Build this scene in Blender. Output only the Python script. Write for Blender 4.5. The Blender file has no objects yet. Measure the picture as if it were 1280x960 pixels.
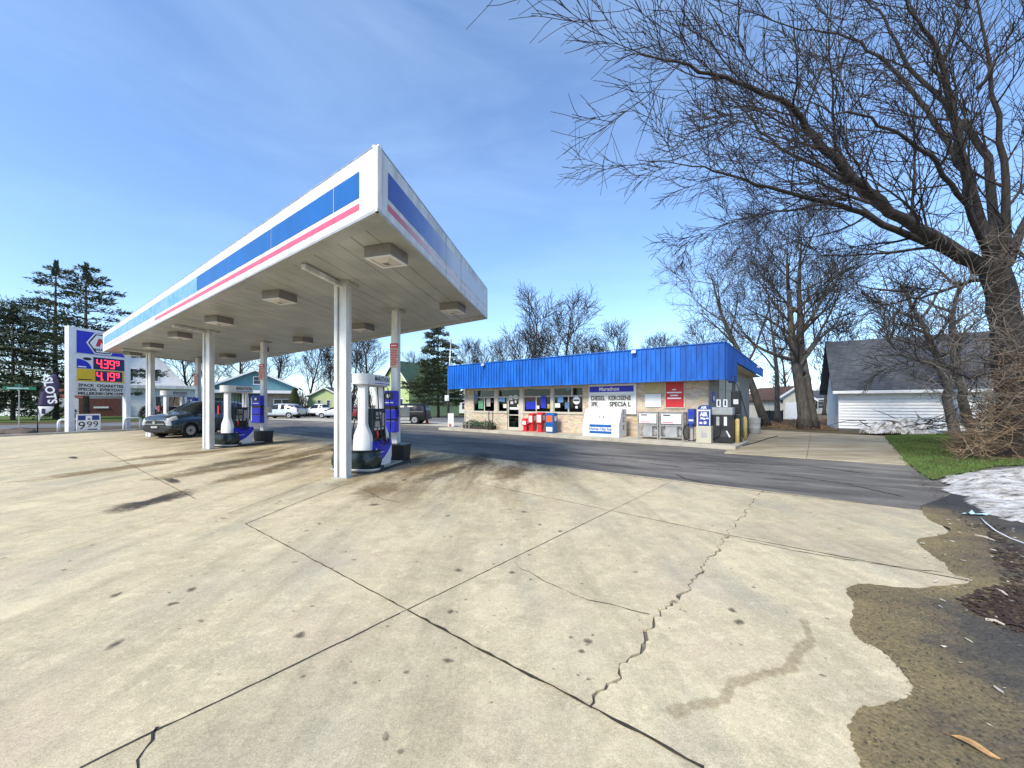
import bpy, bmesh, math, random
from mathutils import Vector, Matrix, noise
R = math.radians
sc = bpy.context.scene
COL = sc.collection
random.seed(7)

# ---------------------------------------------------------------- camera, sky, sun, exposure
F, CX, HZ, CH = 485.0, 640.0, 506.0, 1.65       # focal length / centre / horizon of the 1280x960 photo, eye height
cam = bpy.data.cameras.new('camera'); camo = bpy.data.objects.new('camera', cam); COL.objects.link(camo)
camo.location = (0, 0, CH); camo.rotation_euler = (R(90), 0, 0)
cam.sensor_width = 36; cam.lens = 36 * F / 1280; cam.shift_y = (HZ - 480) / 1280
cam.clip_start = 0.05; cam.clip_end = 3000
sc.camera = camo

SUN_EL, SUN_AZ = 42.0, 218.0       # azimuth clockwise from +Y: behind the photographer, to the left
w = bpy.data.worlds.new('World'); sc.world = w; w.use_nodes = True
nt = w.node_tree; bg = nt.nodes['Background']
sky = nt.nodes.new('ShaderNodeTexSky'); sky.sky_type = 'NISHITA'; sky.sun_disc = False
sky.sun_elevation = R(SUN_EL); sky.sun_rotation = R(SUN_AZ)
sky.air_density = 1.0; sky.dust_density = 0.5; sky.ozone_density = 6.0; sky.altitude = 100
tc = nt.nodes.new('ShaderNodeTexCoord'); mp = nt.nodes.new('ShaderNodeMapping'); mp.inputs['Scale'].default_value = (1.0, 1.0, 3.6)
ns = nt.nodes.new('ShaderNodeTexNoise'); ns.inputs['Scale'].default_value = 1.7; ns.inputs['Detail'].default_value = 7; ns.inputs['Roughness'].default_value = .58
ns.inputs['Distortion'].default_value = .5
rp = nt.nodes.new('ShaderNodeValToRGB'); rp.color_ramp.elements[0].position = .42; rp.color_ramp.elements[1].position = .78
rp.color_ramp.elements[0].color = (0.05, 0.05, 0.05, 1); rp.color_ramp.elements[1].color = (.24, .24, .24, 1)
mx = nt.nodes.new('ShaderNodeMix'); mx.data_type = 'RGBA'; mx.inputs['B'].default_value = (2.9, 4.0, 5.4, 1)
nt.links.new(tc.outputs['Generated'], mp.inputs['Vector']); nt.links.new(mp.outputs['Vector'], ns.inputs['Vector'])
nt.links.new(ns.outputs['Fac'], rp.inputs['Fac']); nt.links.new(rp.outputs['Color'], mx.inputs['Factor'])
nt.links.new(sky.outputs['Color'], mx.inputs['A']); nt.links.new(mx.outputs['Result'], bg.inputs['Color'])
bg.inputs['Strength'].default_value = 0.15

sun = bpy.data.lights.new('sun', 'SUN'); sun.energy = 2.4; sun.angle = R(16); sun.color = (1, .91, .76)
suno = bpy.data.objects.new('sun', sun); COL.objects.link(suno)
suno.rotation_euler = (R(90 - SUN_EL), 0, R(180 - SUN_AZ)); suno.location = (-20, -20, 40)

vs = sc.view_settings; vs.view_transform = 'Standard'; vs.look = 'None'; vs.exposure = 0.94; vs.gamma = 1.0; vs.use_curve_mapping = False

# ---------------------------------------------------------------- helpers
def G(u, v, z=0.0):                      # photo pixel -> point of the horizontal plane at height z
    Y = (CH - z) * F / (v - HZ); return Vector(((u - CX) / F * Y, Y, z))
def PX(u, v, Y):                         # photo pixel at depth Y
    return Vector(((u - CX) / F * Y, Y, CH - (v - HZ) * Y / F))

class MB:
    def __init__(s): s.v = []; s.f = []
    def add(s, vs, fs):
        o = len(s.v); s.v.extend(vs); s.f.extend([tuple(i + o for i in f) for f in fs]); return s
    def box(s, x0, y0, z0, x1, y1, z1):
        return s.add([(x0,y0,z0),(x1,y0,z0),(x1,y1,z0),(x0,y1,z0),(x0,y0,z1),(x1,y0,z1),(x1,y1,z1),(x0,y1,z1)],
                     [(0,3,2,1),(4,5,6,7),(0,1,5,4),(1,2,6,5),(2,3,7,6),(3,0,4,7)])
    def prism(s, poly, z0, z1):          # xy polygon (ccw) extruded in z
        n = len(poly)
        return s.add([(p[0],p[1],z0) for p in poly] + [(p[0],p[1],z1) for p in poly],
                     [tuple(range(n-1,-1,-1)), tuple(range(n,2*n))] + [(i,(i+1)%n,n+(i+1)%n,n+i) for i in range(n)])
    def slab_xz(s, poly, y0, y1):        # xz polygon (ccw seen from -y) extruded from y0 (front) to y1
        n = len(poly)
        return s.add([(p[0],y0,p[1]) for p in poly] + [(p[0],y1,p[1]) for p in poly],
                     [tuple(range(n)), tuple(range(2*n-1,n-1,-1))] + [((i+1)%n,i,n+i,n+(i+1)%n) for i in range(n)])
    def slab_yz(s, poly, x0, x1):        # yz polygon extruded in x
        n = len(poly)
        return s.add([(x0,p[0],p[1]) for p in poly] + [(x1,p[0],p[1]) for p in poly],
                     [tuple(range(n-1,-1,-1)), tuple(range(n,2*n))] + [(i,(i+1)%n,n+(i+1)%n,n+i) for i in range(n)])
    def sheet(s, poly, z):
        return s.add([(p[0],p[1],z) for p in poly], [tuple(range(len(poly)))])
    def tube(s, pts, rad, n=6, cap=True):
        pts = [Vector(p) for p in pts]
        if not hasattr(rad, '__len__'): rad = [rad]*len(pts)
        o = len(s.v); m = len(pts)
        d = (pts[1]-pts[0]).normalized()
        a = d.orthogonal().normalized()
        for i in range(m):
            if 0 < i < m-1: d = (pts[i+1]-pts[i-1])
            elif i == m-1: d = pts[i]-pts[i-1]
            d = d.normalized()
            a = (a - d*a.dot(d))
            a = a.normalized() if a.length > 1e-6 else d.orthogonal().normalized()
            b = d.cross(a)
            for k in range(n):
                t = 2*math.pi*k/n
                s.v.append(tuple(pts[i] + (a*math.cos(t)+b*math.sin(t))*rad[i]))
        for i in range(m-1):
            for k in range(n):
                k2 = (k+1)%n
                s.f.append((o+i*n+k, o+i*n+k2, o+(i+1)*n+k2, o+(i+1)*n+k))
        if cap:
            s.f.append(tuple(o+k for k in range(n-1,-1,-1))); s.f.append(tuple(o+(m-1)*n+k for k in range(n)))
        return s
    def lathe(s, prof, n=16, c=(0,0,0), sx=1, sy=1):   # profile [(r,z)] about z
        o = len(s.v); m = len(prof)
        for r, z in prof:
            for k in range(n):
                t = 2*math.pi*k/n; s.v.append((c[0]+r*math.cos(t)*sx, c[1]+r*math.sin(t)*sy, c[2]+z))
        for i in range(m-1):
            for k in range(n):
                k2=(k+1)%n; s.f.append((o+i*n+k,o+i*n+k2,o+(i+1)*n+k2,o+(i+1)*n+k))
        s.f.append(tuple(o+k for k in range(n-1,-1,-1))); s.f.append(tuple(o+(m-1)*n+k for k in range(n)))
        return s
    def wheel(s, prof, n, c):            # profile [(r,y)] about the y axis
        o = len(s.v); m = len(prof)
        for r, y in prof:
            for k in range(n):
                t = 2*math.pi*k/n; s.v.append((c[0]+r*math.cos(t), c[1]+y, c[2]+r*math.sin(t)))
        for i in range(m-1):
            for k in range(n):
                k2=(k+1)%n; s.f.append((o+i*n+k,o+(i+1)*n+k,o+(i+1)*n+k2,o+i*n+k2))
        s.f.append(tuple(o+k for k in range(n))); s.f.append(tuple(o+(m-1)*n+k for k in range(n-1,-1,-1)))
        return s
    def mesh(s, name, mat=None, smooth=False):
        me = bpy.data.meshes.new(name); me.from_pydata(s.v, [], s.f)
        if mat: me.materials.append(mat)
        if smooth: me.polygons.foreach_set('use_smooth', [True]*len(me.polygons))
        me.update(); return me
    def build(s, name, mat, parent=None, smooth=False, bevel=0):
        o = bpy.data.objects.new(name, s.mesh(name, mat, smooth)); COL.objects.link(o); o.parent = parent
        if bevel:
            b = o.modifiers.new('bevel','BEVEL'); b.width = bevel; b.segments = 2; b.limit_method = 'ANGLE'; b.angle_limit = R(40)
        return o
def tag(o, label, cat, group=None):
    o['label'] = label; o['category'] = cat
    if group: o['group'] = group
    return o
def thing(name, label, cat, loc=(0,0,0), rz=0, group=None):
    o = bpy.data.objects.new(name, None); COL.objects.link(o); o.location = loc; o.rotation_euler = (0,0,rz); o.empty_display_size = .2
    return tag(o, label, cat, group)
def struct(o, kind='structure'): o['kind'] = kind; return o
def dup(root, loc, rz, label, group=None):
    def cp(o, par):
        c = o.copy(); COL.objects.link(c); c.parent = par
        for ch in o.children: cp(ch, c)
        return c
    r = cp(root, None); r.location = loc; r.rotation_euler = (0,0,rz); r['label'] = label
    if group: r['group'] = group
    return r
def bx(name, mat, par, *b, bevel=0): return MB().box(*b).build(name, mat, par, bevel=bevel)

# ---------------------------------------------------------------- materials
def mat(name, col, rough=.6, metal=0, var=.12, vscale=3.0, bump=0, bscale=40, spec=.5, col2=None, emit=0, alpha=1, trans=0, coat=0, stretch=(1,1,1), space='Object', objvar=0, rot=0):
    m = bpy.data.materials.new(name); m.use_nodes = True; t = m.node_tree; N = t.nodes; L = t.links
    p = N['Principled BSDF']; p.inputs['Roughness'].default_value = rough; p.inputs['Metallic'].default_value = metal
    p.inputs['Specular IOR Level'].default_value = spec
    if trans: p.inputs['Transmission Weight'].default_value = trans
    if coat: p.inputs['Coat Weight'].default_value = coat; p.inputs['Coat Roughness'].default_value = .05
    c = N.new('ShaderNodeTexCoord'); mpn = N.new('ShaderNodeMapping'); mpn.inputs['Scale'].default_value = stretch; mpn.inputs['Rotation'].default_value = (0,0,rot)
    if space == 'World':
        g = N.new('ShaderNodeNewGeometry'); L.new(g.outputs['Position'], mpn.inputs['Vector'])
    else: L.new(c.outputs['Object'], mpn.inputs['Vector'])
    if var or col2:
        n = N.new('ShaderNodeTexNoise'); n.inputs['Scale'].default_value = vscale; n.inputs['Detail'].default_value = 6; n.inputs['Roughness'].default_value = .62
        L.new(mpn.outputs['Vector'], n.inputs['Vector'])
        r = N.new('ShaderNodeValToRGB'); e = r.color_ramp.elements
        e[0].position = .3; e[1].position = .72
        lo = col2 if col2 else tuple(x*(1-var*1.6) for x in col)
        hi = tuple(min(1, x*(1+var)) for x in col)
        e[0].color = (*lo, 1); e[1].color = (*hi, 1)
        L.new(n.outputs['Fac'], r.inputs['Fac'])
        out = r.outputs['Color']
        if objvar:
            oi = N.new('ShaderNodeObjectInfo'); hs = N.new('ShaderNodeHueSaturation')
            mr = N.new('ShaderNodeMapRange'); mr.inputs['To Min'].default_value = 1-objvar; mr.inputs['To Max'].default_value = 1+objvar
            L.new(oi.outputs['Random'], mr.inputs['Value']); L.new(mr.outputs['Result'], hs.inputs['Value']); L.new(out, hs.inputs['Color']); out = hs.outputs['Color']
        L.new(out, p.inputs['Base Color'])
        mr2 = N.new('ShaderNodeMapRange'); mr2.inputs['To Min'].default_value = max(0,rough-.1); mr2.inputs['To Max'].default_value = min(1,rough+.1)
        L.new(n.outputs['Fac'], mr2.inputs['Value']); L.new(mr2.outputs['Result'], p.inputs['Roughness'])
    else: p.inputs['Base Color'].default_value = (*col, 1)
    if bump:
        n2 = N.new('ShaderNodeTexNoise'); n2.inputs['Scale'].default_value = bscale; n2.inputs['Detail'].default_value = 4
        L.new(mpn.outputs['Vector'], n2.inputs['Vector'])
        b = N.new('ShaderNodeBump'); b.inputs['Strength'].default_value = bump; b.inputs['Distance'].default_value = .02
        L.new(n2.outputs['Fac'], b.inputs['Height']); L.new(b.outputs['Normal'], p.inputs['Normal'])
    if emit:
        p.inputs['Emission Color'].default_value = (*col, 1); p.inputs['Emission Strength'].default_value = emit
    return m

WHITE = mat('white_paint', (.78,.78,.77), .45, var=.06, vscale=2.5)
WHITED = mat('weathered_white_paint', (.70,.70,.675), .5, var=.2, vscale=4, stretch=(1,1,.22))
SOFF = mat('soffit_grey', (.41,.42,.385), .33, var=.16, vscale=1.2, stretch=(1,1,1), space='World', objvar=.06)
GREYM = mat('grey_metal', (.45,.45,.44), .4, metal=.3, var=.15)
GALV = mat('galvanised_steel', (.5,.5,.5), .4, metal=.7, var=.2, vscale=6)
BLACK = mat('black_plastic', (.015,.015,.016), .5, var=.3)
RUBBER = mat('black_rubber', (.012,.012,.012), .75, var=.3)
DKGREEN = mat('dark_green_plastic', (.02,.045,.04), .45, var=.3, vscale=6)
BLUE = mat('marathon_blue', (.012,.022,.52), .42, var=.12, vscale=5)
SBLUE = mat('fascia_blue', (.006,.14,.58), .45, var=.30, vscale=2.6, stretch=(1,1,.25))
CBLUE = mat('canopy_blue', (.004,.105,.36), .4, var=.14, vscale=1.5, stretch=(1,1,.4))
CBLUE2 = mat('sun_bleached_blue', (.06,.22,.48), .45, var=.3, vscale=3, col2=(.22,.38,.56))
FADED = mat('faded_blue_panel', (.60,.64,.72), .42, col2=(.10,.17,.50), vscale=.45)
PINK = mat('faded_red_stripe', (.72,.10,.17), .45, var=.15, vscale=3)
PINKF = mat('bleached_pink_stripe', (.78,.55,.58), .45, var=.1, col2=(.70,.30,.36), vscale=.6)
RED = mat('red_paint', (.60,.02,.03), .4, var=.12)
YELLOW = mat('yellow_panel', (.75,.50,.02), .45, var=.06)
ORANGE = mat('orange_plastic', (.8,.13,.02), .5, var=.1)
LYELLOW = mat('pale_yellow_paint', (.72,.56,.20), .5, var=.15, vscale=8)
TEXTK = mat('black_lettering', (.012,.012,.012), .5, var=0)
TEXTW = mat('white_lettering', (.85,.85,.85), .5, var=0)
TEXTR = mat('red_lettering', (.62,.02,.03), .5, var=0)
PAPER = mat('paper', (.75,.74,.70), .7, var=.1, vscale=8)
LED = mat('lit_red_digits', (1,.03,.05), .5, var=0, emit=2.2)
LEDBG = mat('digit_panel', (.02,.012,.10), .4, var=0)
def glass(name, col, rough=.04):
    return mat(name, col, rough, var=.35, vscale=2.5, spec=.3)
GLASS = glass('dark_window_glass', (.018,.024,.028), .08)
HGLASS = glass('house_window_glass', (.05,.06,.07))
def clear_glass():
    m = bpy.data.materials.new('shop_glass'); m.use_nodes = True; t = m.node_tree; N = t.nodes; L = t.links
    for n in list(N): N.remove(n)
    o = N.new('ShaderNodeOutputMaterial'); mixs = N.new('ShaderNodeMixShader'); tr = N.new('ShaderNodeBsdfTransparent'); gl = N.new('ShaderNodeBsdfGlossy')
    tr.inputs['Color'].default_value = (.50,.60,.62,1); gl.inputs['Roughness'].default_value = .03; fr = N.new('ShaderNodeFresnel'); fr.inputs['IOR'].default_value = 1.38
    L.new(fr.outputs['Fac'], mixs.inputs['Fac']); L.new(tr.outputs[0], mixs.inputs[1]); L.new(gl.outputs[0], mixs.inputs[2]); L.new(mixs.outputs[0], o.inputs['Surface'])
    return m
SGLASS = clear_glass()
BARK = mat('bark', (.100,.088,.073), .9, var=.45, vscale=9, bump=.9, bscale=22, stretch=(1,1,.25))
BARKD = mat('dark_bark', (.048,.039,.032), .9, var=.4, vscale=9, bump=.9, bscale=22, stretch=(1,1,.25))
TWIG = mat('twig_bark', (.030,.023,.019), .9, var=.35, vscale=4)
TWIGL = mat('pale_twig_bark', (.16,.135,.11), .9, var=.4, vscale=2)
TWIGF = mat('grey_twig_bark', (.052,.043,.038), .9, var=.35, vscale=1)
NEEDLE = mat('pine_needles', (.052,.076,.036), .8, var=.5, vscale=1.3)
NEEDLEY = mat('yellowish_needles', (.10,.12,.035), .8, var=.4, vscale=1.3)

# text as flat mesh; reads along +x seen from -y
_fontc = {}
def text(s, mt, par, x, z, size, y, name='lettering', align='CENTER', width=None, depth=.004, shear=0, bold=0, space=1.0):
    cu = bpy.data.curves.new('txt', 'FONT'); cu.body = s; cu.size = size; cu.align_x = align; cu.align_y = 'CENTER'
    cu.shear = shear; cu.offset = bold; cu.resolution_u = 3; cu.space_character = space
    ob = bpy.data.objects.new('txt', cu)
    me0 = ob.to_mesh(); vs = [v.co.copy() for v in me0.vertices]; fs = [tuple(p.vertices) for p in me0.polygons]
    ob.to_mesh_clear(); bpy.data.objects.remove(ob); bpy.data.curves.remove(cu)
    k = 1
    if width and vs:
        xs = [v.x for v in vs]; k = width/(max(xs)-min(xs)); c0 = (max(xs)+min(xs))/2
        if align == 'CENTER': vs = [Vector(((v.x-c0)*k, v.y, 0)) for v in vs]
        else: vs = [Vector(((v.x-min(xs))*k, v.y, 0)) for v in vs]
    b = MB(); b.add([(x+v.x, y, z+v.y) for v in vs], fs)
    return b.build(name, mt, par)
# ================================================================ GROUND
def V2(x, y): return Vector((x, y))
D1 = Vector((-.797, .604, 0)); D2 = Vector((.604, .797, 0)); D3 = Vector((.16, .987, 0))
P0 = Vector((-1.885, 5.44, 0)); CAN_L, CAN_W, SOFZ, FASH = 24.05, 6.95, 4.40, .90

def concrete_mat(name, base=(.625,.525,.335)):
    m = bpy.data.materials.new(name); m.use_nodes = True; t = m.node_tree; N = t.nodes; L = t.links
    p = N['Principled BSDF']; p.inputs['Roughness'].default_value = .85; p.inputs['Specular IOR Level'].default_value = .25
    g = N.new('ShaderNodeNewGeometry'); pos = g.outputs['Position']
    def noise_(scale, detail=5, stretch=None, rough=.6, rot=0):
        n = N.new('ShaderNodeTexNoise'); n.inputs['Scale'].default_value = scale; n.inputs['Detail'].default_value = detail; n.inputs['Roughness'].default_value = rough
        mpn = N.new('ShaderNodeMapping'); mpn.inputs['Rotation'].default_value = (0,0,rot); mpn.inputs['Scale'].default_value = stretch or (1,1,1)
        L.new(pos, mpn.inputs['Vector']); L.new(mpn.outputs['Vector'], n.inputs['Vector']); return n.outputs['Fac']
    def ramp(f, a, b, ca=(0,0,0,1), cb=(1,1,1,1)):
        r = N.new('ShaderNodeValToRGB'); r.color_ramp.elements[0].position = a; r.color_ramp.elements[1].position = b
        r.color_ramp.elements[0].color = ca; r.color_ramp.elements[1].color = cb; L.new(f, r.inputs['Fac']); return r.outputs['Color']
    def mix(a, b, f, mode='MIX'):
        x = N.new('ShaderNodeMix'); x.data_type = 'RGBA'; x.blend_type = mode
        for s, val in (('A',a),('B',b)):
            if isinstance(val, tuple): x.inputs[s].default_value = (*val, 1)
            else: L.new(val, x.inputs[s])
        if isinstance(f, float): x.inputs['Factor'].default_value = f
        else: L.new(f, x.inputs['Factor'])
        return x.outputs['Result']
    def math_(op, a, b=0.0):
        x = N.new('ShaderNodeMath'); x.operation = op
        for i, val in ((0,a),(1,b)):
            if isinstance(val, float): x.inputs[i].default_value = val
            else: L.new(val, x.inputs[i])
        return x.outputs[0]
    # broad tone, pinkish and grey-green blotches
    c = mix(tuple(x*.80 for x in base), tuple(min(1,x*1.10) for x in base), ramp(noise_(.55, 7, rough=.7), .32, .66))
    c = mix(c, tuple(x*.66 for x in base), math_('MULTIPLY', ramp(noise_(2.6, 9, rough=.78), .46, .64), .75))
    c = mix(c, tuple(min(1,x*1.18) for x in base), math_('MULTIPLY', ramp(noise_(7, 9, rough=.82), .50, .62), .75))
    c = mix(c, (.52,.40,.29), math_('MULTIPLY', ramp(noise_(.9,4), .50, .72), .6))
    c = mix(c, (.34,.34,.27), math_('MULTIPLY', ramp(noise_(.7,5,(1.6,.6,1)), .50, .72), .55))
    # traffic streaks along the lanes
    st = ramp(noise_(1.1, 8, (1.5,.17,1), .68), .48, .74)
    c = mix(c, (.27,.225,.145), math_('MULTIPLY', st, .62))
    # oily brown zone round the pumps
    dp = N.new('ShaderNodeVectorMath'); dp.operation = 'DOT_PRODUCT'; L.new(pos, dp.inputs[0]); dp.inputs[1].default_value = tuple(D2)
    q = math_('SUBTRACT', dp.outputs['Value'], P0.dot(D2))
    z1 = N.new('ShaderNodeMapRange'); z1.interpolation_type = 'SMOOTHSTEP'; z1.inputs['From Min'].default_value = -.8; z1.inputs['From Max'].default_value = 2.5; L.new(q, z1.inputs['Value'])
    z2 = N.new('ShaderNodeMapRange'); z2.interpolation_type = 'SMOOTHSTEP'; z2.inputs['From Min'].default_value = 9.5; z2.inputs['From Max'].default_value = 5.8; L.new(q, z2.inputs['Value'])
    dq = N.new('ShaderNodeVectorMath'); dq.operation = 'DOT_PRODUCT'; L.new(pos, dq.inputs[0]); dq.inputs[1].default_value = tuple(D1)
    z3 = N.new('ShaderNodeMapRange'); z3.interpolation_type = 'SMOOTHSTEP'; z3.inputs['From Min'].default_value = P0.dot(D1)-3; z3.inputs['From Max'].default_value = P0.dot(D1)+2; L.new(dq.outputs['Value'], z3.inputs['Value'])
    zone = math_('MULTIPLY', math_('MULTIPLY', z1.outputs[0], z2.outputs[0]), z3.outputs[0])
    on = ramp(noise_(1.0, 7, (1.2,.26,1), .74), .42, .62)
    c = mix(c, (.115,.078,.036), math_('MULTIPLY', math_('MULTIPLY', zone, on), .92))
    on2 = ramp(noise_(1.7, 6, (1.1,.3,1), .66), .45, .72)
    c = mix(c, (.36,.27,.13), math_('MULTIPLY', math_('MULTIPLY', zone, on2), .7))
    # small dark drips
    vo = N.new('ShaderNodeTexVoronoi'); vo.inputs['Scale'].default_value = 1.9; vo.inputs['Randomness'].default_value = 1
    wn = N.new('ShaderNodeTexNoise'); wn.inputs['Scale'].default_value = 9; wm = N.new('ShaderNodeMixRGB'); wm.blend_type = 'ADD'; wm.inputs['Fac'].default_value = .06
    L.new(pos, wn.inputs['Vector']); L.new(pos, wm.inputs[1]); L.new(wn.outputs['Color'], wm.inputs[2]); L.new(wm.outputs[0], vo.inputs['Vector'])
    sp = ramp(vo.outputs['Distance'], .04, .08, (1,1,1,1), (0,0,0,1))
    sel = ramp(noise_(.8,2), .47, .56)
    c = mix(c, (.10,.085,.065), math_('MULTIPLY', math_('MULTIPLY', sp, sel), .75))
    # aggregate grain
    gr = noise_(120, 4, rough=.85)
    c = mix(c, ramp(gr, .32, .68, (.22,.22,.22,1), (.80,.80,.80,1)), .6, 'OVERLAY')
    gr2 = ramp(noise_(38, 4, rough=.75), .3, .7, (.40,.40,.40,1), (.60,.60,.60,1))
    c = mix(c, gr2, .9, 'OVERLAY')
    oi = N.new('ShaderNodeObjectInfo'); hs = N.new('ShaderNodeHueSaturation'); mr = N.new('ShaderNodeMapRange')
    mr.inputs['To Min'].default_value = .92; mr.inputs['To Max'].default_value = 1.06
    L.new(oi.outputs['Random'], mr.inputs['Value']); L.new(mr.outputs[0], hs.inputs['Value']); L.new(c, hs.inputs['Color'])
    L.new(hs.outputs['Color'], p.inputs['Base Color'])
    b = N.new('ShaderNodeBump'); b.inputs['Strength'].default_value = .35; b.inputs['Distance'].default_value = .01
    L.new(gr, b.inputs['Height']); L.new(b.outputs['Normal'], p.inputs['Normal'])
    return m
CONC = concrete_mat('stained_concrete')
CONC2 = mat('plain_concrete', (.46,.42,.33), .85, var=.18, vscale=1.2, bump=.3, bscale=60, space='World', objvar=.05)
CONC3 = mat('brown_streaked_concrete', (.46,.40,.27), .85, col2=(.24,.18,.095), vscale=.8, bump=.3, bscale=60, space='World', stretch=(.6,1.6,1))

def asphalt_mat():
    m = bpy.data.materials.new('worn_asphalt'); m.use_nodes = True; t = m.node_tree; N = t.nodes; L = t.links
    p = N['Principled BSDF']; p.inputs['Specular IOR Level'].default_value = .3; p.inputs['Roughness'].default_value = .8
    g = N.new('ShaderNodeNewGeometry')
    def nz(scale, st, rot, a, b, ca, cb, detail=7, rough=.68):
        mpn = N.new('ShaderNodeMapping'); mpn.vector_type = 'TEXTURE'; mpn.inputs['Rotation'].default_value = (0,0,rot); mpn.inputs['Scale'].default_value = tuple(1/q for q in st); L.new(g.outputs['Position'], mpn.inputs['Vector'])
        n = N.new('ShaderNodeTexNoise'); n.inputs['Scale'].default_value = scale; n.inputs['Detail'].default_value = detail; n.inputs['Roughness'].default_value = rough; L.new(mpn.outputs[0], n.inputs['Vector'])
        r = N.new('ShaderNodeValToRGB'); e = r.color_ramp.elements; e[0].position = a; e[1].position = b; e[0].color = (*ca,1); e[1].color = (*cb,1); L.new(n.outputs['Fac'], r.inputs['Fac']); return r.outputs['Color'], n.outputs['Fac']
    def mix(a, b, f, mode='MIX'):
        x = N.new('ShaderNodeMix'); x.data_type = 'RGBA'; x.blend_type = mode; L.new(a, x.inputs['A'])
        if isinstance(b, tuple): x.inputs['B'].default_value = (*b,1)
        else: L.new(b, x.inputs['B'])
        if isinstance(f, float): x.inputs['Factor'].default_value = f
        else: L.new(f, x.inputs['Factor'])
        return x.outputs['Result']
    K, W_ = (0,0,0), (1,1,1)
    c, _ = nz(.35, (.6,1.1,1), R(143), .36, .64, (.085,.078,.067), (.24,.22,.185))
    f, _ = nz(.9, (.22,1.6,1), R(143), .48, .66, K, (.85,.85,.85)); c = mix(c, (.060,.054,.047), f)
    f, _ = nz(1.6, (.25,1.5,1), R(150), .54, .72, K, (.8,.8,.8)); c = mix(c, (.32,.295,.25), f)
    gr, fac = nz(60, (1,1,1), 0, .3, .7, (.30,.30,.30), (.70,.70,.70), 3, .8); c = mix(c, gr, .7, 'OVERLAY')
    L.new(c, p.inputs['Base Color']); b = N.new('ShaderNodeBump'); b.inputs['Strength'].default_value = .5; b.inputs['Distance'].default_value = .012; L.new(fac, b.inputs['Height']); L.new(b.outputs['Normal'], p.inputs['Normal'])
    return m
ASPH = asphalt_mat()
STREET = mat('street_asphalt', (.17,.17,.165), .85, var=.2, vscale=.4, bump=.3, bscale=80, space='World')
def grass_mat(name, a, b): return mat(name, a, .95, col2=b, vscale=1.3, bump=1, bscale=30, space='World', spec=.1)
LAWN = grass_mat('lawn_green', (.115,.20,.05), (.105,.115,.045))
LAWNF = grass_mat('far_lawn', (.10,.17,.035), (.10,.115,.04))
EARTH = grass_mat('winter_ground', (.16,.125,.075), (.09,.075,.045))
MULCH = mat('brown_mulch', (.085,.052,.033), .95, col2=(.035,.022,.015), vscale=9, bump=1, bscale=25, space='World')

gm = MB(); gm.sheet([(-900,-60),(900,-60),(900,1500),(-900,1500)], -.06)
struct(gm.build('ground', EARTH))

EASP = [V2(-40,-16), V2(34,-16), V2(30,6), V2(15.8,11.6), V2(13,14.5), V2(10,19), V2(0,26), V2(-5.2,31.4), V2(-28.3,45.7), V2(-30,40), V2(-23.9,25.8)]
struct(MB().sheet(EASP, -.02).build('asphalt_drive', ASPH))

# --- concrete forecourt cut into slabs by its joints
def split(poly, a, b):                    # by the infinite line a-b -> (left, right)
    d = b-a; L, Rr = [], []
    side = lambda p: d.x*(p.y-a.y) - d.y*(p.x-a.x)
    n = len(poly)
    for i in range(n):
        p, q = poly[i], poly[(i+1)%n]; sp, sq = side(p), side(q)
        if sp >= 0: L.append(p)
        if sp <= 0: Rr.append(p)
        if sp*sq < 0:
            x = p + (q-p)*(sp/(sp-sq)); L.append(x); Rr.append(x)
    return L, Rr
def inset(poly, g):
    n = len(poly); out = []
    for i in range(n):
        p0, p1, p2 = poly[i-1], poly[i], poly[(i+1)%n]
        e1 = (p1-p0).normalized(); e2 = (p2-p1).normalized()
        n1 = V2(-e1.y, e1.x); n2 = V2(-e2.y, e2.x); m = (n1+n2)
        m = m/max(.25, m.length_squared)*2 if m.length > 1e-6 else n1
        out.append(p1 + m*g)
    return out
rs = random.Random(3)
def ragged(poly, step=.22, amp=.007):
    out = []
    n = len(poly)
    for i in range(n):
        p, q = poly[i], poly[(i+1)%n]; d = q-p; l = d.length
        k = max(1, min(60, int(l/step))); nn = V2(-d.y, d.x).normalized()
        for j in range(k):
            t = j/k; out.append(p + d*t + (nn*rs.uniform(-amp, amp*.5) if j else V2(0,0)))
    return out
gp = lambda u, v: G(u, v).to_2d()
LOT = [V2(-40,-8), V2(-4.85,-8), V2(6.5,6.06), V2(-15,23.9), V2(-23.9,25.8), V2(-26.4,20), V2(-40,-11)]
LOT = [V2(-38.5,-8), V2(-4.85,-8), V2(6.5,6.06), V2(-15,23.9), V2(-23.9,25.8), V2(-26.4,20)]
jA = (gp(880,960), gp(307,655)); jC = (gp(1215,727), gp(600,605)); jB = (gp(100,960), gp(760,640))
jI1 = (gp(307,655), gp(435,605)); jI2 = (gp(277,640), gp(400,599)); jD = (gp(740,880), gp(950,617))
near, far = split(LOT, *jA)               # left of A direction = towards the camera's left/back
b1, b2 = split(far, *jC)
slabs = []
nl, nr = split(near, *jB); slabs += [nl, nr]
l, r_ = split(b1, *jB)
x1, rest = split(l, *jI2); x2, x3 = split(rest, *jI1); slabs += [x1, x2, x3]
crk = split(r_, *jD)
l, r2 = split(b2, *jB)
far_a, far_b = split(l, V2(-6.6,12.3), V2(-2.6,17.5)); slabs += [far_a, far_b]
slabs2 = []
crk2 = split(r2, *jD)
lot = thing('concrete_forecourt', 'pale stained concrete forecourt with dark joints and cracks', 'forecourt')
struct(lot); del lot['category']
for s in slabs:
    if len(s) > 2: MB().prism(ragged(inset(s, .006)), -.09, 0).build('slab', CONC, lot)
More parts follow.
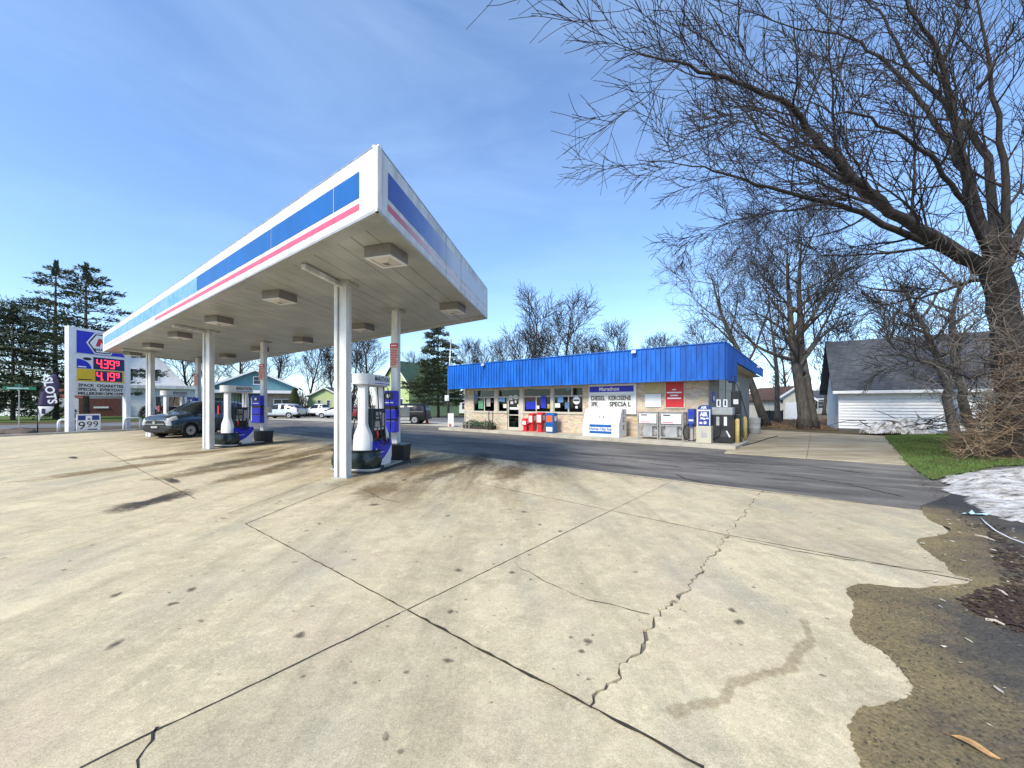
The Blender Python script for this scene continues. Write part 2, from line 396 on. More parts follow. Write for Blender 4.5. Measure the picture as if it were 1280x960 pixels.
# the cracked slabs: a jagged line replaces the straight cut
def jag(p, q, k=44, amp=.055, seed=1):
    rr = random.Random(seed); d = q-p; nn = V2(-d.y, d.x).normalized(); pts = []; o = 0
    for j in range(1, k):
        o = o*.72 + rr.uniform(-amp, amp); pts.append(p + d*((j+rr.uniform(-.3,.3))/k) + nn*o)
    return pts
def jagged_pair(pair, line, seed, wid):
    d = (line[1]-line[0]).normalized(); nn = V2(-d.y, d.x)
    on = lambda p: abs((p-line[0]).dot(nn)) < 1e-4
    jl = None
    for k, poly in enumerate(pair):
        if len(poly) < 3: continue
        n = len(poly); ins = inset(poly, .006); out = []
        for i in range(n):
            out.append(ins[i])
            p, q = poly[i], poly[(i+1)%n]
            if on(p) and on(q):
                a, b = (p, q) if (q-p).dot(d) > 0 else (q, p)
                if jl is None: jl = jag(a, b, max(6, int((b-a).length/.045)), .030, seed)
                sgn = 1 if k == 0 else -1
                rr = random.Random(seed+5)
                pts = [w_ + nn*sgn*(wid*rr.uniform(.05,1)) for w_ in jl]
                out += pts if (q-p).dot(d) > 0 else pts[::-1]
        MB().prism(out, -.09, 0).build('slab', CONC, lot)
jagged_pair(crk, jD, 11, .020); jagged_pair(crk2, jD, 23, .015)

# hairline crack ribbons and dark weathered filler in the joints
CRK = mat('dirt_filled_crack', (.035,.030,.024), .95, var=.5, vscale=20, space='World')
MOSS = mat('mossy_joint_dirt', (.055,.05,.03), .95, col2=(.02,.018,.014), vscale=15, space='World')
def ribbon(pts, w, name, mt, z=.003, seed=0):
    jit = .005 if name == 'joint_dirt' else .02
    rr = random.Random(seed); fine = []
    for i in range(len(pts)-1):
        d = pts[i+1]-pts[i]; k = max(2, int(d.length/.07)); nn = V2(-d.y,d.x).normalized()
        for j in range(k): fine.append(pts[i]+d*(j/k)+nn*rr.uniform(-jit,jit))
    fine.append(pts[-1]); b = MB(); n = len(fine)
    for i, p in enumerate(fine):
        d = (fine[min(i+1,n-1)]-fine[max(i-1,0)]).normalized(); nn = V2(-d.y,d.x); ww = w*rr.uniform(.35 if name == 'joint_dirt' else .15,1)
        b.v += [(p.x+nn.x*ww, p.y+nn.y*ww, z), (p.x-nn.x*ww, p.y-nn.y*ww, z)]
    for i in range(n-1): b.f.append((2*i,2*i+1,2*i+3,2*i+2))
    return b.build(name, mt, lot)
ribbon([gp(*p) for p in ((640,703),(672,722),(690,731),(735,750),(775,760),(812,768))], .006, 'hairline_crack', CRK, seed=2)
ribbon([gp(*p) for p in ((415,606),(455,612),(480,625),(500,628))], .008, 'hairline_crack', CRK, seed=3)
ribbon([gp(*p) for p in ((200,908),(192,925),(178,948),(170,975))], .008, 'hairline_crack', CRK, seed=4)
ribbon([gp(*p) for p in ((905,670),(1000,690),(1100,706),(1180,716))], .009, 'hairline_crack', CRK, seed=6)
ribbon([gp(*p) for p in ((510,763),(600,812),(690,858),(735,882),(800,916),(880,960))], .014, 'joint_dirt', MOSS, seed=9)
ribbon([gp(*p) for p in ((307,655),(400,704),(510,763))], .008, 'joint_dirt', MOSS, seed=10)
ribbon([gp(*p) for p in ((890,665),(1000,686),(1100,705),(1215,727))], .012, 'joint_dirt', MOSS, seed=12)
ribbon([gp(*p) for p in ((100,960),(200,911),(350,840),(500,767))], .007, 'joint_dirt', MOSS, seed=13)
ribbon([gp(*p) for p in ((510,762),(600,718),(690,674),(760,640))], .006, 'joint_dirt', MOSS, seed=14)
ribbon([gp(*p) for p in ((307,655),(360,633),(435,604))], .009, 'joint_dirt', MOSS, seed=15)
ribbon([gp(*p) for p in ((285,642),(340,622),(400,600))], .006, 'joint_dirt', MOSS, seed=16)
ribbon([gp(*p) for p in ((600,605),(700,625),(800,646),(890,665))], .008, 'joint_dirt', MOSS, seed=17)
ribbon([gp(*p) for p in ((245,624),(180,590),(128,562))], .010, 'joint_dirt', MOSS, seed=18)
ribbon([gp(*p) for p in ((660,579.5),(780,594),(900,608.5),(1030,623.5),(1161,638.5))], .022, 'joint_dirt', MOSS, seed=19)
for i, P_ in enumerate((((700,562),(760,572),(850,583),(960,590),(1060,604),(1130,620)),((845,592),(858,598),(880,602)),((560,552),(640,557),(700,566),(790,570)),((880,572),(940,578),(1010,582),(1090,592)),((430,535),(520,545),(600,549)),((1170,640),(1195,650),(1225,662)))):
    o = ribbon([gp(*p) for p in P_], .035, 'tar_crack', CRK, z=-.014, seed=40+i)
# dark spills on the concrete
def stain_mat(name, col, amt, nscale, rough=.8):
    m = bpy.data.materials.new(name); m.use_nodes = True; t = m.node_tree; N = t.nodes; L = t.links; p = N['Principled BSDF']
    p.inputs['Base Color'].default_value = (*col, 1); p.inputs['Roughness'].default_value = rough; p.inputs['Specular IOR Level'].default_value = .3
    at_ = N.new('ShaderNodeAttribute'); at_.attribute_name = 'fade'; g = N.new('ShaderNodeNewGeometry')
    n = N.new('ShaderNodeTexNoise'); n.inputs['Scale'].default_value = nscale; n.inputs['Detail'].default_value = 7; n.inputs['Roughness'].default_value = .75; L.new(g.outputs['Position'], n.inputs['Vector'])
    a1 = N.new('ShaderNodeMath'); a1.operation = 'MULTIPLY_ADD'; L.new(n.outputs['Fac'], a1.inputs[0]); a1.inputs[1].default_value = 1.5; L.new(at_.outputs['Fac'], a1.inputs[2])
    r = N.new('ShaderNodeMapRange'); r.inputs['From Min'].default_value = .80; r.inputs['From Max'].default_value = 1.40; r.inputs['To Max'].default_value = amt; L.new(a1.outputs[0], r.inputs['Value'])
    L.new(r.outputs[0], p.inputs['Alpha']); return m
OIL = stain_mat('oil_stain', (.060,.050,.036), .85, 11, .6)
SPOT = stain_mat('old_oil_spot', (.10,.085,.06), .62, 26, .7)
DAMP = stain_mat('brown_damp_stain', (.34,.26,.145), .42, 16)
BROWN = stain_mat('brown_grime', (.24,.165,.075), .60, 2.6)
DARKB = stain_mat('dark_grime', (.10,.072,.038), .60, 3.2)
def blotch(pts, mt, name, z=.0035, seed=0, amp=.25):
    rr = random.Random(seed); n = len(pts); out = []
    c = sum(pts, V2(0,0))/n
    for i in range(n):
        p, q, pp, qq = pts[i], pts[(i+1)%n], pts[i-1], pts[(i+2)%n]
        for j in range(5):
            t = j/5; x = .5*((2*p)+(q-pp)*t+(2*pp-5*p+4*q-qq)*t*t+(-pp+3*p-3*q+qq)*t**3)
            out.append(x + V2(rr.uniform(-1,1), rr.uniform(-1,1))*amp*.05)
    mb = MB(); n2 = len(out); mb.v = [(c.x+(p.x-c.x)*k, c.y+(p.y-c.y)*k, z) for k in (1.3,1.0,.7,.4,.12) for p in out]
    for q in range(4):
        for i in range(n2): mb.f.append((q*n2+i, q*n2+(i+1)%n2, (q+1)*n2+(i+1)%n2, (q+1)*n2+i))
    mb.f.append(tuple(4*n2+i for i in range(n2))); o = mb.build(name, mt, lot)
    at_ = o.data.attributes.new('fade','FLOAT','POINT'); at_.data.foreach_set('value', [(-.25,.15,.42,.60,.68)[i//n2] for i in range(5*n2)]); return o
blotch([gp(*p) for p in ((132,638),(150,630),(180,626),(210,617),(235,612),(243,617),(215,626),(195,630),(160,640),(135,642))], OIL, 'oil_stain', seed=1, amp=.2)
for i, (u, v, a, b_) in enumerate([(92,572,.45,.10),(215,601,.5,.12),(468,631,.11,.10),(573,713,.055,.05),(563,765,.04,.04),(915,763,.05,.045),(924,778,.06,.05),(735,802,.05,.05),(727,815,.035,.03),
        (640,716,.05,.04),(710,595,.06,.05),(145,744,.07,.05),(143,806,.08,.05),(375,794,.06,.05),(560,826,.05,.03),(215,755,.06,.04),(240,737,.07,.05),(505,600,.14,.07),(655,640,.07,.05),(700,664,.06,.04),(560,645,.06,.04)]):
    rr = random.Random(i); c = gp(u, v); ang0 = R(37) if a > .2 else rr.uniform(0,3)
    pts = []
    for k in range(8):
        t = k*math.pi/4; x = a*math.cos(t)*rr.uniform(.8,1.15); y = b_*math.sin(t)*rr.uniform(.8,1.15)
        pts.append(c + V2(x*math.cos(-ang0)-y*math.sin(-ang0), x*math.sin(-ang0)+y*math.cos(-ang0)))
    blotch([c+(p-c)*.8 for p in pts] if a < .2 else pts, SPOT if a < .2 else OIL, 'oil_stain', seed=i, amp=0, z=.0032)
# brown water mark creeping over the slab, grime round the pumps
def band(pts, w, mt, name, z, seed):
    rr = random.Random(seed); mb = MB(); fd = []; fine = []
    for i in range(len(pts)-1):
        for j in range(6): fine.append(pts[i].lerp(pts[i+1], j/6))
    fine.append(pts[-1]); n = len(fine)
    for i, p in enumerate(fine):
        d = (fine[min(i+1,n-1)]-fine[max(i-1,0)]).normalized(); nn = V2(-d.y,d.x); ww = w*rr.uniform(.6,1.3); e = 1 if 0 < i < n-1 else 0
        for k, f in ((-1,-.2),(-.4,.5*e),(.4,.5*e),(1,-.2)): q = p+nn*ww*k; mb.v.append((q.x,q.y,z)); fd.append(f)
    for i in range(n-1):
        for k in range(3): a = 4*i+k; mb.f.append((a,a+4,a+5,a+1))
    o = mb.build(name, mt, lot); at_ = o.data.attributes.new('fade','FLOAT','POINT'); at_.data.foreach_set('value', fd); return o
band([gp(*p) for p in ((835,893),(860,884),(905,876),(915,855),(960,842),(985,838),(998,815),(1014,800),(1003,772))], .055, DAMP, 'water_mark', .0034, 5)
# countless tiny drips along the wheel lanes
sm = MB(); fd = []; rr = random.Random(71); D1v = V2(D1.x, D1.y); D2v = V2(D2.x, D2.y)
for k in range(400):
    if k < 300:
        lane = rr.choice((1.2,2.4,4.2,5.6,7.4,9.0,-.6)); c = V2(-.83,3.11)+D1v*(lane+rr.gauss(0,.25))+V2(D3.x,D3.y)*rr.uniform(-1,8)
    else: c = gp(rr.uniform(0,1050), rr.uniform(600,860))
    s0 = rr.uniform(.006,.030)*(.55+.45*min(1,c.length/7))*(1 if rr.random() < .85 else 1.7); el = rr.uniform(.5,1); ang = rr.uniform(0,3.14); o0 = len(sm.v); n_ = 7
    for q, f in ((1.5,-.3),(.6,.55)):
        for j in range(n_):
            t = 6.283*j/n_; x, y = s0*q*math.cos(t)*rr.uniform(.8,1.2), s0*q*el*math.sin(t)*rr.uniform(.8,1.2); sm.v.append((c.x+x*math.cos(ang)-y*math.sin(ang), c.y+x*math.sin(ang)+y*math.cos(ang), .0029)); fd.append(f*rr.uniform(.4,1.1))
    for j in range(n_): sm.f.append((o0+j, o0+(j+1)%n_, o0+n_+(j+1)%n_, o0+n_+j))
    sm.f.append(tuple(o0+n_+j for j in range(n_)))
so_ = sm.build('oil_drips', SPOT, lot); so_.data.attributes.new('fade','FLOAT','POINT').data.foreach_set('value', fd); struct(so_, 'stuff')
for i, (u, v, a_, b2, mt) in enumerate([(330,590,1.5,.45,BROWN),(540,582,2.0,.55,BROWN),(475,612,.8,.4,BROWN),(290,578,1.6,.40,DARKB),(375,576,1.5,.32,DARKB),(560,590,1.2,.30,DARKB),(600,574,1.6,.40,DARKB),(225,568,1.8,.5,BROWN),(640,590,1.2,.45,BROWN),(450,566,1.8,.45,DARKB),(250,590,1.2,.4,BROWN),(395,565,1.8,.5,BROWN),(520,574,1.3,.35,DARKB),(150,585,1.8,.5,BROWN),(345,575,1.6,.5,BROWN)]):
    rr = random.Random(50+i); c = gp(u, v); ang0 = R(81)+rr.uniform(-.2,.2); pts = []
    for k in range(10):
        t = k*math.pi/5; x = a_*math.cos(t)*rr.uniform(.85,1.12); y = b2*math.sin(t)*rr.uniform(.85,1.12); pts.append(c+V2(x*math.cos(ang0)-y*math.sin(ang0), x*math.sin(ang0)+y*math.cos(ang0)))
    blotch(pts, mt, 'grime_patch', z=.0018+.0001*i, seed=i, amp=0)
# --- wet muddy wash covering the right edge, scalloped outline
def mud_mat():
    m = bpy.data.materials.new('wet_mud'); m.use_nodes = True; t = m.node_tree; N = t.nodes; L = t.links
    p = N['Principled BSDF']; p.inputs['Specular IOR Level'].default_value = .4
    g = N.new('ShaderNodeNewGeometry'); pos = g.outputs['Position']
    dp = N.new('ShaderNodeAttribute'); dp.attribute_name = 'fade'
    n = N.new('ShaderNodeTexNoise'); n.inputs['Scale'].default_value = 1.6; n.inputs['Detail'].default_value = 8; n.inputs['Roughness'].default_value = .72; L.new(pos, n.inputs['Vector'])
    a = N.new('ShaderNodeMath'); a.operation = 'MULTIPLY_ADD'; L.new(n.outputs['Fac'], a.inputs[0]); a.inputs[1].default_value = 2.2; L.new(dp.outputs['Fac'], a.inputs[2])
    mr = N.new('ShaderNodeMapRange'); mr.inputs['From Min'].default_value = .85; mr.inputs['From Max'].default_value = 2.35; L.new(a.outputs[0], mr.inputs['Value'])
    r = N.new('ShaderNodeValToRGB'); e = r.color_ramp.elements; e[0].color = (.33,.245,.105,1); e[1].color = (.055,.050,.044,1)
    e2 = r.color_ramp.elements.new(.35); e2.color = (.22,.165,.080,1); e3 = r.color_ramp.elements.new(.62); e3.color = (.10,.085,.062,1); L.new(mr.outputs[0], r.inputs['Fac'])
    n2 = N.new('ShaderNodeTexNoise'); n2.inputs['Scale'].default_value = 42; n2.inputs['Detail'].default_value = 5; n2.inputs['Roughness'].default_value = .8; L.new(pos, n2.inputs['Vector'])
    r2 = N.new('ShaderNodeValToRGB'); r2.color_ramp.elements[0].position = .3; r2.color_ramp.elements[1].position = .7; r2.color_ramp.elements[0].color = (.10,.10,.10,1); r2.color_ramp.elements[1].color = (.78,.78,.78,1); L.new(n2.outputs['Fac'], r2.inputs['Fac'])
    mx_ = N.new('ShaderNodeMix'); mx_.data_type = 'RGBA'; mx_.blend_type = 'OVERLAY'; mx_.inputs['Factor'].default_value = .8; L.new(r.outputs['Color'], mx_.inputs['A']); L.new(r2.outputs['Color'], mx_.inputs['B'])
    L.new(mx_.outputs['Result'], p.inputs['Base Color'])
    mr3 = N.new('ShaderNodeMapRange'); mr3.inputs['To Min'].default_value = .45; mr3.inputs['To Max'].default_value = .95; L.new(n.outputs['Fac'], mr3.inputs['Value']); L.new(mr3.outputs[0], p.inputs['Roughness'])
    b = N.new('ShaderNodeBump'); b.inputs['Strength'].default_value = .7; b.inputs['Distance'].default_value = .02; L.new(n2.outputs['Fac'], b.inputs['Height']); L.new(b.outputs['Normal'], p.inputs['Normal'])
    return m
MUD = mud_mat()
sc_px = [(1154,643),(1165,652),(1188,662),(1175,669),(1147,675),(1160,690),(1182,705),(1190,717),(1216,727),(1140,735),(1080,730),(1058,737),(1067,755),(1064,785),(1076,800),(1110,820),(1140,860),(1124,876),(1080,885),(1064,900),(1066,930),(1076,957),(1092,1020),(1100,1150)]
pts = [gp(*p) for p in sc_px]; edge = []
rr = random.Random(4)
for i in range(len(pts)-1):
    p, q, pp, qq = pts[i], pts[i+1], pts[max(i-1,0)], pts[min(i+2,len(pts)-1)]
    for j in range(10):
        t = j/10; x = .5*((2*p)+(q-pp)*t+(2*pp-5*p+4*q-qq)*t*t+(-pp+3*p-3*q+qq)*t**3)
        edge.append(x + V2(rr.uniform(-1,1), rr.uniform(-1,1))*.010)
mudpoly = edge + [pts[-1], V2(3.2,.2), V2(9,1.5), V2(11,6.2), V2(8.2,7.2), V2(6.7,6.35)]
from mathutils.geometry import delaunay_2d_cdt
mp_ = mudpoly[::-1]; nB = len(mp_); rr = random.Random(6); inner = []
def inpoly(poly, p):
    c = False
    for i in range(len(poly)):
        a, b = poly[i], poly[i-1]
        if (a.y > p.y) != (b.y > p.y) and p.x < (b.x-a.x)*(p.y-a.y)/(b.y-a.y)+a.x: c = not c
    return c
while len(inner) < 1500:
    p = V2(rr.uniform(.5,11), rr.uniform(-.5,8))
    if inpoly(mp_, p): inner.append(p)
cv, ce, cf, _a, _b, _c = delaunay_2d_cdt(mp_+inner, [], [list(range(nB))], 1, 1e-5)
mo = MB(); mo.v = [(p.x,p.y,.004) for p in cv]; mo.f = [tuple(f) for f in cf]; mo = mo.build('mud_wash', MUD)
ed = edge[::3]
mo.data.attributes.new('fade','FLOAT','POINT').data.foreach_set('value', [min(2.0, min((p-q).length for q in ed)) for p in cv]); struct(mo)

# --- concrete apron beside the store
ap = MB(); apron = bpy.data.objects.new('concrete_apron', None); COL.objects.link(apron); struct(apron); apron['label'] = 'brown streaked concrete apron beside the store'
apx = [gp(905,566), gp(1137,581), gp(1105,545), gp(942,537)]
m1, m2 = (apx[0]+apx[1])/2, (apx[2]+apx[3])/2
for q in ([apx[0], m1, m2, apx[3]], [m1, apx[1], apx[2], m2]):
    if sum(q[i].x*q[(i+1)%4].y-q[(i+1)%4].x*q[i].y for i in range(4)) < 0: q = q[::-1]
    MB().prism(ragged(inset(q, .008)), -.1, .004).build('slab', CONC3, apron)
# --- street, sidewalks, lawns beyond the forecourt (all real ground sheets)
def gsheet(name, px, z, mt, extra=None):
    q = [gp(*p) for p in px]
    if sum(q[i].x*q[(i+1)%len(q)].y-q[(i+1)%len(q)].x*q[i].y for i in range(len(q))) < 0: q = q[::-1]
    return MB().sheet(q, z).build(name, mt)
struct(gsheet('lawn', [(-900,529),(0,528),(190,525),(320,519.5),(430,518.6),(640,518.2),(640,510.5),(-900,510.5)], -.012, LAWNF))
struct(gsheet('street', [(-900,541),(0,536),(185,531.3),(290,527.5),(345,524.5),(430,526),(560,529),(620,531),(640,522),(600,521),(430,520),(300,522.5),(185,527.2),(0,531),(-900,535)], -.030, STREET))
walk = [G(336,524).to_2d(), G(336,521.6).to_2d(), G(430,523.6).to_2d(), G(580,528.5).to_2d(), G(580,533).to_2d(), G(500,530.5).to_2d(), G(430,527.5).to_2d()]
if sum(walk[i].x*walk[(i+1)%7].y-walk[(i+1)%7].x*walk[i].y for i in range(7)) < 0: walk = walk[::-1]
struct(MB().prism(walk, -.08, .012).build('sidewalk', CONC2))
struct(gsheet('mulch_bed', [(-400,562),(0,546.5),(95,542),(190,537.3),(205,533),(120,535.5),(0,540.5),(-400,551)], -.006, MULCH))
kb = [gp(*p) for p in ((-300,558),(0,546.2),(95,541.7),(190,537.1))]
kerb = MB()
for i in range(3):
    p, q = kb[i], kb[i+1]; d = (q-p).normalized(); nn = V2(-d.y,d.x)*.16
    kerb.prism([p, q, q+nn, p+nn], -.08, .11)
struct(kerb.build('kerb', CONC2, bevel=.02))
# ================================================================ CANOPY
def bleached_mat():
    m = mat('bleaching_blue_panel', (.5,.5,.5), .4, var=.1); t = m.node_tree; N = t.nodes; L = t.links; p = N['Principled BSDF']
    g = N.new('ShaderNodeTexCoord'); sx = N.new('ShaderNodeSeparateXYZ'); L.new(g.outputs['Object'], sx.inputs[0])
    n = N.new('ShaderNodeTexNoise'); n.inputs['Scale'].default_value = 1.3; n.inputs['Detail'].default_value = 6; L.new(g.outputs['Object'], n.inputs['Vector'])
    a = N.new('ShaderNodeMath'); a.operation = 'MULTIPLY_ADD'; L.new(n.outputs['Fac'], a.inputs[0]); a.inputs[1].default_value = 1.3; L.new(sx.outputs['Y'], a.inputs[2])
    mr = N.new('ShaderNodeMapRange'); mr.inputs['From Min'].default_value = 1.0; mr.inputs['From Max'].default_value = 4.2; L.new(a.outputs[0], mr.inputs['Value'])
    r = N.new('ShaderNodeValToRGB'); r.color_ramp.elements[0].color = (.035,.085,.36,1); r.color_ramp.elements[1].color = (.60,.63,.68,1)
    e = r.color_ramp.elements.new(.4); e.color = (.13,.21,.50,1); L.new(mr.outputs[0], r.inputs['Fac']); L.new(r.outputs['Color'], p.inputs['Base Color'])
    return m
BLEACH = bleached_mat()
def bleached_pink():
    m = mat('bleaching_red_stripe', (.5,.5,.5), .4, var=.1); t = m.node_tree; N = t.nodes; L = t.links; p = N['Principled BSDF']
    g = N.new('ShaderNodeTexCoord'); sx = N.new('ShaderNodeSeparateXYZ'); L.new(g.outputs['Object'], sx.inputs[0])
    mr = N.new('ShaderNodeMapRange'); mr.inputs['From Min'].default_value = .6; mr.inputs['From Max'].default_value = 2.2; L.new(sx.outputs['Y'], mr.inputs['Value'])
    r = N.new('ShaderNodeValToRGB'); r.color_ramp.elements[0].color = (.62,.12,.16,1); r.color_ramp.elements[1].color = (.74,.60,.62,1); L.new(mr.outputs[0], r.inputs['Fac']); L.new(r.outputs['Color'], p.inputs['Base Color'])
    return m
BLEACHP = bleached_pink()

can = thing('station_canopy', 'long white forecourt canopy with blue and pink striped fascia on columns', 'canopy', P0)
N1 = Vector((-D2.x, -D2.y, 0)); N3 = Vector((D3.y, -D3.x, 0)) 
def cp(a, b, z=0): return Vector((D1.x*a+D3.x*b, D1.y*a+D3.y*b, z))
def face_strip(mb, o, d, n, s0, s1, z0, z1, out, thick=.02):    # slab on a fascia face: from s0 to s1 along d, proud by out
    a, b = o+d*s0, o+d*s1; p = [a+n*(out-thick), b+n*(out-thick), b+n*out, a+n*out]
    if (p[1]-p[0]).cross(p[3]-p[0]).z < 0: p = p[::-1]
    mb.prism([(q.x,q.y) for q in p], z0, z1)
ZB = SOFZ; ZT = SOFZ+FASH
for nm, o, d, n, ln in (('fascia', cp(0,0), D1, N1, CAN_L), ('fascia', cp(0,0), D3, N3, CAN_W), ('fascia', cp(0,CAN_W), D1, -N1, CAN_L), ('fascia', cp(CAN_L,0), D3, -N3, CAN_W)):
    mb = MB(); face_strip(mb, o, d, n, .0, ln, ZB, ZT, 0, .07); fo = mb.build(nm, WHITED, can, bevel=.008)
    mb = MB(); face_strip(mb, o, d, n, .03, ln-.03, ZT, ZT+.02, .004, .10); mb.build('cap_flashing', GALV, fo)
    mb = MB(); face_strip(mb, o, d, n, .0, ln, ZB-.03, ZB, -.004, .04); mb.build('drip_edge', GREYM, fo)
# long side facing the camera: blue panels, red line, joints
s = .46; k = 0
cuts = [.46,1.19]
while cuts[-1] + 2.35 < CAN_L-.5: cuts.append(cuts[-1]+2.35)
cuts.append(CAN_L-.4)
for i in range(len(cuts)-1):
    mb = MB(); face_strip(mb, cp(0,0), D1, N1, cuts[i]+(.012 if i else 0), cuts[i+1]-.012, ZB+.30, ZB+.685, .006); mb.build('blue_panel', CBLUE if i < 4 else CBLUE2, can)
    mb = MB(); face_strip(mb, cp(0,0), D1, N1, cuts[i], cuts[i+1]-.004, ZB+.122, ZB+.215, .005); mb.build('red_stripe', PINK if i < 6 else PINKF, can)
mb = MB(); face_strip(mb, cp(0,0), D1, N1, .06, .085, ZB+.01, ZT-.01, .004); mb.build('corner_seam', WHITE, can)
rc = [.30,2.93,4.02,6.76]
for i in range(3):
    mb = MB(); face_strip(mb, cp(0,0), D3, N3, rc[i]+.012, rc[i+1]-.012, ZB+.30, ZB+.69, .006); mb.build('blue_panel', BLEACH, can)
    mb = MB(); face_strip(mb, cp(0,0), D3, N3, rc[i], rc[i+1]-.004, ZB+.122, ZB+.215, .005); mb.build('red_stripe', BLEACHP, can)
    if i:
        mb = MB(); face_strip(mb, cp(0,0), D3, N3, rc[i]-.009, rc[i]+.009, ZB+.02, ZT-.02, .009); mb.build('panel_joint', GREYM, can)
# roof deck and soffit planks
mb = MB(); q = [cp(.05,.05), cp(CAN_L-.05,.05), cp(CAN_L-.05,CAN_W-.05), cp(.05,CAN_W-.05)][::-1]
mb.prism([(p.x,p.y) for p in q], ZT-.25, ZT-.15); mb.build('roof_deck', GREYM, can)
def para(mb, a0, a1, b0, b1, z0, z1):
    q = [cp(a0,b0), cp(a1,b0), cp(a1,b1), cp(a0,b1)][::-1]; mb.prism([(p.x,p.y) for p in q], z0, z1)
BW = .34
for a0,a1,b0,b1 in ((.08,CAN_L-.08,.08,BW),(.08,CAN_L-.08,CAN_W-BW,CAN_W-.08),(.08,BW*.6,BW+.006,CAN_W-BW-.006),(CAN_L-BW*.6,CAN_L-.08,BW+.006,CAN_W-BW-.006)):
    mb = MB(); para(mb, a0,a1,b0,b1, ZB+.012, ZB+.05); mb.build('soffit_border', SOFF, can)
a = BW*.6+.008; rr = random.Random(2)
while a < CAN_L-BW*.6-.1:
    a1 = min(a+.42, CAN_L-BW*.6-.008); mb = MB(); dz = rr.uniform(-.003,.003)
    para(mb, a, a1-.014, BW+.006, CAN_W-BW-.006, ZB+.02+dz, ZB+.05+dz); mb.build('soffit_plank', SOFF, can, bevel=.004); a = a1
mb = MB(); para(mb, .08, CAN_L-.08, .08, CAN_W-.08, ZB+.055, ZB+.06); mb.build('soffit_backing', BLACK, can)
RZI = math.atan2(-D3.x, D3.y)
COLS = []
for a_ in (2.8, 12.2, 21.5):
    for j, b_ in enumerate((1.7, 4.23)):
        c = cp(a_, b_); COLS.append((a_, j, P0+c))
        def L2(x, y): return c + Vector((x*math.cos(RZI)-y*math.sin(RZI), x*math.sin(RZI)+y*math.cos(RZI), 0))
        mb = MB(); sq = lambda x0,y0,x1,y1: [tuple(L2(x,y).to_2d()) for x,y in ((x0,y0),(x1,y0),(x1,y1),(x0,y1))]
        mb.prism(sq(-.02,-.10,.15,.12), .0, ZB+.02); co = mb.build('column', WHITED, can, bevel=.012)
        mb = MB(); mb.prism(sq(-.075,-.03,-.02,.10), .01, ZB+.02); mb.build('column_web', GREYM, co)
        if j == 0:
            mb = MB(); mb.prism(sq(-.155,-.10,-.07,.10), .02, ZB-.05); mb.build('downspout', WHITED, co, bevel=.015)
            mb = MB(); p_, q_ = cp(a_+.03, .42), cp(a_+.02, b_+.02)
            for off, zz, hh in ((0,ZB-.10,.11),):
                dd = (q_-p_).normalized(); nn = Vector((-dd.y,dd.x,0))*.05
                mb.prism([tuple((x).to_2d()) for x in (p_+nn, p_-nn, q_-nn, q_+nn)][::-1], zz, zz+hh)
            mb.build('drain_pipe', WHITED, co, bevel=.015)
        mb = MB(); mb.prism(sq(-.17,-.14,.19,.16), 0, .025); mb.build('base_plate', GREYM, co)
        mb = MB(); mb.prism(sq(-.20,-.2,.25,.25), ZB-.03, ZB+.02); mb.build('column_head', SOFF, co)

# box lights under the soffit
LENS = mat('frosted_lens', (.62,.60,.55), .35, var=.1)
HOUS = mat('grey_light_housing', (.22,.21,.19), .5, var=.12)
first = None; ordn = ['nearest the corner', 'second from the near corner', 'third from the near corner', 'fourth from the near corner', 'fifth from the near corner', 'farthest from the camera']
for row, b_ in enumerate((1.12, 4.95)):
    for k in range(6):
        pos = P0 + cp(.68+4.4*k, b_, ZB+.02)
        lab = 'grey box light under the canopy %s, %s' % (('front row', 'back row')[row], ordn[k])
        if first is None:
            first = thing('canopy_light', lab, 'light fixture', pos, RZI-R(8), 'box lights under the canopy')
            hb = MB().box(-.27,-.27,-.20,.27,.27,0); hb.build('housing', HOUS, first, bevel=.012)
            fr = MB()
            for b4 in ((-.265,-.265,.265,-.20),(-.265,.20,.265,.265),(-.265,-.198,-.20,.198),(.20,-.198,.265,.198)): fr.box(b4[0],b4[1],-.215,b4[2],b4[3],-.202)
            fr.build('lens_frame', WHITE, first)
            ln = MB().add([(-.19,-.19,-.204),(.19,-.19,-.204),(.19,.19,-.204),(-.19,.19,-.204),(-.09,-.09,-.245),(.09,-.09,-.245),(.09,.09,-.245),(-.09,.09,-.245)], [(1,0,4,5),(2,1,5,6),(3,2,6,7),(0,3,7,4),(7,6,5,4)])
            ln.build('lens', LENS, first)
            MB().box(-.05,-.05,-.252,.05,.05,-.246).build('lens_cap', HOUS, first)
        else: dup(first, pos, RZI-R(8), lab)

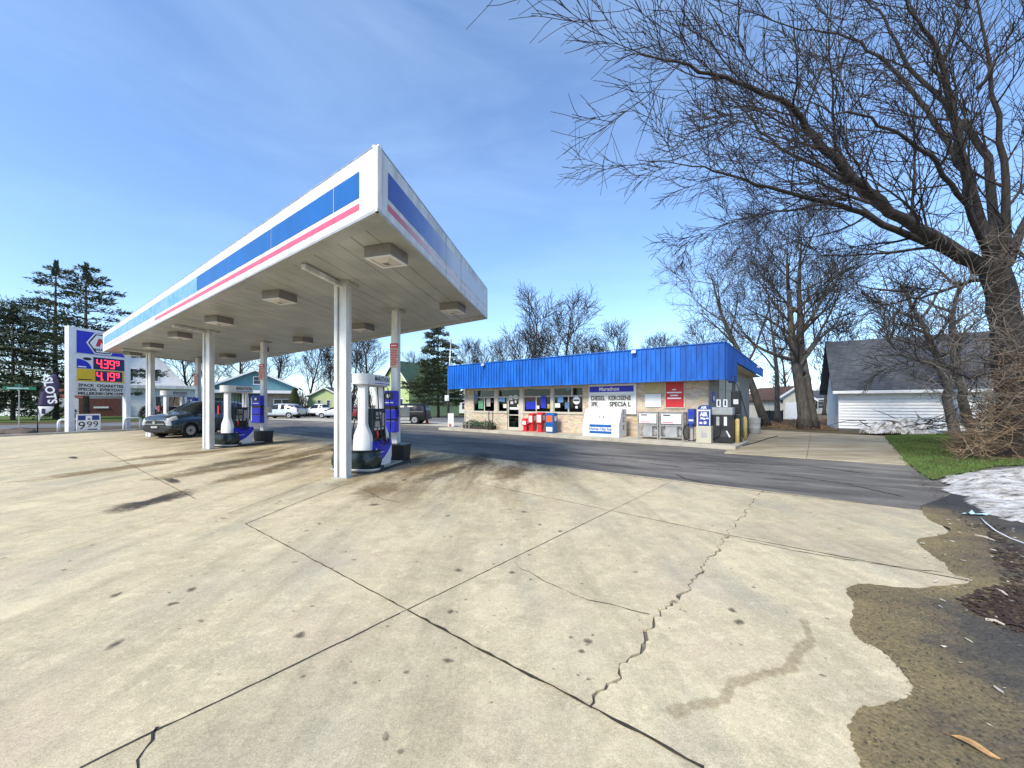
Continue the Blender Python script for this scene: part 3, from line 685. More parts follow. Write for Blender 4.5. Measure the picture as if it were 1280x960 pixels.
# ================================================================ PUMP ISLANDS (x right, y away along the island)
CURBD = mat('dark_painted_kerb', (.05,.05,.05), .7, var=.3, vscale=8)
BAG = mat('crumpled_dark_plastic', (.010,.026,.025), .28, var=.4, vscale=5)
NOTICE = mat('pinkish_notice', (.62,.42,.36), .6, var=.25, vscale=14)
BEIGE = mat('beige_plastic', (.52,.49,.38), .5, var=.08)
SCREEN = mat('display_glass', (.25,.27,.26), .2, var=.2)
def rrect(w, d, r, n=5, cx=0, cy=0):
    out = []
    for (sx, sy, a0) in ((1,1,0),(-1,1,90),(-1,-1,180),(1,-1,270)):
        for k in range(n+1):
            t = R(a0+90*k/n); out.append((cx+sx*(w-r)+r*math.cos(t), cy+sy*(d-r)+r*math.sin(t)))
    return out
def dispenser(loc, lab):
    t = thing('fuel_dispenser', lab, 'fuel pump', loc, RZI, 'fuel dispensers under the canopy')
    # header beam on two bottle shaped posts
    MB().prism(rrect(.21,.60,.05,cx=.07,cy=1.17), 2.15, 2.41).build('header', WHITE, t, bevel=.015)
    MB().prism(rrect(.17,.56,.10,cx=.07,cy=1.17), 2.12, 2.149).build('header_underside', GREYM, t)
    prof = [(.10,2.13),(.10,1.20),(.12,1.12),(.17,1.0),(.21,.90),(.225,.78),(.23,.15)]
    for yc in (.74,1.58):
        pl = [(.07+w_, z) for w_, z in prof[::-1]] + [(.07-w_, z) for w_, z in prof]
        MB().slab_xz(pl, yc-.07, yc+.07).build('post', WHITE, t, bevel=.008)
    MB().box(-.135,.835,.70,.275,1.49,1.52).build('cabinet', DKGREEN, t, bevel=.02)
    MB().box(-.145,.825,1.52,.285,1.50,1.55).build('cabinet_cap', BLACK, t)
    for sx, xf in ((1,.276),(-1,-.136)):
        def sb(name, mt, y0, z0, y1, z1, o0, o1, par=t):
            x0, x1 = sorted((xf+sx*o0, xf+sx*o1)); return MB().box(x0,y0,z0,x1,y1,z1).build(name, mt, par)
        pn = sb('price_panel', BLACK, .88,1.28,1.45,1.50, .0,.015)
        sb('price_display', SCREEN, .95,1.38,1.22,1.47, .017,.022); sb('price_display', SCREEN, .95,1.30,1.22,1.35, .017,.022)
        sb('card_reader', GREYM, 1.27,1.10,1.42,1.44, .0,.035); sb('keypad', SCREEN, .93,1.09,1.20,1.24, .0,.02)
        for k in range(3):
            nb = MB(); y = .96+k*.17; x = xf+sx*.05
            nb.tube([(xf,y,.96),(x,y,1.0),(x+sx*.01,y,.90),(x-sx*.01,y,.80)], [.022,.028,.03,.018], 6); nb.build('nozzle', BLACK if k else RED, t, smooth=True)
            sb('grade_button', PAPER, y-.05,1.02,y+.05,1.07,.0,.012)
            hp = []
            for j in range(13):
                f = j/12; hp.append((xf+sx*(.06+.16*math.sin(f*math.pi)+.02*k), y+.12*math.sin(f*math.pi*2+k), .80-.45*math.sin(min(1,f*1.6)*math.pi/2)+f*f*1.75))
            MB().tube(hp, .014, 5).build('hose', RUBBER, t, smooth=True)
        # bulging blue skirt with a white swoosh
        pr = []
        for j in range(9):
            f = j/8; pr.append((.75+f*.95, .0))
        sk = MB(); o0 = .04; n = 12
        top = [(.78+.92*i/n, .74) for i in range(n+1)]
        bot = [(.78+.92*i/n, .20+.42*(i/n)**2.2) for i in range(n+1)]
        vs = []; 
        for (y, z), (y2, z2) in zip(top, bot): vs += [(xf+sx*.055, y, z), (xf+sx*.075, y2, z2)]
        for (y, z), (y2, z2) in zip(top, bot): vs += [(xf, y, z), (xf, y2, z2)]
        fs = []; m = 2*(n+1)
        for i in range(n):
            a = 2*i; f4 = [(a,a+1,a+3,a+2),(m+a,m+a+2,m+a+3,m+a+1),(a,a+2,m+a+2,m+a),(a+1,m+a+1,m+a+3,a+3)]
            fs += f4 if sx < 0 else [f[::-1] for f in f4]
        fs += [(0,m,m+1,1),(2*n,2*n+1,m+2*n+1,m+2*n)]
        sk.add(vs, fs).build('blue_skirt', BLUE, t)
        # white lower cover, follows the curve below the blue
        wl = MB(); pl = [(.78+.92*i/n, .195+.42*(i/n)**2.2) for i in range(n+1)]
        wl.slab_yz([(.78,.10),(1.62,.10),(1.70,.30)] + pl[::-1], *sorted((xf, xf+sx*.065))).build('lower_cover', WHITE, t)
        lg = MB(); lg.add([(xf+sx*.084, .86+.055*math.cos(k*math.pi/3), .52+.055*math.sin(k*math.pi/3)) for k in range(6)], [tuple(range(6)) if sx > 0 else tuple(range(5,-1,-1))]); lg.build('hexagon_badge', TEXTW, t)
        MB().box(*sorted((xf+sx*.079, xf+sx*.083))[:1], .95,.44, sorted((xf+sx*.079, xf+sx*.083))[1],1.25,.455).build('white_line', TEXTW, t)
    # lettering on the right side of the header
    me = text('MARATHON', TEXTK, t, 0, 0, .17, 0, width=.74, bold=.006)
    me.rotation_euler = (0,0,R(90)); me.location = (.07+.212, 1.30, 2.30)
    ul = MB().box(.281,.93,2.185,.283,1.67,2.205).build('underline', BLUE, t)
    # overhead hoses on the left of the near post
    MB().tube([(-.10,.66,2.12),(-.17,.62,1.9),(-.15,.64,1.5),(-.25,.62,1.1),(-.36,.62,.7),(-.24,.70,.45)], .014, 5).build('hose', RUBBER, t, smooth=True)
    MB().tube([(-.05,.66,2.12),(-.14,.66,1.8),(-.22,.68,1.3),(-.30,.66,.85),(-.26,.74,.62)], .012, 5).build('hose', RUBBER, t, smooth=True)
    MB().box(-.24,.60,1.28,-.19,.66,1.62).build('hose_guard', RED, t)
    return t
ISL = [('nearest the camera', 'nearest island'), ('in the middle of the canopy', 'middle island'), ('at the far end behind the car', 'far island')]
proto = {}
def bumper_mesh():
    mb = MB(); n = 40; rows = 14; v = []
    def ringp(t, z, off):
        x = .61*math.copysign(abs(math.cos(t))**.55,math.cos(t)); y = -.40*abs(math.sin(t))**.5
        nl = noise.noise(Vector((x*5, y*5, z*7)))*.022 + noise.noise(Vector((x*14, z*16, 3)))*.010
        k = 1+(nl+off)/.6
        return (x*k-.12, .88+y*k, z)
    for j in range(rows):
        z = .10+.42*j/(rows-1); off = -.05*(j/(rows-1)-.5)**2*4 + (.03 if j == rows-1 else 0)
        for i in range(n+1): mb.v.append(ringp(math.pi*i/n, z, off))
    for j in range(rows-1):
        for i in range(n):
            a = j*(n+1)+i; mb.f.append((a+1,a,a+n+1,a+n+2))
    top = (rows-1)*(n+1); mb.f.append(tuple(top+i for i in range(n,-1,-1)))
    return mb
for k, (lw, lw2) in enumerate(ISL):
    loc = P0 + cp((2.8,12.2,21.5)[k], 1.7)
    if k == 0:
        isl = thing('pump_island', 'low dark pump island kerb under the pump %s' % lw, 'island', loc, RZI, 'pump islands'); proto['i'] = isl
        MB().prism(rrect(.42,1.12,.3,cx=.05,cy=1.62), 0, .10).build('kerb_top', CONC2, isl, bevel=.02)
        MB().prism(rrect(.45,1.15,.3,cx=.05,cy=1.62), 0, .075).build('steel_edge', CURBD, isl)
        proto['d'] = dispenser(loc, 'white arched fuel pump with blue skirt, %s' % lw)
        bm_ = thing('crash_bumper', 'dark green crumpled plastic bumper at the pump %s' % lw, 'bumper', loc, RZI, 'bumpers at the pumps'); proto['b'] = bm_
        bumper_mesh().build('wrapped_body', BAG, bm_, smooth=True)
        MB().tube([(.49+.0,.86,.06),(.49,.86,.16)], .07, 10).build('corner_foot', BLACK, bm_)
        pl = [( -.12+.60*math.copysign(abs(math.cos(math.pi*i/24))**.55,math.cos(math.pi*i/24)), .88-.40*abs(math.sin(math.pi*i/24))**.5) for i in range(25)][::-1]
        MB().tube([(x,y,.54) for x,y in pl], .02, 6).build('top_rim', BLACK, bm_); MB().tube([(x,y-.015,.085) for x,y in pl], .03, 6).build('bottom_rim', GREYM, bm_)
        tw = thing('service_tower', 'blue windshield service box on the back column, %s' % lw2, 'service box', loc, RZI, 'blue service boxes on columns'); proto['t'] = tw
        for z0, z1 in ((.87,1.20),(1.24,1.52),(1.62,2.05)):
            MB().box(-.19,2.17,z0,.22,2.40,z1).build('blue_box', BLUE, tw, bevel=.015)
        for z0, z1 in ((1.20,1.24),(1.52,1.62)): MB().box(-.17,2.20,z0,.20,2.40,z1).build('dark_slot', BLACK, tw)
        MB().box(-.20,2.155,1.66,-.172,2.17,1.95).build('squeegee', PAPER, tw); MB().box(-.12,2.162,1.80,.14,2.169,2.0).build('towel_slot', BLACK, tw)
        MB().wheel([(.001,-.002),(.055,-.002),(.055,.006),(.001,.006)], 14, (.01,2.158,1.90)).build('round_sticker', TEXTW, tw)
        MB().box(-.12,2.162,1.70,.16,2.169,1.725).build('white_line', TEXTW, tw); MB().box(-.225,2.17,.95,-.192,2.25,1.6).build('side_strip', PAPER, tw)
        bb = thing('paper_box', 'beige plastic box on the side of the back column, %s' % lw2, 'box', loc, RZI, 'beige boxes on columns'); proto['p'] = bb
        MB().box(.24,2.33,1.30,.48,2.55,1.56).build('body', BEIGE, bb, bevel=.02); MB().box(.235,2.325,1.53,.485,2.555,1.575).build('lid', GREYM, bb, bevel=.01)
        tb = thing('waste_bin', 'square black waste bin beside the back column, %s' % lw2, 'bin', loc, RZI, 'black bins at the islands'); proto['w'] = tb
        mb = MB(); mb.add([(-.03,2.12,.02),(.47,2.12,.02),(.47,2.58,.02),(-.03,2.58,.02),(-.06,2.09,.52),(.50,2.09,.52),(.50,2.61,.52),(-.06,2.61,.52)], [(0,3,2,1),(0,1,5,4),(1,2,6,5),(2,3,7,6),(3,0,4,7),(4,5,6,7)]); mb.build('body', BLACK, tb, bevel=.02)
        MB().box(-.075,2.075,.50,.515,2.625,.535).build('rim', DKGREEN, tb, bevel=.01)
        no = thing('warning_notice', 'white and red warning notice high on the back column, %s' % lw2, 'notice', loc, RZI, 'notices on columns'); proto['n'] = no
        MB().box(-.06,2.40,2.72,.19,2.425,3.42).build('board', NOTICE, no); MB().box(-.06,2.392,3.29,.19,2.399,3.42).build('red_heading', RED, no)
        for j in range(9):
            MB().box(-.035,2.395,3.20-j*.05,.165-(.03 if j%3 == 2 else 0),2.399,3.222-j*.05).build('text_line', RED, no)
        MB().box(-.02,2.388,3.34,.15,2.391,3.37).build('heading_text', TEXTW, no)
    else:
        for key, lab in (('i','low dark pump island kerb under the pump %s' % lw), ('d','white arched fuel pump with blue skirt, %s' % lw), ('b','dark green crumpled plastic bumper at the pump %s' % lw),
                ('t','blue windshield service box on the back column, %s' % lw2), ('p','beige plastic box on the side of the back column, %s' % lw2), ('w','square black waste bin beside the back column, %s' % lw2), ('n','white and red warning notice high on the back column, %s' % lw2)):
            dup(proto[key], loc, RZI, lab)
# ================================================================ STORE (x right along the front, y inwards)
SE = Vector((.792,-.611,0)); SD = Vector((.611,.792,0)); SO = Vector((-4.25,25.77,0)); SW = 16.32; RZS = math.atan2(-.611,.792)
FB, FT, WY, FL = 2.725, 4.19, .90, .13          # fascia bottom/top, wall plane, floor level
def SF(x, y, z=0): return SO + SE*x + SD*y + Vector((0,0,z))
def sp(u, v, y):                                   # pixel -> (x, z) on the plane y of the store frame
    d = Vector(((u-CX)/F, 1, -(v-HZ)/F)); t = (y + SO.dot(SD))/d.dot(SD); p = d*t
    return (p-SO).dot(SE), CH+p.z
def sx(u, y=WY): return sp(u, 506, y)[0]

def brick_mat():
    m = mat('buff_brick', (.5,.4,.3), .9, var=.1); t = m.node_tree; N = t.nodes; L = t.links; p = N['Principled BSDF']
    c = N.new('ShaderNodeTexCoord'); cx = N.new('ShaderNodeSeparateXYZ'); cb = N.new('ShaderNodeCombineXYZ'); L.new(c.outputs['Object'], cx.inputs[0])
    ad = N.new('ShaderNodeMath'); ad.operation = 'ADD'; L.new(cx.outputs['X'], ad.inputs[0]); L.new(cx.outputs['Y'], ad.inputs[1])
    L.new(ad.outputs[0], cb.inputs[0]); L.new(cx.outputs['Z'], cb.inputs[1])
    b = N.new('ShaderNodeTexBrick'); b.inputs['Scale'].default_value = 1; b.inputs['Brick Width'].default_value = .22; b.inputs['Row Height'].default_value = .075; b.inputs['Mortar Size'].default_value = .006
    b.inputs['Color1'].default_value = (.64,.53,.39,1); b.inputs['Color2'].default_value = (.40,.30,.21,1); b.inputs['Mortar'].default_value = (.55,.50,.42,1); b.inputs['Bias'].default_value = -.25
    L.new(cb.outputs[0], b.inputs['Vector']); 
    n = N.new('ShaderNodeTexNoise'); n.inputs['Scale'].default_value = 6; L.new(c.outputs['Object'], n.inputs['Vector'])
    mx_ = N.new('ShaderNodeMix'); mx_.data_type = 'RGBA'; mx_.blend_type = 'OVERLAY'; mx_.inputs['Factor'].default_value = .35; L.new(b.outputs['Color'], mx_.inputs['A']); L.new(n.outputs['Color'], mx_.inputs['B'])
    L.new(mx_.outputs['Result'], p.inputs['Base Color'])
    bp = N.new('ShaderNodeBump'); bp.inputs['Strength'].default_value = .6; bp.inputs['Distance'].default_value = .01; bp.invert = True; L.new(b.outputs['Fac'], bp.inputs['Height']); L.new(bp.outputs['Normal'], p.inputs['Normal'])
    return m
BRICK = brick_mat()
CREAM = mat('cream_trim', (.55,.51,.42), .55, var=.1, vscale=4)
SIDEW = mat('grey_beige_block', (.36,.34,.29), .8, var=.15, vscale=2, bump=.3, bscale=12)
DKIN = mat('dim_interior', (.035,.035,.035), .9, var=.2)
TANP = mat('tan_panel', (.50,.42,.22), .6, var=.12)

store = thing('store_building', 'brick convenience store with ribbed bright blue metal fascia', 'store', SO, RZS)
# openings along the front, by what the photograph shows
xl, xr = sx(580.5), 15.54
cols_u = [(591.6,617.9),(622.5,649.7),(654.5,688.0),(692.0,728.5)]
bays = [(sx(a), sx(b)) for a, b in cols_u]
SILL = 1.22; TRZ = 2.13; WT = 2.60
solid = [(xl, bays[0][0], FL-.1, FB+.02), (bays[3][1], xr, FL-.1, FB+.02)]
for i, (a, b, z0, z1) in enumerate(solid): MB().box(a, WY, z0, b, WY+.22, z1).build('brick_wall', BRICK, store)
doorx = (sx(634.5), sx(649.2))
for a, b in ((bays[0][0], doorx[0]-.03), (doorx[1]+.05, bays[3][1])):
    MB().box(a, WY+.001, FL-.1, b, WY+.22, SILL-.09).build('brick_wall', BRICK, store)
    MB().box(a-.02, WY-.05, SILL-.088, b+.02, WY+.20, SILL).build('window_sill', CREAM, store, bevel=.008)
MB().box(bays[0][0], WY+.02, WT+.003, bays[3][1], WY+.2, FB+.02).build('header_beam', CREAM, store)
for i in range(3): MB().box(bays[i][1]+.004, WY-.03, SILL+.002 if i != 1 else FL, bays[i+1][0]-.004, WY+.16, WT+.002).build('mullion_post', CREAM, store, bevel=.01)
def window(x0, x1, z0, z1):
    wn = MB(); f = .035
    wn.box(x0,WY+.03,z0,x0+f,WY+.11,z1); wn.box(x1-f,WY+.03,z0,x1,WY+.11,z1); wn.box(x0+f,WY+.03,z0,x1-f,WY+.11,z0+f); wn.box(x0+f,WY+.03,z1-f,x1-f,WY+.11,z1)
    w_ = wn.build('window', CREAM, store); MB().box(x0+f,WY+.06,z0+f,x1-f,WY+.068,z1-f).build('pane', SGLASS, w_); return w_
wins = []
for i, (a, b) in enumerate(bays):
    if i == 3: m = a+(b-a)*.51; window(a, a+(b-a)*.62, TRZ+.004, WT); window(a+(b-a)*.62+.002, b, TRZ+.004, WT)
    else: m = a+(b-a)*(.52 if i == 0 else .47); window(a, b, TRZ+.004, WT)
    if i == 1: wins.append(window(a, doorx[0]-.05, SILL+.002, TRZ))
    else: wins += [window(a, m, SILL+.002, TRZ), window(m+.003, b, SILL+.002, TRZ)]
dr = MB(); x0, x1 = doorx; f = .075
dr.box(x0,WY+.02,FL,x0+f,WY+.09,TRZ); dr.box(x1-f,WY+.02,FL,x1,WY+.09,TRZ); dr.box(x0+f,WY+.02,FL,x1-f,WY+.09,FL+.16); dr.box(x0+f,WY+.02,TRZ-f,x1-f,WY+.09,TRZ); dr.box(x0+f,WY+.02,1.0,x1-f,WY+.09,1.06)
door = dr.build('door', CREAM, store); MB().box(x0+f,WY+.05,FL+.16,x1-f,WY+.058,1.0).build('pane', SGLASS, door); MB().box(x0+f,WY+.05,1.06,x1-f,WY+.058,TRZ-f).build('pane', SGLASS, door)
MB().tube([(x0+.11,WY+.02,.95),(x0+.11,WY-.05,.97),(x0+.11,WY-.05,1.25),(x0+.11,WY+.02,1.27)], .012, 6).build('handle', GALV, door)
# shell and dim interior
MB().box(xl, WY+.22, FL-.1, xl+.2, 15.0, FB+.02).build('side_wall', BRICK, store)
MB().box(xr-.2, WY+.22, FL-.1, xr, 15.0, 3.62).build('side_wall', SIDEW, store)
MB().box(xl+.2, 14.8, FL-.1, xr-.2, 15.0, 3.62).build('back_wall', SIDEW, store)
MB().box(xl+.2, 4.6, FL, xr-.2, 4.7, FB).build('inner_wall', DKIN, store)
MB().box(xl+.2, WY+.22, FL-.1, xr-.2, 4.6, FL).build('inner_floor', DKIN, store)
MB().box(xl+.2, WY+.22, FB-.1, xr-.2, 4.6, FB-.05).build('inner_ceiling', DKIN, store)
MB().box(.1, .12, FT-.30, SW-.1, 15.4, FT-.2).build('roof_slab', GREYM, store)
MB().box(.05, .10, FB+.03, SW-.05, WY+.5, FB+.07).build('eave_soffit', CREAM, store)
MB().box(xr-.02, 1.42, 3.62, SW-.1, 15.2, 3.66).build('eave_soffit', CREAM, store)
# ribbed metal fascia
def ribbed(length, h0, h1, mk, sp_=.212, d=.045):
    mb = MB(); prof = []; x = 0
    while x < length-.02:
        prof += [(x,0),(min(x+sp_-.05,length),0),(min(x+sp_-.042,length),d),(min(x+sp_-.014,length),d),(min(x+sp_-.006,length),0)]; x += sp_
    prof.append((length,0)); 
    n = len(prof)
    for z in (h0,h1):
        for x, o in prof: mb.v.append(mk(x,o,z))
    for i in range(n-1): mb.f.append((i,i+1,n+i+1,n+i))
    return mb
fx = ribbed(SW, FB, FT, lambda x,o,z: (x, -o, z)).build('metal_fascia', SBLUE, store)
so = fx.modifiers.new('thick','SOLIDIFY'); so.thickness = .012; so.offset = -1
fx2 = ribbed(2.9, FB, FT, lambda x,o,z: (SW+o, x, z)).build('metal_fascia', SBLUE, store); so = fx2.modifiers.new('thick','SOLIDIFY'); so.thickness = .012; so.offset = -1
fx3 = ribbed(12.4, 3.64, FT, lambda x,o,z: (SW+o, 2.905+x, z)).build('metal_fascia', SBLUE, store); so = fx3.modifiers.new('thick','SOLIDIFY'); so.thickness = .012; so.offset = -1
fx4 = ribbed(15.3, FB, FT, lambda x,o,z: (-o, 15.3-x, z)).build('metal_fascia', SBLUE, store); so = fx4.modifiers.new('thick','SOLIDIFY'); so.thickness = .012; so.offset = -1
MB().box(-.05,-.05,FT+.001,SW+.05,.08,FT+.045).build('cap_trim', SBLUE, store, bevel=.008); MB().box(SW-.08,.081,FT+.001,SW+.05,15.3,FT+.045).build('cap_trim', SBLUE, store, bevel=.008)
MB().box(-.04,-.04,FB-.045,SW+.04,.06,FB-.002).build('bottom_trim', SBLUE, store, bevel=.006); MB().box(SW-.06,.061,FB-.045,SW+.04,2.9,FB-.002).build('bottom_trim', SBLUE, store, bevel=.006)
MB().box(SW-.3,2.83,FB-.04,SW-.02,2.9,3.7).build('fascia_return', SBLUE, store)
# side doors and small sign on the right wall
for y0, y1 in ((2.9,4.7),(4.85,6.8),(8.0,9.6)):
    dd = MB().box(xr, y0, FL, xr+.05, y1, 3.0).build('side_door', CREAM, store, bevel=.01)
    for k in range(1,5): MB().box(xr+.051, y0+.06, FL+k*.57-.012, xr+.06, y1-.06, FL+k*.57+.012).build('panel_rib', SIDEW, dd)
MB().box(xr, 1.7, 1.75, xr+.02, 2.3, 2.25).build('small_sign', BLUE, store); MB().box(xr+.021, 1.8, 1.85, xr+.024, 2.2, 2.05).build('sign_text', TEXTW, store)
# shelves inside, seen dimly through the glass
rr = random.Random(8); SH = []
for i, c in enumerate(((.4,.08,.06),(.1,.2,.4),(.45,.4,.1),(.12,.3,.15),(.5,.45,.4))): SH.append(mat('stock_%d' % i, c, .6, var=.3, vscale=5))
for i in range(7):
    xs = xl+.8+i*1.55; sh = thing('store_shelf', 'dim stocked shelf inside the store, %s from the left' % ['first','second','third','fourth','fifth','sixth','seventh'][i], 'shelf', SF(xs, 2.0, FL), RZS, 'shelves inside the store')
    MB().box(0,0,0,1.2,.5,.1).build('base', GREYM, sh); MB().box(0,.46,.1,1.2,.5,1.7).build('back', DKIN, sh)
    for k in range(3):
        MB().box(0,.02,.1+k*.5,1.2,.46,.13+k*.5).build('board', GREYM, sh)
        x = .03
        while x < 1.0:
            w_ = rr.uniform(.12,.3); MB().box(x,.06,.132+k*.5,x+w_-.02,.4,.132+k*.5+rr.uniform(.2,.36)).build('goods', rr.choice(SH), sh); x += w_
# posters in the windows: (u0,v0,u1,v1, material)
def poster(u0,v0,u1,v1,mt,lab,txt=None,tm=None):
    y = WY+.022; (a, z1), (b, z0) = sp(u0,v0,y), sp(u1,v1,y)
    t = thing('window_poster', lab, 'poster', SF((a+b)/2, y, z0), RZS, 'posters in the shop windows'); w_, h = b-a, z1-z0
    MB().box(-w_/2,0,0,w_/2,.003,h).build('sheet', mt, t)
    if txt: text(txt, tm or TEXTW, t, 0, h/2, h*.4, -.002, width=w_*.8)
    return t
GRN = mat('green_neon_print', (.12,.35,.20), .5, var=.3, vscale=9)
PBLUE = mat('poster_blue', (.02,.03,.50), .4, var=.15, vscale=6)
poster(598,501,604,511,GRN,'green round logo poster in the leftmost window')
poster(608,498,613,508,SH[4],'grey notice in the second pane from the left')
poster(624,497,631,502,CBLUE2,'pale blue poster in the pane left of the door, upper'); poster(629,505,633,510,PAPER,'white paper in the pane left of the door')
for i, (a,b,c,d) in enumerate(((636.5,494.5,640.5,500),(642,494,647,499),(638,501.5,641.5,505),(637,509,648.5,512),(643.5,500.5,645.5,503.5),(646.5,505.5,649,508.5))):
    poster(a,b,c,d,PAPER,'white paper notice on the glass door, %s' % ['top left','top right','middle left','across the push bar','small below the top right','small at the right edge'][i])
poster(657.5,502,669,511.5,PBLUE,'blue poster in the pane right of the door'); poster(658,496.5,668,498.2,mat('dull_red_print',(.3,.05,.05),.5,var=.2),'thin red strip poster above the blue poster')
poster(676,494.5,682.5,510,PBLUE,'tall bright blue oval poster in the window left of the boxes')
poster(693.5,504,700,509.5,PAPER,'white square card low in the rightmost window bay'); poster(697,495,704,503,CBLUE2,'faded blue figure poster in the rightmost window bay')
t = poster(715,495.5,726,505.5,TEXTW,'white round badge decal in the rightmost pane'); ch = [c for c in t.children][0]
me = ch.data; ms = MB(); w_ = max(v.co.x for v in me.vertices); h = max(v.co.z for v in me.vertices)
ms.wheel([(.001,0),(h/2,0),(h/2,.004),(.001,.004)], 24, (0,0,h/2)); ch.data = ms.mesh('sheet', TEXTW); MB().box(-h*.42,-.004,h*.42,h*.42,-.001,h*.60).build('dark_band', TEXTK, t)
for i,(a,b,c,d,m_,lab) in enumerate(((592.5,493,597,499,SH[1],'dark poster high in the leftmost pane'),(600,483,608,487,SH[2],'yellow strip in the leftmost transom'),(611,482.5,616,488,PAPER,'white card in the leftmost transom'),(625,482,633,488,SH[4],'pale notice in the transom left of the door'),(659,482,666,487,SH[3],'green notice in the transom right of the door'),(671,507,674,511,PAPER,'small white card low beside the oval poster'),(684,505,687,510.5,SH[2],'small yellow card low right of the oval poster'),(706,503,711,511,SH[1],'blue standing poster near the middle mullion of the rightmost bay'),(719,507.5,722,510.5,PAPER,'tiny white card under the round badge'),(708,482,713,488,CBLUE2,'pale blue card in the rightmost transom'))): poster(a,b,c,d,m_,lab)
# flood lights on the fascia
fl0 = None
for u, v, lab in ((605,456,'small white floodlight on the blue fascia above the door'), (793,440,'small white floodlight on the blue fascia above the letter board')):
    x, z = sp(u, v, -.05); pos = SF(x, -.03, min(z, FT-.0))
    if fl0 is None:
        fl0 = thing('floodlight', lab, 'floodlight', pos, RZS, 'floodlights on the store fascia')
        fl0.scale = (.62,.62,.62); MB().box(-.06,-.05,-.06,.06,0,.06).build('bracket', GREYM, fl0); mb = MB(); mb.add([(-.13,-.10,-.06),(.13,-.10,-.06),(.13,-.10,.10),(-.13,-.10,.10),(-.17,-.30,-.12),(.17,-.30,-.12),(.17,-.26,.10),(-.17,-.26,.10)],[(0,1,2,3),(7,6,5,4),(0,4,5,1),(1,5,6,2),(2,6,7,3),(3,7,4,0)]); mb.build('head', WHITE, fl0, bevel=.01)
        MB().box(-.14,-.305,-.09,.14,-.285,.07).build('lens', LENS, fl0)
    else: dup(fl0, pos, RZS, lab)
fl3 = dup(fl0, SF(SW+.03, 11.0, FT-.15), RZS+R(90), 'small white floodlight on the side fascia facing the white garage')

# pavement in front
pv = [(-.6,-.30),(11,-.55),(15.6,-1.25),(17.2,-1.4),(17.2,2.0),(15.56,2.0),(15.56,15),(xl+.05,15),(xl+.05,WY+.05),(-.6,WY+.05)]
pv = [(-.6,-.30),(5,-.40),(10.2,-.95),(15.6,-1.35),(16.9,-1.5),(17.0,1.5),(15.5,1.6),(15.5,WY+.1),(-.6,WY+.1)]
po = MB().prism(pv, -.1, FL-.005).build('store_pavement', CONC2, bevel=.015); po.location = SO; po.rotation_euler = (0,0,RZS); struct(po)

# letter board
a, z1 = sp(735.5,480.5,WY-.12); b, z1b = sp(795,479,WY-.12); z0 = sp(795,518,WY-.12)[1]
bw = b-a; bh = z1b-z0
lb = thing('letter_board', 'white letter board sign with blue header on the brick wall', 'sign', SF(a, WY-.12, z0), RZS)
MB().box(0,0,0,bw,.12,bh).build('cabinet', WHITE, lb, bevel=.015); MB().box(.06,-.006,.06,bw-.12,-.001,bh-.50).build('letter_panel', mat('board_panel_white',(.66,.67,.63),.5,var=.05), lb)
MB().box(.06,-.006,bh-.40,bw-.12,-.001,bh-.10).build('blue_header', BLUE, lb); text('Marathon', TEXTW, lb, bw*.45, bh-.25, .27, -.010, width=bw*.42, bold=.006)
text('DIESEL', TEXTK, lb, .16, bh-.72, .31, -.009, align='LEFT', width=bw*.31, bold=.012); text('KEROSENE', TEXTK, lb, bw*.44, bh-.72, .31, -.009, align='LEFT', width=bw*.46, bold=.012)
text('3PK', TEXTK, lb, .16, bh-1.03, .31, -.009, align='LEFT', width=bw*.15, bold=.012); text('SPECIA L', TEXTK, lb, bw*.46, bh-1.03, .31, -.009, align='LEFT', width=bw*.44, bold=.012)
# ice merchandiser with slanted doors
yf = -.62; x0 = sx(728, yf); x1 = sx(773.6, yf); wI = x1-x0
ice = thing('ice_box', 'white outdoor ice merchandiser with two slanted doors below the letter board', 'ice box', SF(x0, yf, FL), RZS)
MB().slab_yz([(0,.0),(.92,.0),(.92,1.32),(.34,1.32),(.06,.70),(0,.68)], 0, wI).build('body', WHITE, ice, bevel=.015)
for k in range(2):
    xa = .08+k*(wI/2-.03); xb = xa+wI/2-.10; n_ = Vector((0,-.86,.30)).normalized()*.02
    vs = []
    for off in (0, 1):
        for (x, y, z) in ((xa,.077,.735),(xb,.077,.735),(xb,.325,1.285),(xa,.325,1.285)): vs.append((x, y+n_.y*off, z+n_.z*off))
    dI = MB().add(vs, [(4,5,6,7),(0,1,5,4),(1,2,6,5),(2,3,7,6),(3,0,4,7)]).build('door', WHITE, ice); xh = xb-.06 if k == 0 else xa+.06
    MB().box(xh-.012,.10,.86,xh+.012,.16,.98).build('handle', BLACK, dI)
    gk = MB(); gk.add([(x, y-.012, z+.004) for (x,y,z) in ((xa-.035,.067,.705),(xb+.03,.067,.705),(xb+.03,.336,1.312),(xa-.035,.336,1.312))], [(0,1,2,3)]); gk.build('door_gasket', GREYM, dI)
for z0_, z1_ in ((.15,.27),(.46,.58)): MB().box(wI*.20,-.006,z0_,wI*.80,-.002,z1_).build('blue_band', CBLUE, ice)
text('Home City Ice', CBLUE, ice, wI*.5, .365, .17, -.005, width=wI*.62, bold=.006)
for k, c in enumerate('ICE'):
    o = text(c, TEXTK, ice, 0, 0, .30, 0, bold=.01); o.rotation_euler = (0,0,R(90)); o.location = (wI+.004, .55, 1.16-k*.36)
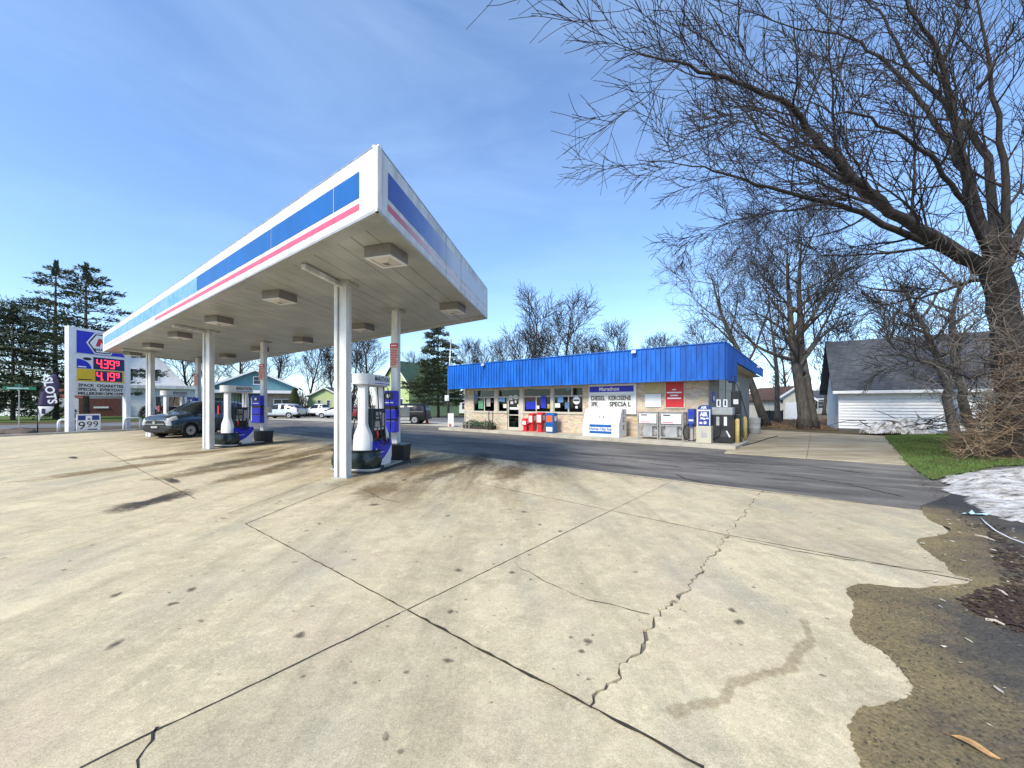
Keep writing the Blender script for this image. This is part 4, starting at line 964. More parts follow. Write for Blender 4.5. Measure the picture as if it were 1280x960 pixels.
# propane cages
WIREM = mat('cage_steel', (.42,.41,.39), .5, metal=.4, var=.2, vscale=8)
def cage(u0, u1, lab):
    y = -.42; a, b = sx(u0,y), sx(u1,y); w_ = b-a
    t = thing('propane_cage', lab, 'cage', SF(a, y, FL), RZS, 'propane exchange cages'); H = 1.18
    fr = MB()
    for x in (0, w_-.05):
        for yy in (0,.65): fr.box(x,yy,0,x+.05,yy+.05,H)
    for z in (.09,.60,H-.06):
        fr.box(.05,0.004,z,w_-.05,.046,z+.05); fr.box(.05,.654,z,w_-.05,.696,z+.05)
        for x in (.004,w_-.046): fr.box(x,.05,z,x+.042,.65,z+.05)
    fr.build('frame', WIREM, t)
    MB().box(0,0,H+.001,w_,.7,H+.02).build('roof_sheet', WIREM, t)
    mesh_ = MB(); n = 14
    for i in range(1,n): x = .05+(w_-.1)*i/n; mesh_.box(x-.004,.012,.14,x+.004,.02,H-.06)
    for i in range(1,14): z = .14+(H-.2)*i/14; mesh_.box(.05,.022,z-.004,w_-.05,.03,z+.004)
    for i in range(1,8):
        y_ = .05+.6*i/8; mesh_.box(.012,y_-.004,.14,.02,y_+.004,H-.06); mesh_.box(w_-.02,y_-.004,.14,w_-.012,y_+.004,H-.06)
    mesh_.build('wire_mesh', WIREM, t)
    MB().box(.08,-.012,.70,w_-.08,-.003,1.12).build('placard', WHITE, t); MB().box(.26,-.016,.14,w_-.26,-.003,.58).build('lower_placard', GREYM, t)
    MB().box(.16,-.016,1.04,.16+w_*.3,-.0125,1.09).build('print_line', TEXTK, t)
    MB().box(.14,-.016,.74,.14+w_*.45,-.0125,.77).build('print_line', RED, t)
    for sx_ in (0,1):
        xa, xb = (.06,.26) if sx_ == 0 else (w_-.06, w_-.26); MB().tube([(xa,-.005,.62),(xb,-.005,.16)], .012, 5).build('brace', WIREM, t)
    for k in range(4):
        cx_ = .2+k*(w_-.4)/3
        for zz in (.14,.66):
            MB().lathe([(.10,0),(.14,.04),(.14,.30),(.10,.36),(.05,.37),(.05,.42)], 12, (cx_,.35,zz)).build('gas_cylinder', WHITED, t, smooth=True)
    return t
cage(796.6,822.6,'left grey propane cage with a torn white placard'); cage(824,854,'right grey propane cage beside the air machine')
# wall panels
def panel(u0,v0,u1,v1,mt,name,lab,cat,d=.03,frame=None):
    y = WY-.04; (a, z1), (b, z0) = sp(u0,v0,y), sp(u1,v1,y); t = thing(name, lab, cat, SF(a, y, z0), RZS); w_, h = b-a, z1-z0
    MB().box(0,0,0,w_,d,h).build('board', mt, t, bevel=.006)
    if frame:
        for b4 in ((-.06,-.06,w_+.06,-.002),(-.06,h+.002,w_+.06,h+.06),(-.06,0,-.002,h),(w_+.002,0,w_+.06,h)): MB().box(b4[0],-.01,b4[1],b4[2],d,b4[3]).build('frame', frame, t)
    return t, w_, h
panel(806,477.5,830,491.5,TANP,'wall_panel','tan boarded panel under the fascia left of the red sign','panel')
panel(806,492.5,826,509,WHITE,'wall_panel','blank white board on the wall between letter board and red sign','panel')
t, w_, h = panel(832,478,854.5,509,RED,'red_sign','red notice sign with white lines on the brick wall','sign',frame=CREAM)
for i, k in enumerate((.22,.82,.42,.76)): MB().box(w_*(.47-k/2),-.006,h*(.70-.115*i)-.028,w_*(.47+k/2),-.002,h*(.70-.115*i)+.028).build('text_line', TEXTW, t)
# air machine
def at_store(name, lab, cat, u, y, v=None, group=None): return thing(name, lab, cat, SF(sx(u,y), y, FL-.004 if v is None else 0), RZS, group)
y = -.95; t = at_store('air_machine', 'air machine with blue arched top and beige base by the propane cages', 'air machine', 879, y); AB = mat('air_blue', (.02,.06,.30), .4, var=.1)
hw = (sx(888.5,y)-sx(869.5,y))/2
MB().box(-hw,0,0,hw,.5,.68).build('base', BEIGE, t, bevel=.02); MB().box(-.09,-.012,.24,.13,.0,.42).build('hose_port', GREYM, t)
arch = [(-hw*.85,.69),(hw*.85,.69),(hw*.85,1.36)] + [(hw*.85*math.cos(R(a_)), 1.36+.16*math.sin(R(a_))) for a_ in range(15,180,15)] + [(-hw*.85,1.36)]
MB().slab_xz(arch, .06, .46).build('head', AB, t, bevel=.015)
for b4 in ((-hw*.85,.70,-hw*.74,1.34),(hw*.74,.70,hw*.85,1.34),(-hw*.74,1.27,hw*.74,1.33)): MB().box(b4[0],.046,b4[1],b4[2],.058,b4[3]).build('white_border', WHITE, t)
text('AIR', TEXTW, t, 0, 1.41, .14, .052, width=hw*.8, bold=.006); text('AIR', TEXTW, t, 0, 1.14, .22, .05, width=hw*1.05, bold=.01)
for b4 in ((-hw*.45,.95,-hw*.05,1.02),(-.02,.93,hw*.2,1.0),(hw*.3,.96,hw*.62,1.01),(-hw*.55,.76,-hw*.2,.84),(0,.76,hw*.35,.86)): MB().box(b4[0],.048,b4[1],b4[2],.058,b4[3]).build('white_print', TEXTW, t)
y = -.75; t = at_store('vacuum_unit', 'dark blue vacuum unit with looping black hose left of the air machine', 'vacuum', 863.5, y)
MB().box(-.13,0,.62,.13,.35,1.36).build('body', AB, t, bevel=.02); MB().box(-.05,.1,0,.05,.25,.62).build('stand', GREYM, t); MB().box(-.08,-.01,1.10,.08,.0,1.25).build('panel', BLUE, t); MB().box(-.09,-.012,.85,.09,.0,.93).build('label_plate', PAPER, t)
hp = [(-.10+.32*math.sin(a_)*(.8 if a_ < math.pi else .8)-.02, -.10, .42-.40*math.cos(a_)*.9) for a_ in [math.pi*.12+i*math.pi*1.76/20 for i in range(21)]]
MB().tube([(.05,-.02,.72)]+[( .02+.30*math.sin(R(a_)), -.12, .40+.34*math.cos(R(a_))) for a_ in range(20,345,15)]+[(-.08,-.02,.72)], .022, 6).build('hose', RUBBER, t, smooth=True)
# kerosene pumps
y = -.55; t = at_store('kerosene_pump', 'black kerosene pump with grey top beside the yellow bollards', 'fuel pump', 902, y); hw = (sx(915,y)-sx(889.5,y))/2
MB().box(-hw,0,.02,hw,.55,1.12).build('body', BLACK, t, bevel=.02); MB().box(-hw-.02,-.03,1.12,hw+.02,.58,1.42).build('head', mat('grey_green_head',(.34,.37,.35),.5,var=.1), t, bevel=.03)
for k in (-.55,.2): MB().box(hw*k,-.012,.7,hw*(k+.3),-.001,1.05).build('front_label', PAPER if k > 0 else GREYM, t)
MB().box(-hw*.3,-.012,.25,hw*.5,-.002,.5).build('lower_plate', mat('dark_metal_plate',(.05,.05,.06),.4,var=.2), t); MB().tube([(hw*.45,-.02,.50),(hw*.8,-.05,.25)], .03, 6).build('nozzle', PAPER, t)
for k, uu in enumerate((-.42,.25)):
    fr = MB(); cx_ = hw*uu
    for b4 in ((cx_-.075,1.44,cx_-.035,1.74),(cx_+.035,1.44,cx_+.075,1.74),(cx_-.035,1.70,cx_+.035,1.74),(cx_-.035,1.44,cx_+.035,1.48)): fr.box(b4[0],.2,b4[1],b4[2],.25,b4[3])
    fr.build('lever_frame', WHITE, t); MB().tube([(cx_,.25,1.43),(cx_,.25,FB+.0)], .012, 5).build('riser_pipe', BLACK, t)
MB().tube([(-hw-.01,.2,1.0),(-hw-.16,.1,.7),(-hw-.12,.05,.3),(-hw+.05,-.05,.16),(-hw*.2,-.06,.3),(-hw*.1,-.04,.8)], .02, 6).build('hose', RUBBER, t, smooth=True)
y = .3; t = at_store('diesel_pump', 'tall slim black diesel pump with hanging hose at the store corner', 'fuel pump', 919, y)
MB().box(-.2,0,0,.2,.4,1.15).build('body', mat('teal_black',(.015,.03,.035),.45,var=.3), t, bevel=.02); MB().box(-.17,.02,1.151,.17,.38,2.1).build('display_head', BLACK, t, bevel=.03); MB().box(-.08,.005,1.55,.10,.019,1.75).build('display', PAPER, t)
MB().tube([(.12,.1,2.08),(.05,.05,2.35),(-.1,.1,2.5),(-.12,.2,2.1)], .016, 6).build('hose', RUBBER, t, smooth=True)
MB().tube([(.15,.1,2.0),(.3,.0,1.5),(.45,-.1,.9),(.5,-.15,.4),(.38,-.2,.10),(.2,-.1,.35),(.18,0,.9)], .02, 6).build('hose', RUBBER, t, smooth=True)
MB().tube([(-.05,.2,2.1),(-.05,.2,FB)], .02, 6).build('riser_pipe', BLACK, t)
bo = None
for u, v, lab in ((921.5,556.5,'pale yellow bollard in front of the kerosene pump'), (931.5,549,'pale yellow bollard behind, next to the grey barrel')):
    p = G(u, v, .02)
    if bo is None:
        bo = thing('bollard', lab, 'bollard', p, 0, 'yellow bollards by the pumps'); MB().lathe([(.085,0),(.085,1.0),(.07,1.05),(.03,1.07)], 14).build('post', LYELLOW, bo, smooth=True); MB().lathe([(.13,0),(.13,.03)], 14).build('base', LYELLOW, bo)
    else: dup(bo, p, 0, lab)
p = G(942.5, 542, .0); t = thing('barrel', 'grey plastic barrel used as bin beside the store wall', 'barrel', p)
MB().lathe([(.26,0),(.30,.05),(.31,.3),(.325,.33),(.31,.36),(.315,.62),(.33,.65),(.32,.70),(.32,.86),(.335,.90)], 22).build('body', mat('pale_grey_plastic',(.42,.42,.40),.6,var=.1,vscale=5), t, smooth=True)
MB().lathe([(.30,.0),(.30,.006)], 22, (0,0,.90)).build('lid', GREYM, t)
MB().tube([G(925,558,.02),G(945,553,.02),G(960,548,.02),G(972,545,.02)], .02, 6).build('hose_on_ground', RUBBER); tag(bpy.data.objects['hose_on_ground'], 'black hose lying on the apron behind the yellow bollards', 'hose')

# newspaper boxes
def newsbox(u, v_top, y, w_, h, mt, lab, pedestal):
    t = at_store('newspaper_box', lab, 'newspaper box', u, y, group='newspaper boxes by the door')
    if pedestal:
        MB().add([(-w_*.45,0,0),(w_*.45,0,0),(w_*.45,.4,0),(-w_*.45,.4,0),(-w_*.3,.08,.1),(w_*.3,.08,.1),(w_*.3,.32,.1),(-w_*.3,.32,.1)],[(0,3,2,1),(0,1,5,4),(1,2,6,5),(2,3,7,6),(3,0,4,7),(4,5,6,7)]).build('foot', mt, t)
        MB().box(-w_*.3,.08,.1,w_*.3,.32,h*.45).build('pedestal', mt, t); zb = h*.45
    else: zb = .02
    MB().slab_yz([(0,zb),(.42,zb),(.42,h),(.10,h),(0,h-.10)], -w_/2, w_/2).build('box', mt, t, bevel=.02)
    MB().box(-w_*.34,-.008,max(zb+.05,h*.55),w_*.34,-.001,h-.14).build('window', PAPER if pedestal else ORANGE, t); MB().box(-w_*.36,-.012,zb+.06,w_*.36,-.001,zb+.30 if not pedestal else zb+.10).build('card', PAPER, t)
    MB().box(w_*.5,.10,h*.6,w_*.5+.006,.32,h*.85).build('side_card', PAPER, t)
    return t
newsbox(655,522,.25,.36,.74,RED,'low red newspaper box with open white top, leftmost',True)
newsbox(663,515,.42,.34,1.04,RED,'red newspaper box behind, partly hidden between two red boxes',True)
newsbox(673.5,513,.15,.40,1.10,RED,'tall red newspaper box next to the blue one',True)
newsbox(686.5,514,.05,.54,1.08,CBLUE,'blue newspaper box with orange and white cards',False)
# planter and rails left of the door
GRL = mat('dark_shrub_leaf', (.035,.10,.045), .7, var=.4, vscale=6)
a, b = sx(581.5,.35), sx(617,.35); t = thing('planter', 'long low planter of green shrubs under the left window', 'planter', SF(a,.35,FL), RZS); lw = b-a
MB().box(0,-.2,0,lw,.25,.20).build('box', mat('dark_wood_planter',(.05,.035,.025),.8,var=.3), t)
mb = MB(); rr = random.Random(5)
for i in range(1500):
    x = rr.uniform(-.05,lw+.05); hh = .16+.26*abs(math.sin(x*2.6))*rr.uniform(.4,1)+.08; c = Vector((x, rr.uniform(-.25,.28), rr.uniform(.12,hh+.12))); d = Vector((rr.uniform(-1,1),rr.uniform(-1,1),rr.uniform(-.2,1))).normalized(); s_ = d.orthogonal().normalized()*rr.uniform(.015,.03)
    mb.add([tuple(c-s_), tuple(c+d*rr.uniform(.05,.10)), tuple(c+s_)], [(0,1,2)])
struct(mb.build('leaves', GRL, t), 'stuff')
for i, (u, lab) in enumerate(((584,'white looped rail at the left end of the planter'), (613.5,'dark looped rail at the right end of the planter'))):
    x = sx(u,-.1); t = thing('handrail', lab, 'rail', SF(x,-.1,FL), RZS, 'looped rails by the planter'); m_ = WHITED if i == 0 else BLACK
    MB().tube([(-.16,0,0),(-.16,0,1.05),(-.10,0,1.16),(.10,0,1.16),(.16,0,1.05),(.16,0,0)], .025, 8).build('loop', m_, t, smooth=True); MB().tube([(-.16,0,.55),(.16,0,.55)], .02, 6).build('crossbar', m_, t)
# ================================================================ PRICE SIGN AND VERGE
SG0 = Vector((-25.95,22.9,0)); SGX = Vector((.155,.988,0)).normalized(); SGY = Vector((-SGX.y,SGX.x,0)); RZG = math.atan2(SGX.y,SGX.x)
def gp2(u, v, y=0):
    d = Vector(((u-CX)/F,1,-(v-HZ)/F)); t = (y+SG0.dot(SGY))/d.dot(SGY); p = d*t; return (p-SG0).dot(SGX), CH+p.z
sg = thing('price_sign', 'tall white fuel price sign on two posts with red digits', 'sign', SG0, RZG)
WS = gp2(158,500)[0]; zt = gp2(92,408)[1]; zl = [gp2(94,v)[1] for v in (412,441.5,443.5,460,476.5,478,494)]
MB().box(-.16,.02,0,.13,.32,zt).build('post', WHITE, sg, bevel=.02); MB().box(WS,.02,0,WS+.27,.32,zt).build('post', WHITE, sg, bevel=.02)
MB().box(.132,.04,zl[6],WS-.002,.30,zt-.02).build('cabinet', WHITE, sg, bevel=.02)
y = .038; x0, x1 = .22, WS-.10; mid = x0+(x1-x0)*.33
MB().box(x0,y-.01,zl[1]+.06,x1,y,zl[0]).build('blue_logo_panel', BLUE, sg)
cx_ = x0+(x1-x0)*.52; cz = (zl[0]+zl[1])/2+.03; hr = (zl[0]-zl[1])*.52
def hexa(r, yy, mt, nm):
    MB().slab_xz([(cx_+r*1.15*math.cos(R(60*k)), cz+r*math.sin(R(60*k))*1.02) for k in range(6)], yy-.006, yy).build(nm, mt, sg)
hexa(hr, y-.012, TEXTW, 'logo_hexagon'); hexa(hr*.90, y-.020, TEXTK, 'logo_outline'); hexa(hr*.80, y-.028, TEXTW, 'logo_field')
a = hr*.42
MB().slab_xz([(cx_-a*1.25,cz-a*.55),(cx_-a*.55,cz-a*.55),(cx_-a*.28,cz+a*.35),(cx_-a*.02,cz-a*.12),(cx_+a*.02,cz-a*.12),(cx_+a*.28,cz+a*.35),(cx_+a*.55,cz-a*.55),(cx_+a*1.25,cz-a*.55),(cx_+a*.75,cz+a*1.05),(cx_+a*.18,cz+a*1.05),(cx_,cz+a*.5),(cx_-a*.18,cz+a*1.05),(cx_-a*.75,cz+a*1.05)], y-.040, y-.035).build('logo_letter', TEXTR, sg)
text('MARATHON', TEXTK, sg, cx_, cz-hr*.52, hr*.3, y-.037, width=hr*1.35, bold=.008)
MB().box(x0,y-.01,zl[3]+.02,mid-.02,y,zl[2]-.03).build('grade_panel', WHITE, sg)
n = 8; MB().slab_xz([(x0,zl[3]+.02),(mid-.1,zl[3]+.02)] + [(x0+(mid-.1-x0)*math.cos(R(90*k/n)), zl[3]+.02+(zl[2]-zl[3]-.22)*math.sin(R(90*k/n))) for k in range(1,n+1)], y-.016, y-.011).build('blue_swoosh', BLUE, sg)
MB().slab_xz([((x0+mid)/2+.10+.22*math.cos(R(30*k)), zl[2]-.17+.09*math.sin(R(30*k))) for k in range(12)], y-.022, y-.017).build('oval_badge', TEXTK, sg)
MB().box(x0+.06,y-.022,zl[3]+.08,x0+.45,y-.017,zl[3]+.15).build('white_print', TEXTW, sg)
MB().box(mid,y-.01,zl[3]+.02,x1,y,zl[2]-.02).build('digit_panel', LEDBG, sg)
MB().box(x0,y-.01,zl[4]+.02,x1,y,zl[3]-.005).build('yellow_panel', YELLOW, sg); MB().box(x0+.08,y-.016,zl[4]+.10,x0+.75,y-.011,zl[4]+.16).build('grade_print', TEXTK, sg)
MB().box(mid+.10,y-.018,zl[4]+.08,x1-.12,y-.012,zl[3]-.07).build('digit_panel', LEDBG, sg)
SEG = {'0':'abcdef','1':'bc','3':'abgcd','4':'fgbc','5':'afgcd','7':'abc','9':'abfgcd'}
def digit(c, x, z, w_, h, yy):
    t_ = w_*.17; d = MB(); g = t_*.15
    S = {'a':(x+t_,z+h-t_,x+w_-t_,z+h),'d':(x+t_,z,x+w_-t_,z+t_),'g':(x+t_,z+h/2-t_/2,x+w_-t_,z+h/2+t_/2),'b':(x+w_-t_,z+h/2+g,x+w_,z+h-g),'c':(x+w_-t_,z+g,x+w_,z+h/2-g),'f':(x,z+h/2+g,x+t_,z+h-g),'e':(x,z+g,x+t_,z+h/2-g)}
    for k in SEG[c]: q = S[k]; d.box(q[0],yy-.008,q[1],q[2],yy,q[3])
    d.build('lit_digit', LED, sg)
for ds, zb, hh, yy in (('439',zl[3]+.12,zl[2]-zl[3]-.26,y-.012), ('419',zl[4]+.13,zl[3]-zl[4]-.27,y-.020)):
    wd = (x1-mid-.3)/4.0; x = mid+.16
    for i, c in enumerate(ds):
        digit(c, x, zb, wd*.78, hh, yy); x += wd*1.0
        if i == 0: MB().box(x-wd*.16,yy-.008,zb,x-wd*.04,yy,zb+.07).build('lit_point', LED, sg)
    digit('9', x, zb+hh*.42, wd*.55, hh*.58, yy)
MB().box(x0-.03,y-.01,zl[6]+.04,x1+.02,y,zl[5]).build('letter_panel', mat('letter_panel_white',(.68,.68,.64),.5,var=.06), sg)
for i, s_ in enumerate(('2PACK  CIGARETTES','SPECIAL  EVERYDAY','MILLER30012PK1599')): text(s_, TEXTK, sg, (x0+x1)/2, zl[5]-.15-i*.245, .23, y-.014, width=(x1-x0)*.95, bold=.010)
for k in (1,4): MB().box(.14,y-.004,zl[k]+.01,WS-.01,y+.002,zl[k]+.05).build('divider', GREYM, sg)
# small 9.99 board
p = G(111,540.6,.0); t = thing('price_board', 'small white board reading 9 99 with blue header beside the sign post', 'sign', p, RZG-R(20))
MB().box(-.50,0,.02,.50,.05,1.10).build('board', WHITE, t, bevel=.01); MB().box(-.44,-.008,.74,.44,-.001,1.02).build('blue_header', mat('navy_header',(.02,.05,.25),.4,var=.1), t)
MB().box(-.13,-.014,.68,.13,-.009,1.0).build('white_badge', TEXTW, t); MB().box(-.05,-.018,.76,.06,-.015,.84).build('badge_mark', TEXTK, t)
text('9', TEXTK, t, -.29, .40, .66, -.006); text('99', TEXTK, t, .16, .47, .50, -.006, space=1.05); MB().box(-.05,-.006,.16,.36,-.002,.21).build('small_print', TEXTK, t)
# white hoop guards
hg = None
for u0, u1, v, lab in ((73,99,541.2,'white hoop guard in front of the left sign post'), (155.5,175.5,537.5,'white hoop guard in front of the right sign post')):
    a_, b_ = G(u0,v), G(u1,v-1); m_ = (a_+b_)/2; w_ = (b_-a_).length/2; t = thing('hoop_guard', lab, 'guard rail', m_, math.atan2((b_-a_).y,(b_-a_).x), 'white hoop guards at the sign')
    MB().tube([(-w_,0,0),(-w_,0,.55)]+[(-w_*.70-w_*.30*math.cos(R(k)), 0, .55+.22*math.sin(R(k))) for k in (20,45,70,90)]+[(w_*.70+w_*.30*math.sin(R(k)),0,.55+.22*math.cos(R(k))) for k in (0,20,45,70)]+[(w_,0,.55),(w_,0,0)], .065, 10).build('pipe', WHITE, t, smooth=True)
# feather flag
p = G(47,542); fy = p.y; k_ = fy/F
t = thing('feather_flag', 'purple and white feather flag reading SLOTS on a pole', 'flag', p, R(40)); PUR = mat('flag_purple', (.055,.04,.11), .7, var=.2, vscale=3)
out = [(.02,.62),(.12,.95),(.55,1.35),(.74,1.9),(.82,2.6),(.80,3.1),(.70,3.45)]; inn = [(.0,.62),(.02,1.6),(.12,2.4),(.32,3.1),(.62,3.5)]
def fl(z, tab):
    for (xa,za),(xb,zb_) in zip(tab, tab[1:]):
        if za <= z <= zb_: return xa+(xb-xa)*(z-za)/(zb_-za)
    return tab[-1][0]
for nm, z0_, z1_, mt in (('white_foot',.62,1.55,TEXTW),('purple_cloth',1.55,3.44,PUR)):
    mb = MB(); n = 14
    for i in range(n+1):
        z = z0_+(z1_-z0_)*i/n
        for j in range(5):
            f_ = j/4; x = fl(z,inn)*(1-f_)+fl(z,out)*f_; mb.v.append((x, .05*math.sin(x*6+z*2.2), z))
    for i in range(n):
        for j in range(4): q = i*5+j; mb.f.append((q,q+1,q+6,q+5))
    o = mb.build(nm, mt, t, smooth=True); s_ = o.modifiers.new('thick','SOLIDIFY'); s_.thickness = .006
MB().tube([(0,0,0),(0,0,.6),(0,0,1.6),(.1,0,2.4),(.30,0,3.1),(.62,0,3.52)], [.03,.025,.02,.018,.014,.01], 8).build('pole', BLACK, t, smooth=True)
o = text('SLOTS', TEXTW, t, 0, 0, .50, 0, width=1.55, bold=.015); o.rotation_euler = (0,R(82),0); o.location = (.46,-.075,2.48)
o = text('PLAY', PUR, t, 0, 0, .20, 0, width=.5, bold=.008) if False else MB().box(.16,-.075,1.12,.30,-.070,1.42).build('flag_print', PUR, t)
# street name sign
p = G(24,534.5); t = thing('street_sign', 'green street name sign on a thin grey pole left of the flag', 'street sign', p, R(38)); hgt = CH-(480-HZ)*p.y/F
MB().tube([(0,0,0),(0,0,hgt)], .03, 8).build('pole', GALV, t); MB().box(-.75,-.035,hgt-.42,.80,-.03,hgt-.20).build('name_plate', mat('sign_green',(.01,.22,.10),.4,var=.05), t)
MB().box(-.55,-.041,hgt-.34,.45,-.036,hgt-.27).build('plate_print', TEXTW, t); MB().box(-.03,-.7,hgt-.19,.0,.7,hgt-.02).build('cross_plate', bpy.data.materials['sign_green'], t)
# boulder
def rock(name, lab, c, sx_, sy_, sz_, mt, seed):
    bm = bmesh.new(); bmesh.ops.create_icosphere(bm, subdivisions=4, radius=1)
    for v in bm.verts:
        k = 1+.22*noise.noise(v.co*1.4+Vector((seed,0,0)))+.10*noise.noise(v.co*3.7+Vector((0,seed,0)))
        v.co = Vector((v.co.x*sx_*k, v.co.y*sy_*k, v.co.z*sz_*k))
    me = bpy.data.meshes.new(name); bm.to_mesh(me); bm.free(); me.materials.append(mt); o = bpy.data.objects.new(name, me); COL.objects.link(o); o.location = c
    return tag(o, lab, 'rock')
ROCK = mat('brown_rock', (.14,.105,.08), .9, col2=(.05,.04,.034), vscale=2.5, bump=1, bscale=7)
rock('boulder', 'dark brown boulder at the lot edge below the street sign', G(6,545)+Vector((0,.5,.05)), .95,.6,.36, ROCK, 3)

# ================================================================ VEHICLES (x forward, y left)
TYRE = mat('tyre', (.014,.014,.014), .85, var=.3); RIM = mat('alloy_rim', (.45,.45,.46), .3, metal=.8, var=.1); HEADL = mat('headlamp', (.42,.44,.45), .15, var=.3, vscale=9); TAIL = mat('tail_lamp', (.35,.01,.012), .25, var=.1)
TRIM = mat('dark_trim', (.02,.02,.021), .6, var=.2); CHROME = mat('chrome', (.55,.55,.55), .2, metal=.9, var=.05)
def car(name, lab, loc, heading, st, glass_rng, shield, rear, wb, wr, paint, pillars=(), lamps=True, detail=True):
    # st: stations (x, zb, zs, zt, w, wr); index ranges mark glass
    t = thing(name, lab, 'car', loc, heading)
    me = bpy.data.meshes.new('cage'); v = []; f = []; mi = []
    for (x, zb, zs, zt, w_, wt) in st:
        ring = [(0,zb),(w_*.86,zb),(w_,zb+.16),(w_*1.0,(zb+zs)/2+.05),(w_*.975,zs),(wt,zt),(wt*.55,zt+.035),(0,zt+.045)]
        full = [(-y,z) for y,z in ring[1:-1]][::-1]
        rr_ = ring + full           # closed loop
        v += [(x,y,z) for y,z in rr_]
    n = 14
    for i in range(len(st)-1):
        for k in range(n):
            k2 = (k+1)%n; f.append((i*n+k, (i+1)*n+k, (i+1)*n+k2, i*n+k2)); m_ = 0
            if k in (4,9) and glass_rng[0] <= i < glass_rng[1] and i not in pillars: m_ = 1
            if k in (5,6,7,8) and (i in shield or i in rear): m_ = 2
            if k in (0,1,12,13): m_ = 3
            if lamps and ((k in (4,9) and i == 1) or (k in (3,4,9,10) and i == 0)): m_ = 4
            mi.append(m_)
    f.append(tuple(range(n))); mi.append(3); L_ = (len(st)-1)*n; f.append(tuple(L_+k for k in range(n-1,-1,-1))); mi.append(0)
    me.from_pydata(v, [], f); me.polygons.foreach_set('material_index', mi); o = bpy.data.objects.new('cage', me); COL.objects.link(o)
    for k in range(5): me.materials.append(TRIM)
    ss = o.modifiers.new('s','SUBSURF'); ss.levels = 3 if detail else 2; ss.render_levels = ss.levels
    dg = bpy.context.evaluated_depsgraph_get(); me2 = bpy.data.meshes.new_from_object(o.evaluated_get(dg)); bpy.data.objects.remove(o)
    vs = [tuple(q.co) for q in me2.vertices]; parts = {0:[],1:[],2:[],3:[],4:[]}
    for p in me2.polygons:
        c = p.center; cut = False
        for wx in wb:
            if abs(c.y) > .45 and (c.x-wx)**2+(c.z-wr)**2 < (wr*1.16)**2: cut = True
        if not cut: parts[p.material_index].append(tuple(p.vertices))
    for k, nm, mt in ((0,'body',paint),(1,'side_glass',GLASS),(2,'windscreen',GLASS),(3,'underbody',TRIM),(4,'headlight',HEADL)):
        if not parts[k]: continue
        par_ = {}                                        # split into connected pieces
        def fnd(i):
            while par_.setdefault(i,i) != i: par_[i] = par_[par_[i]]; i = par_[i]
            return i
        for q in parts[k]:
            for i in q[1:]: par_[fnd(i)] = fnd(q[0])
        comp = {}
        for q in parts[k]: comp.setdefault(fnd(q[0]), []).append(q)
        for cq in comp.values():
            if len(cq) < 4: continue
            used = sorted(set(i for q in cq for i in q)); ix = {a:b for b,a in enumerate(used)}
            MB().add([vs[i] for i in used], [tuple(ix[i] for i in q) for q in cq]).build(nm, mt, t, smooth=True)
    W = max(s[4] for s in st)
    for wx in wb:
        for sd in (-1,1):
            yo = sd*(W-.02); wl = MB().wheel([(wr*.60,-.02*sd),(wr*.62,.0),(wr*.95,.0),(wr,-.05*sd),(wr,-.17*sd),(wr*.95,-.21*sd),(wr*.6,-.21*sd)], 28, (wx,yo,wr)).build('wheel', TYRE, t, smooth=False)
            rm = MB().wheel([(.001,-.035*sd),(wr*.62,-.035*sd),(wr*.62,-.05*sd),(.001,-.05*sd)], 20, (wx,yo,wr)).build('rim_disc', TRIM, wl)
            rb = MB()
            for k in range(7):
                a_ = 2*math.pi*k/7; c, s_ = math.cos(a_), math.sin(a_); q = []
                for (r_, h_) in ((.05,.05),(wr*.60,.075),(wr*.60,-.075),(.05,-.05)): q.append((wx+r_*c-h_*s_, wr+r_*s_+h_*c))
                if sd < 0: rb.slab_xz(q, yo-.012, yo+.03)
                else: rb.slab_xz(q, yo-.03, yo+.012)
            rb.wheel([(wr*.54,-.03),(wr*.54,.01),(wr*.62,.01),(wr*.62,-.03)], 28, (wx,yo,wr))
            rb.build('rim', RIM, wl)
            MB().wheel([(wr*1.15,-.35*sd),(wr*1.15,-.03*sd),(wr*1.20,.012*sd),(wr*1.25,-.04*sd)], 28, (wx,yo+.0,wr)).build('wheel_arch', TRIM, t) if False else None
            ar = MB(); pts = [(wx+wr*1.17*math.cos(R(a_)), yo+.008*sd, wr+wr*1.17*math.sin(R(a_))) for a_ in range(-12,193,12)]
            ar.tube(pts, .03, 6).build('arch_lip', paint, t, smooth=True)
            ww = MB(); m2 = len(pts)
            for (x_,_,z_) in pts: ww.v += [(x_, yo-.03*sd, z_), (x_, yo-.5*sd, z_)]
            for i in range(m2-1): ww.f.append((2*i,2*i+1,2*i+3,2*i+2))
            ww.build('wheel_well', TRIM, t)
    return t
def suvst(L, H, W, k=1.0):
    h = H; a = L/2
    return [(a,.40,.74,.86,W*.80,W*.70),(a-.06,.27,.82,1.00,W*.90,W*.76),(a-.34,.23,.92,1.09,W*.98,W*.82),(a-.75,.22,.97,1.13,W,W*.84),(a-1.12,.22,1.00,1.17,W,W*.84),
        (a-1.45,.22,1.02,1.46,W,W*.79),(a-1.95,.22,1.04,h-.05,W,W*.74),(a-2.05,.22,1.04,h-.02,W,W*.735),(a-2.70,.22,1.05,h,W,W*.73),(a-2.80,.22,1.05,h,W,W*.73),(a-3.50,.22,1.07,h-.01,W,W*.72),(a-3.60,.23,1.08,h-.015,W,W*.72),
        (a-4.15,.26,1.10,h-.06,W*.98,W*.68),(a-4.30,.30,1.10,h-.14,W*.96,W*.66),(-a+.05,.34,1.04,1.17,W*.92,W*.74),(-a,.45,.82,.95,W*.84,W*.70)]
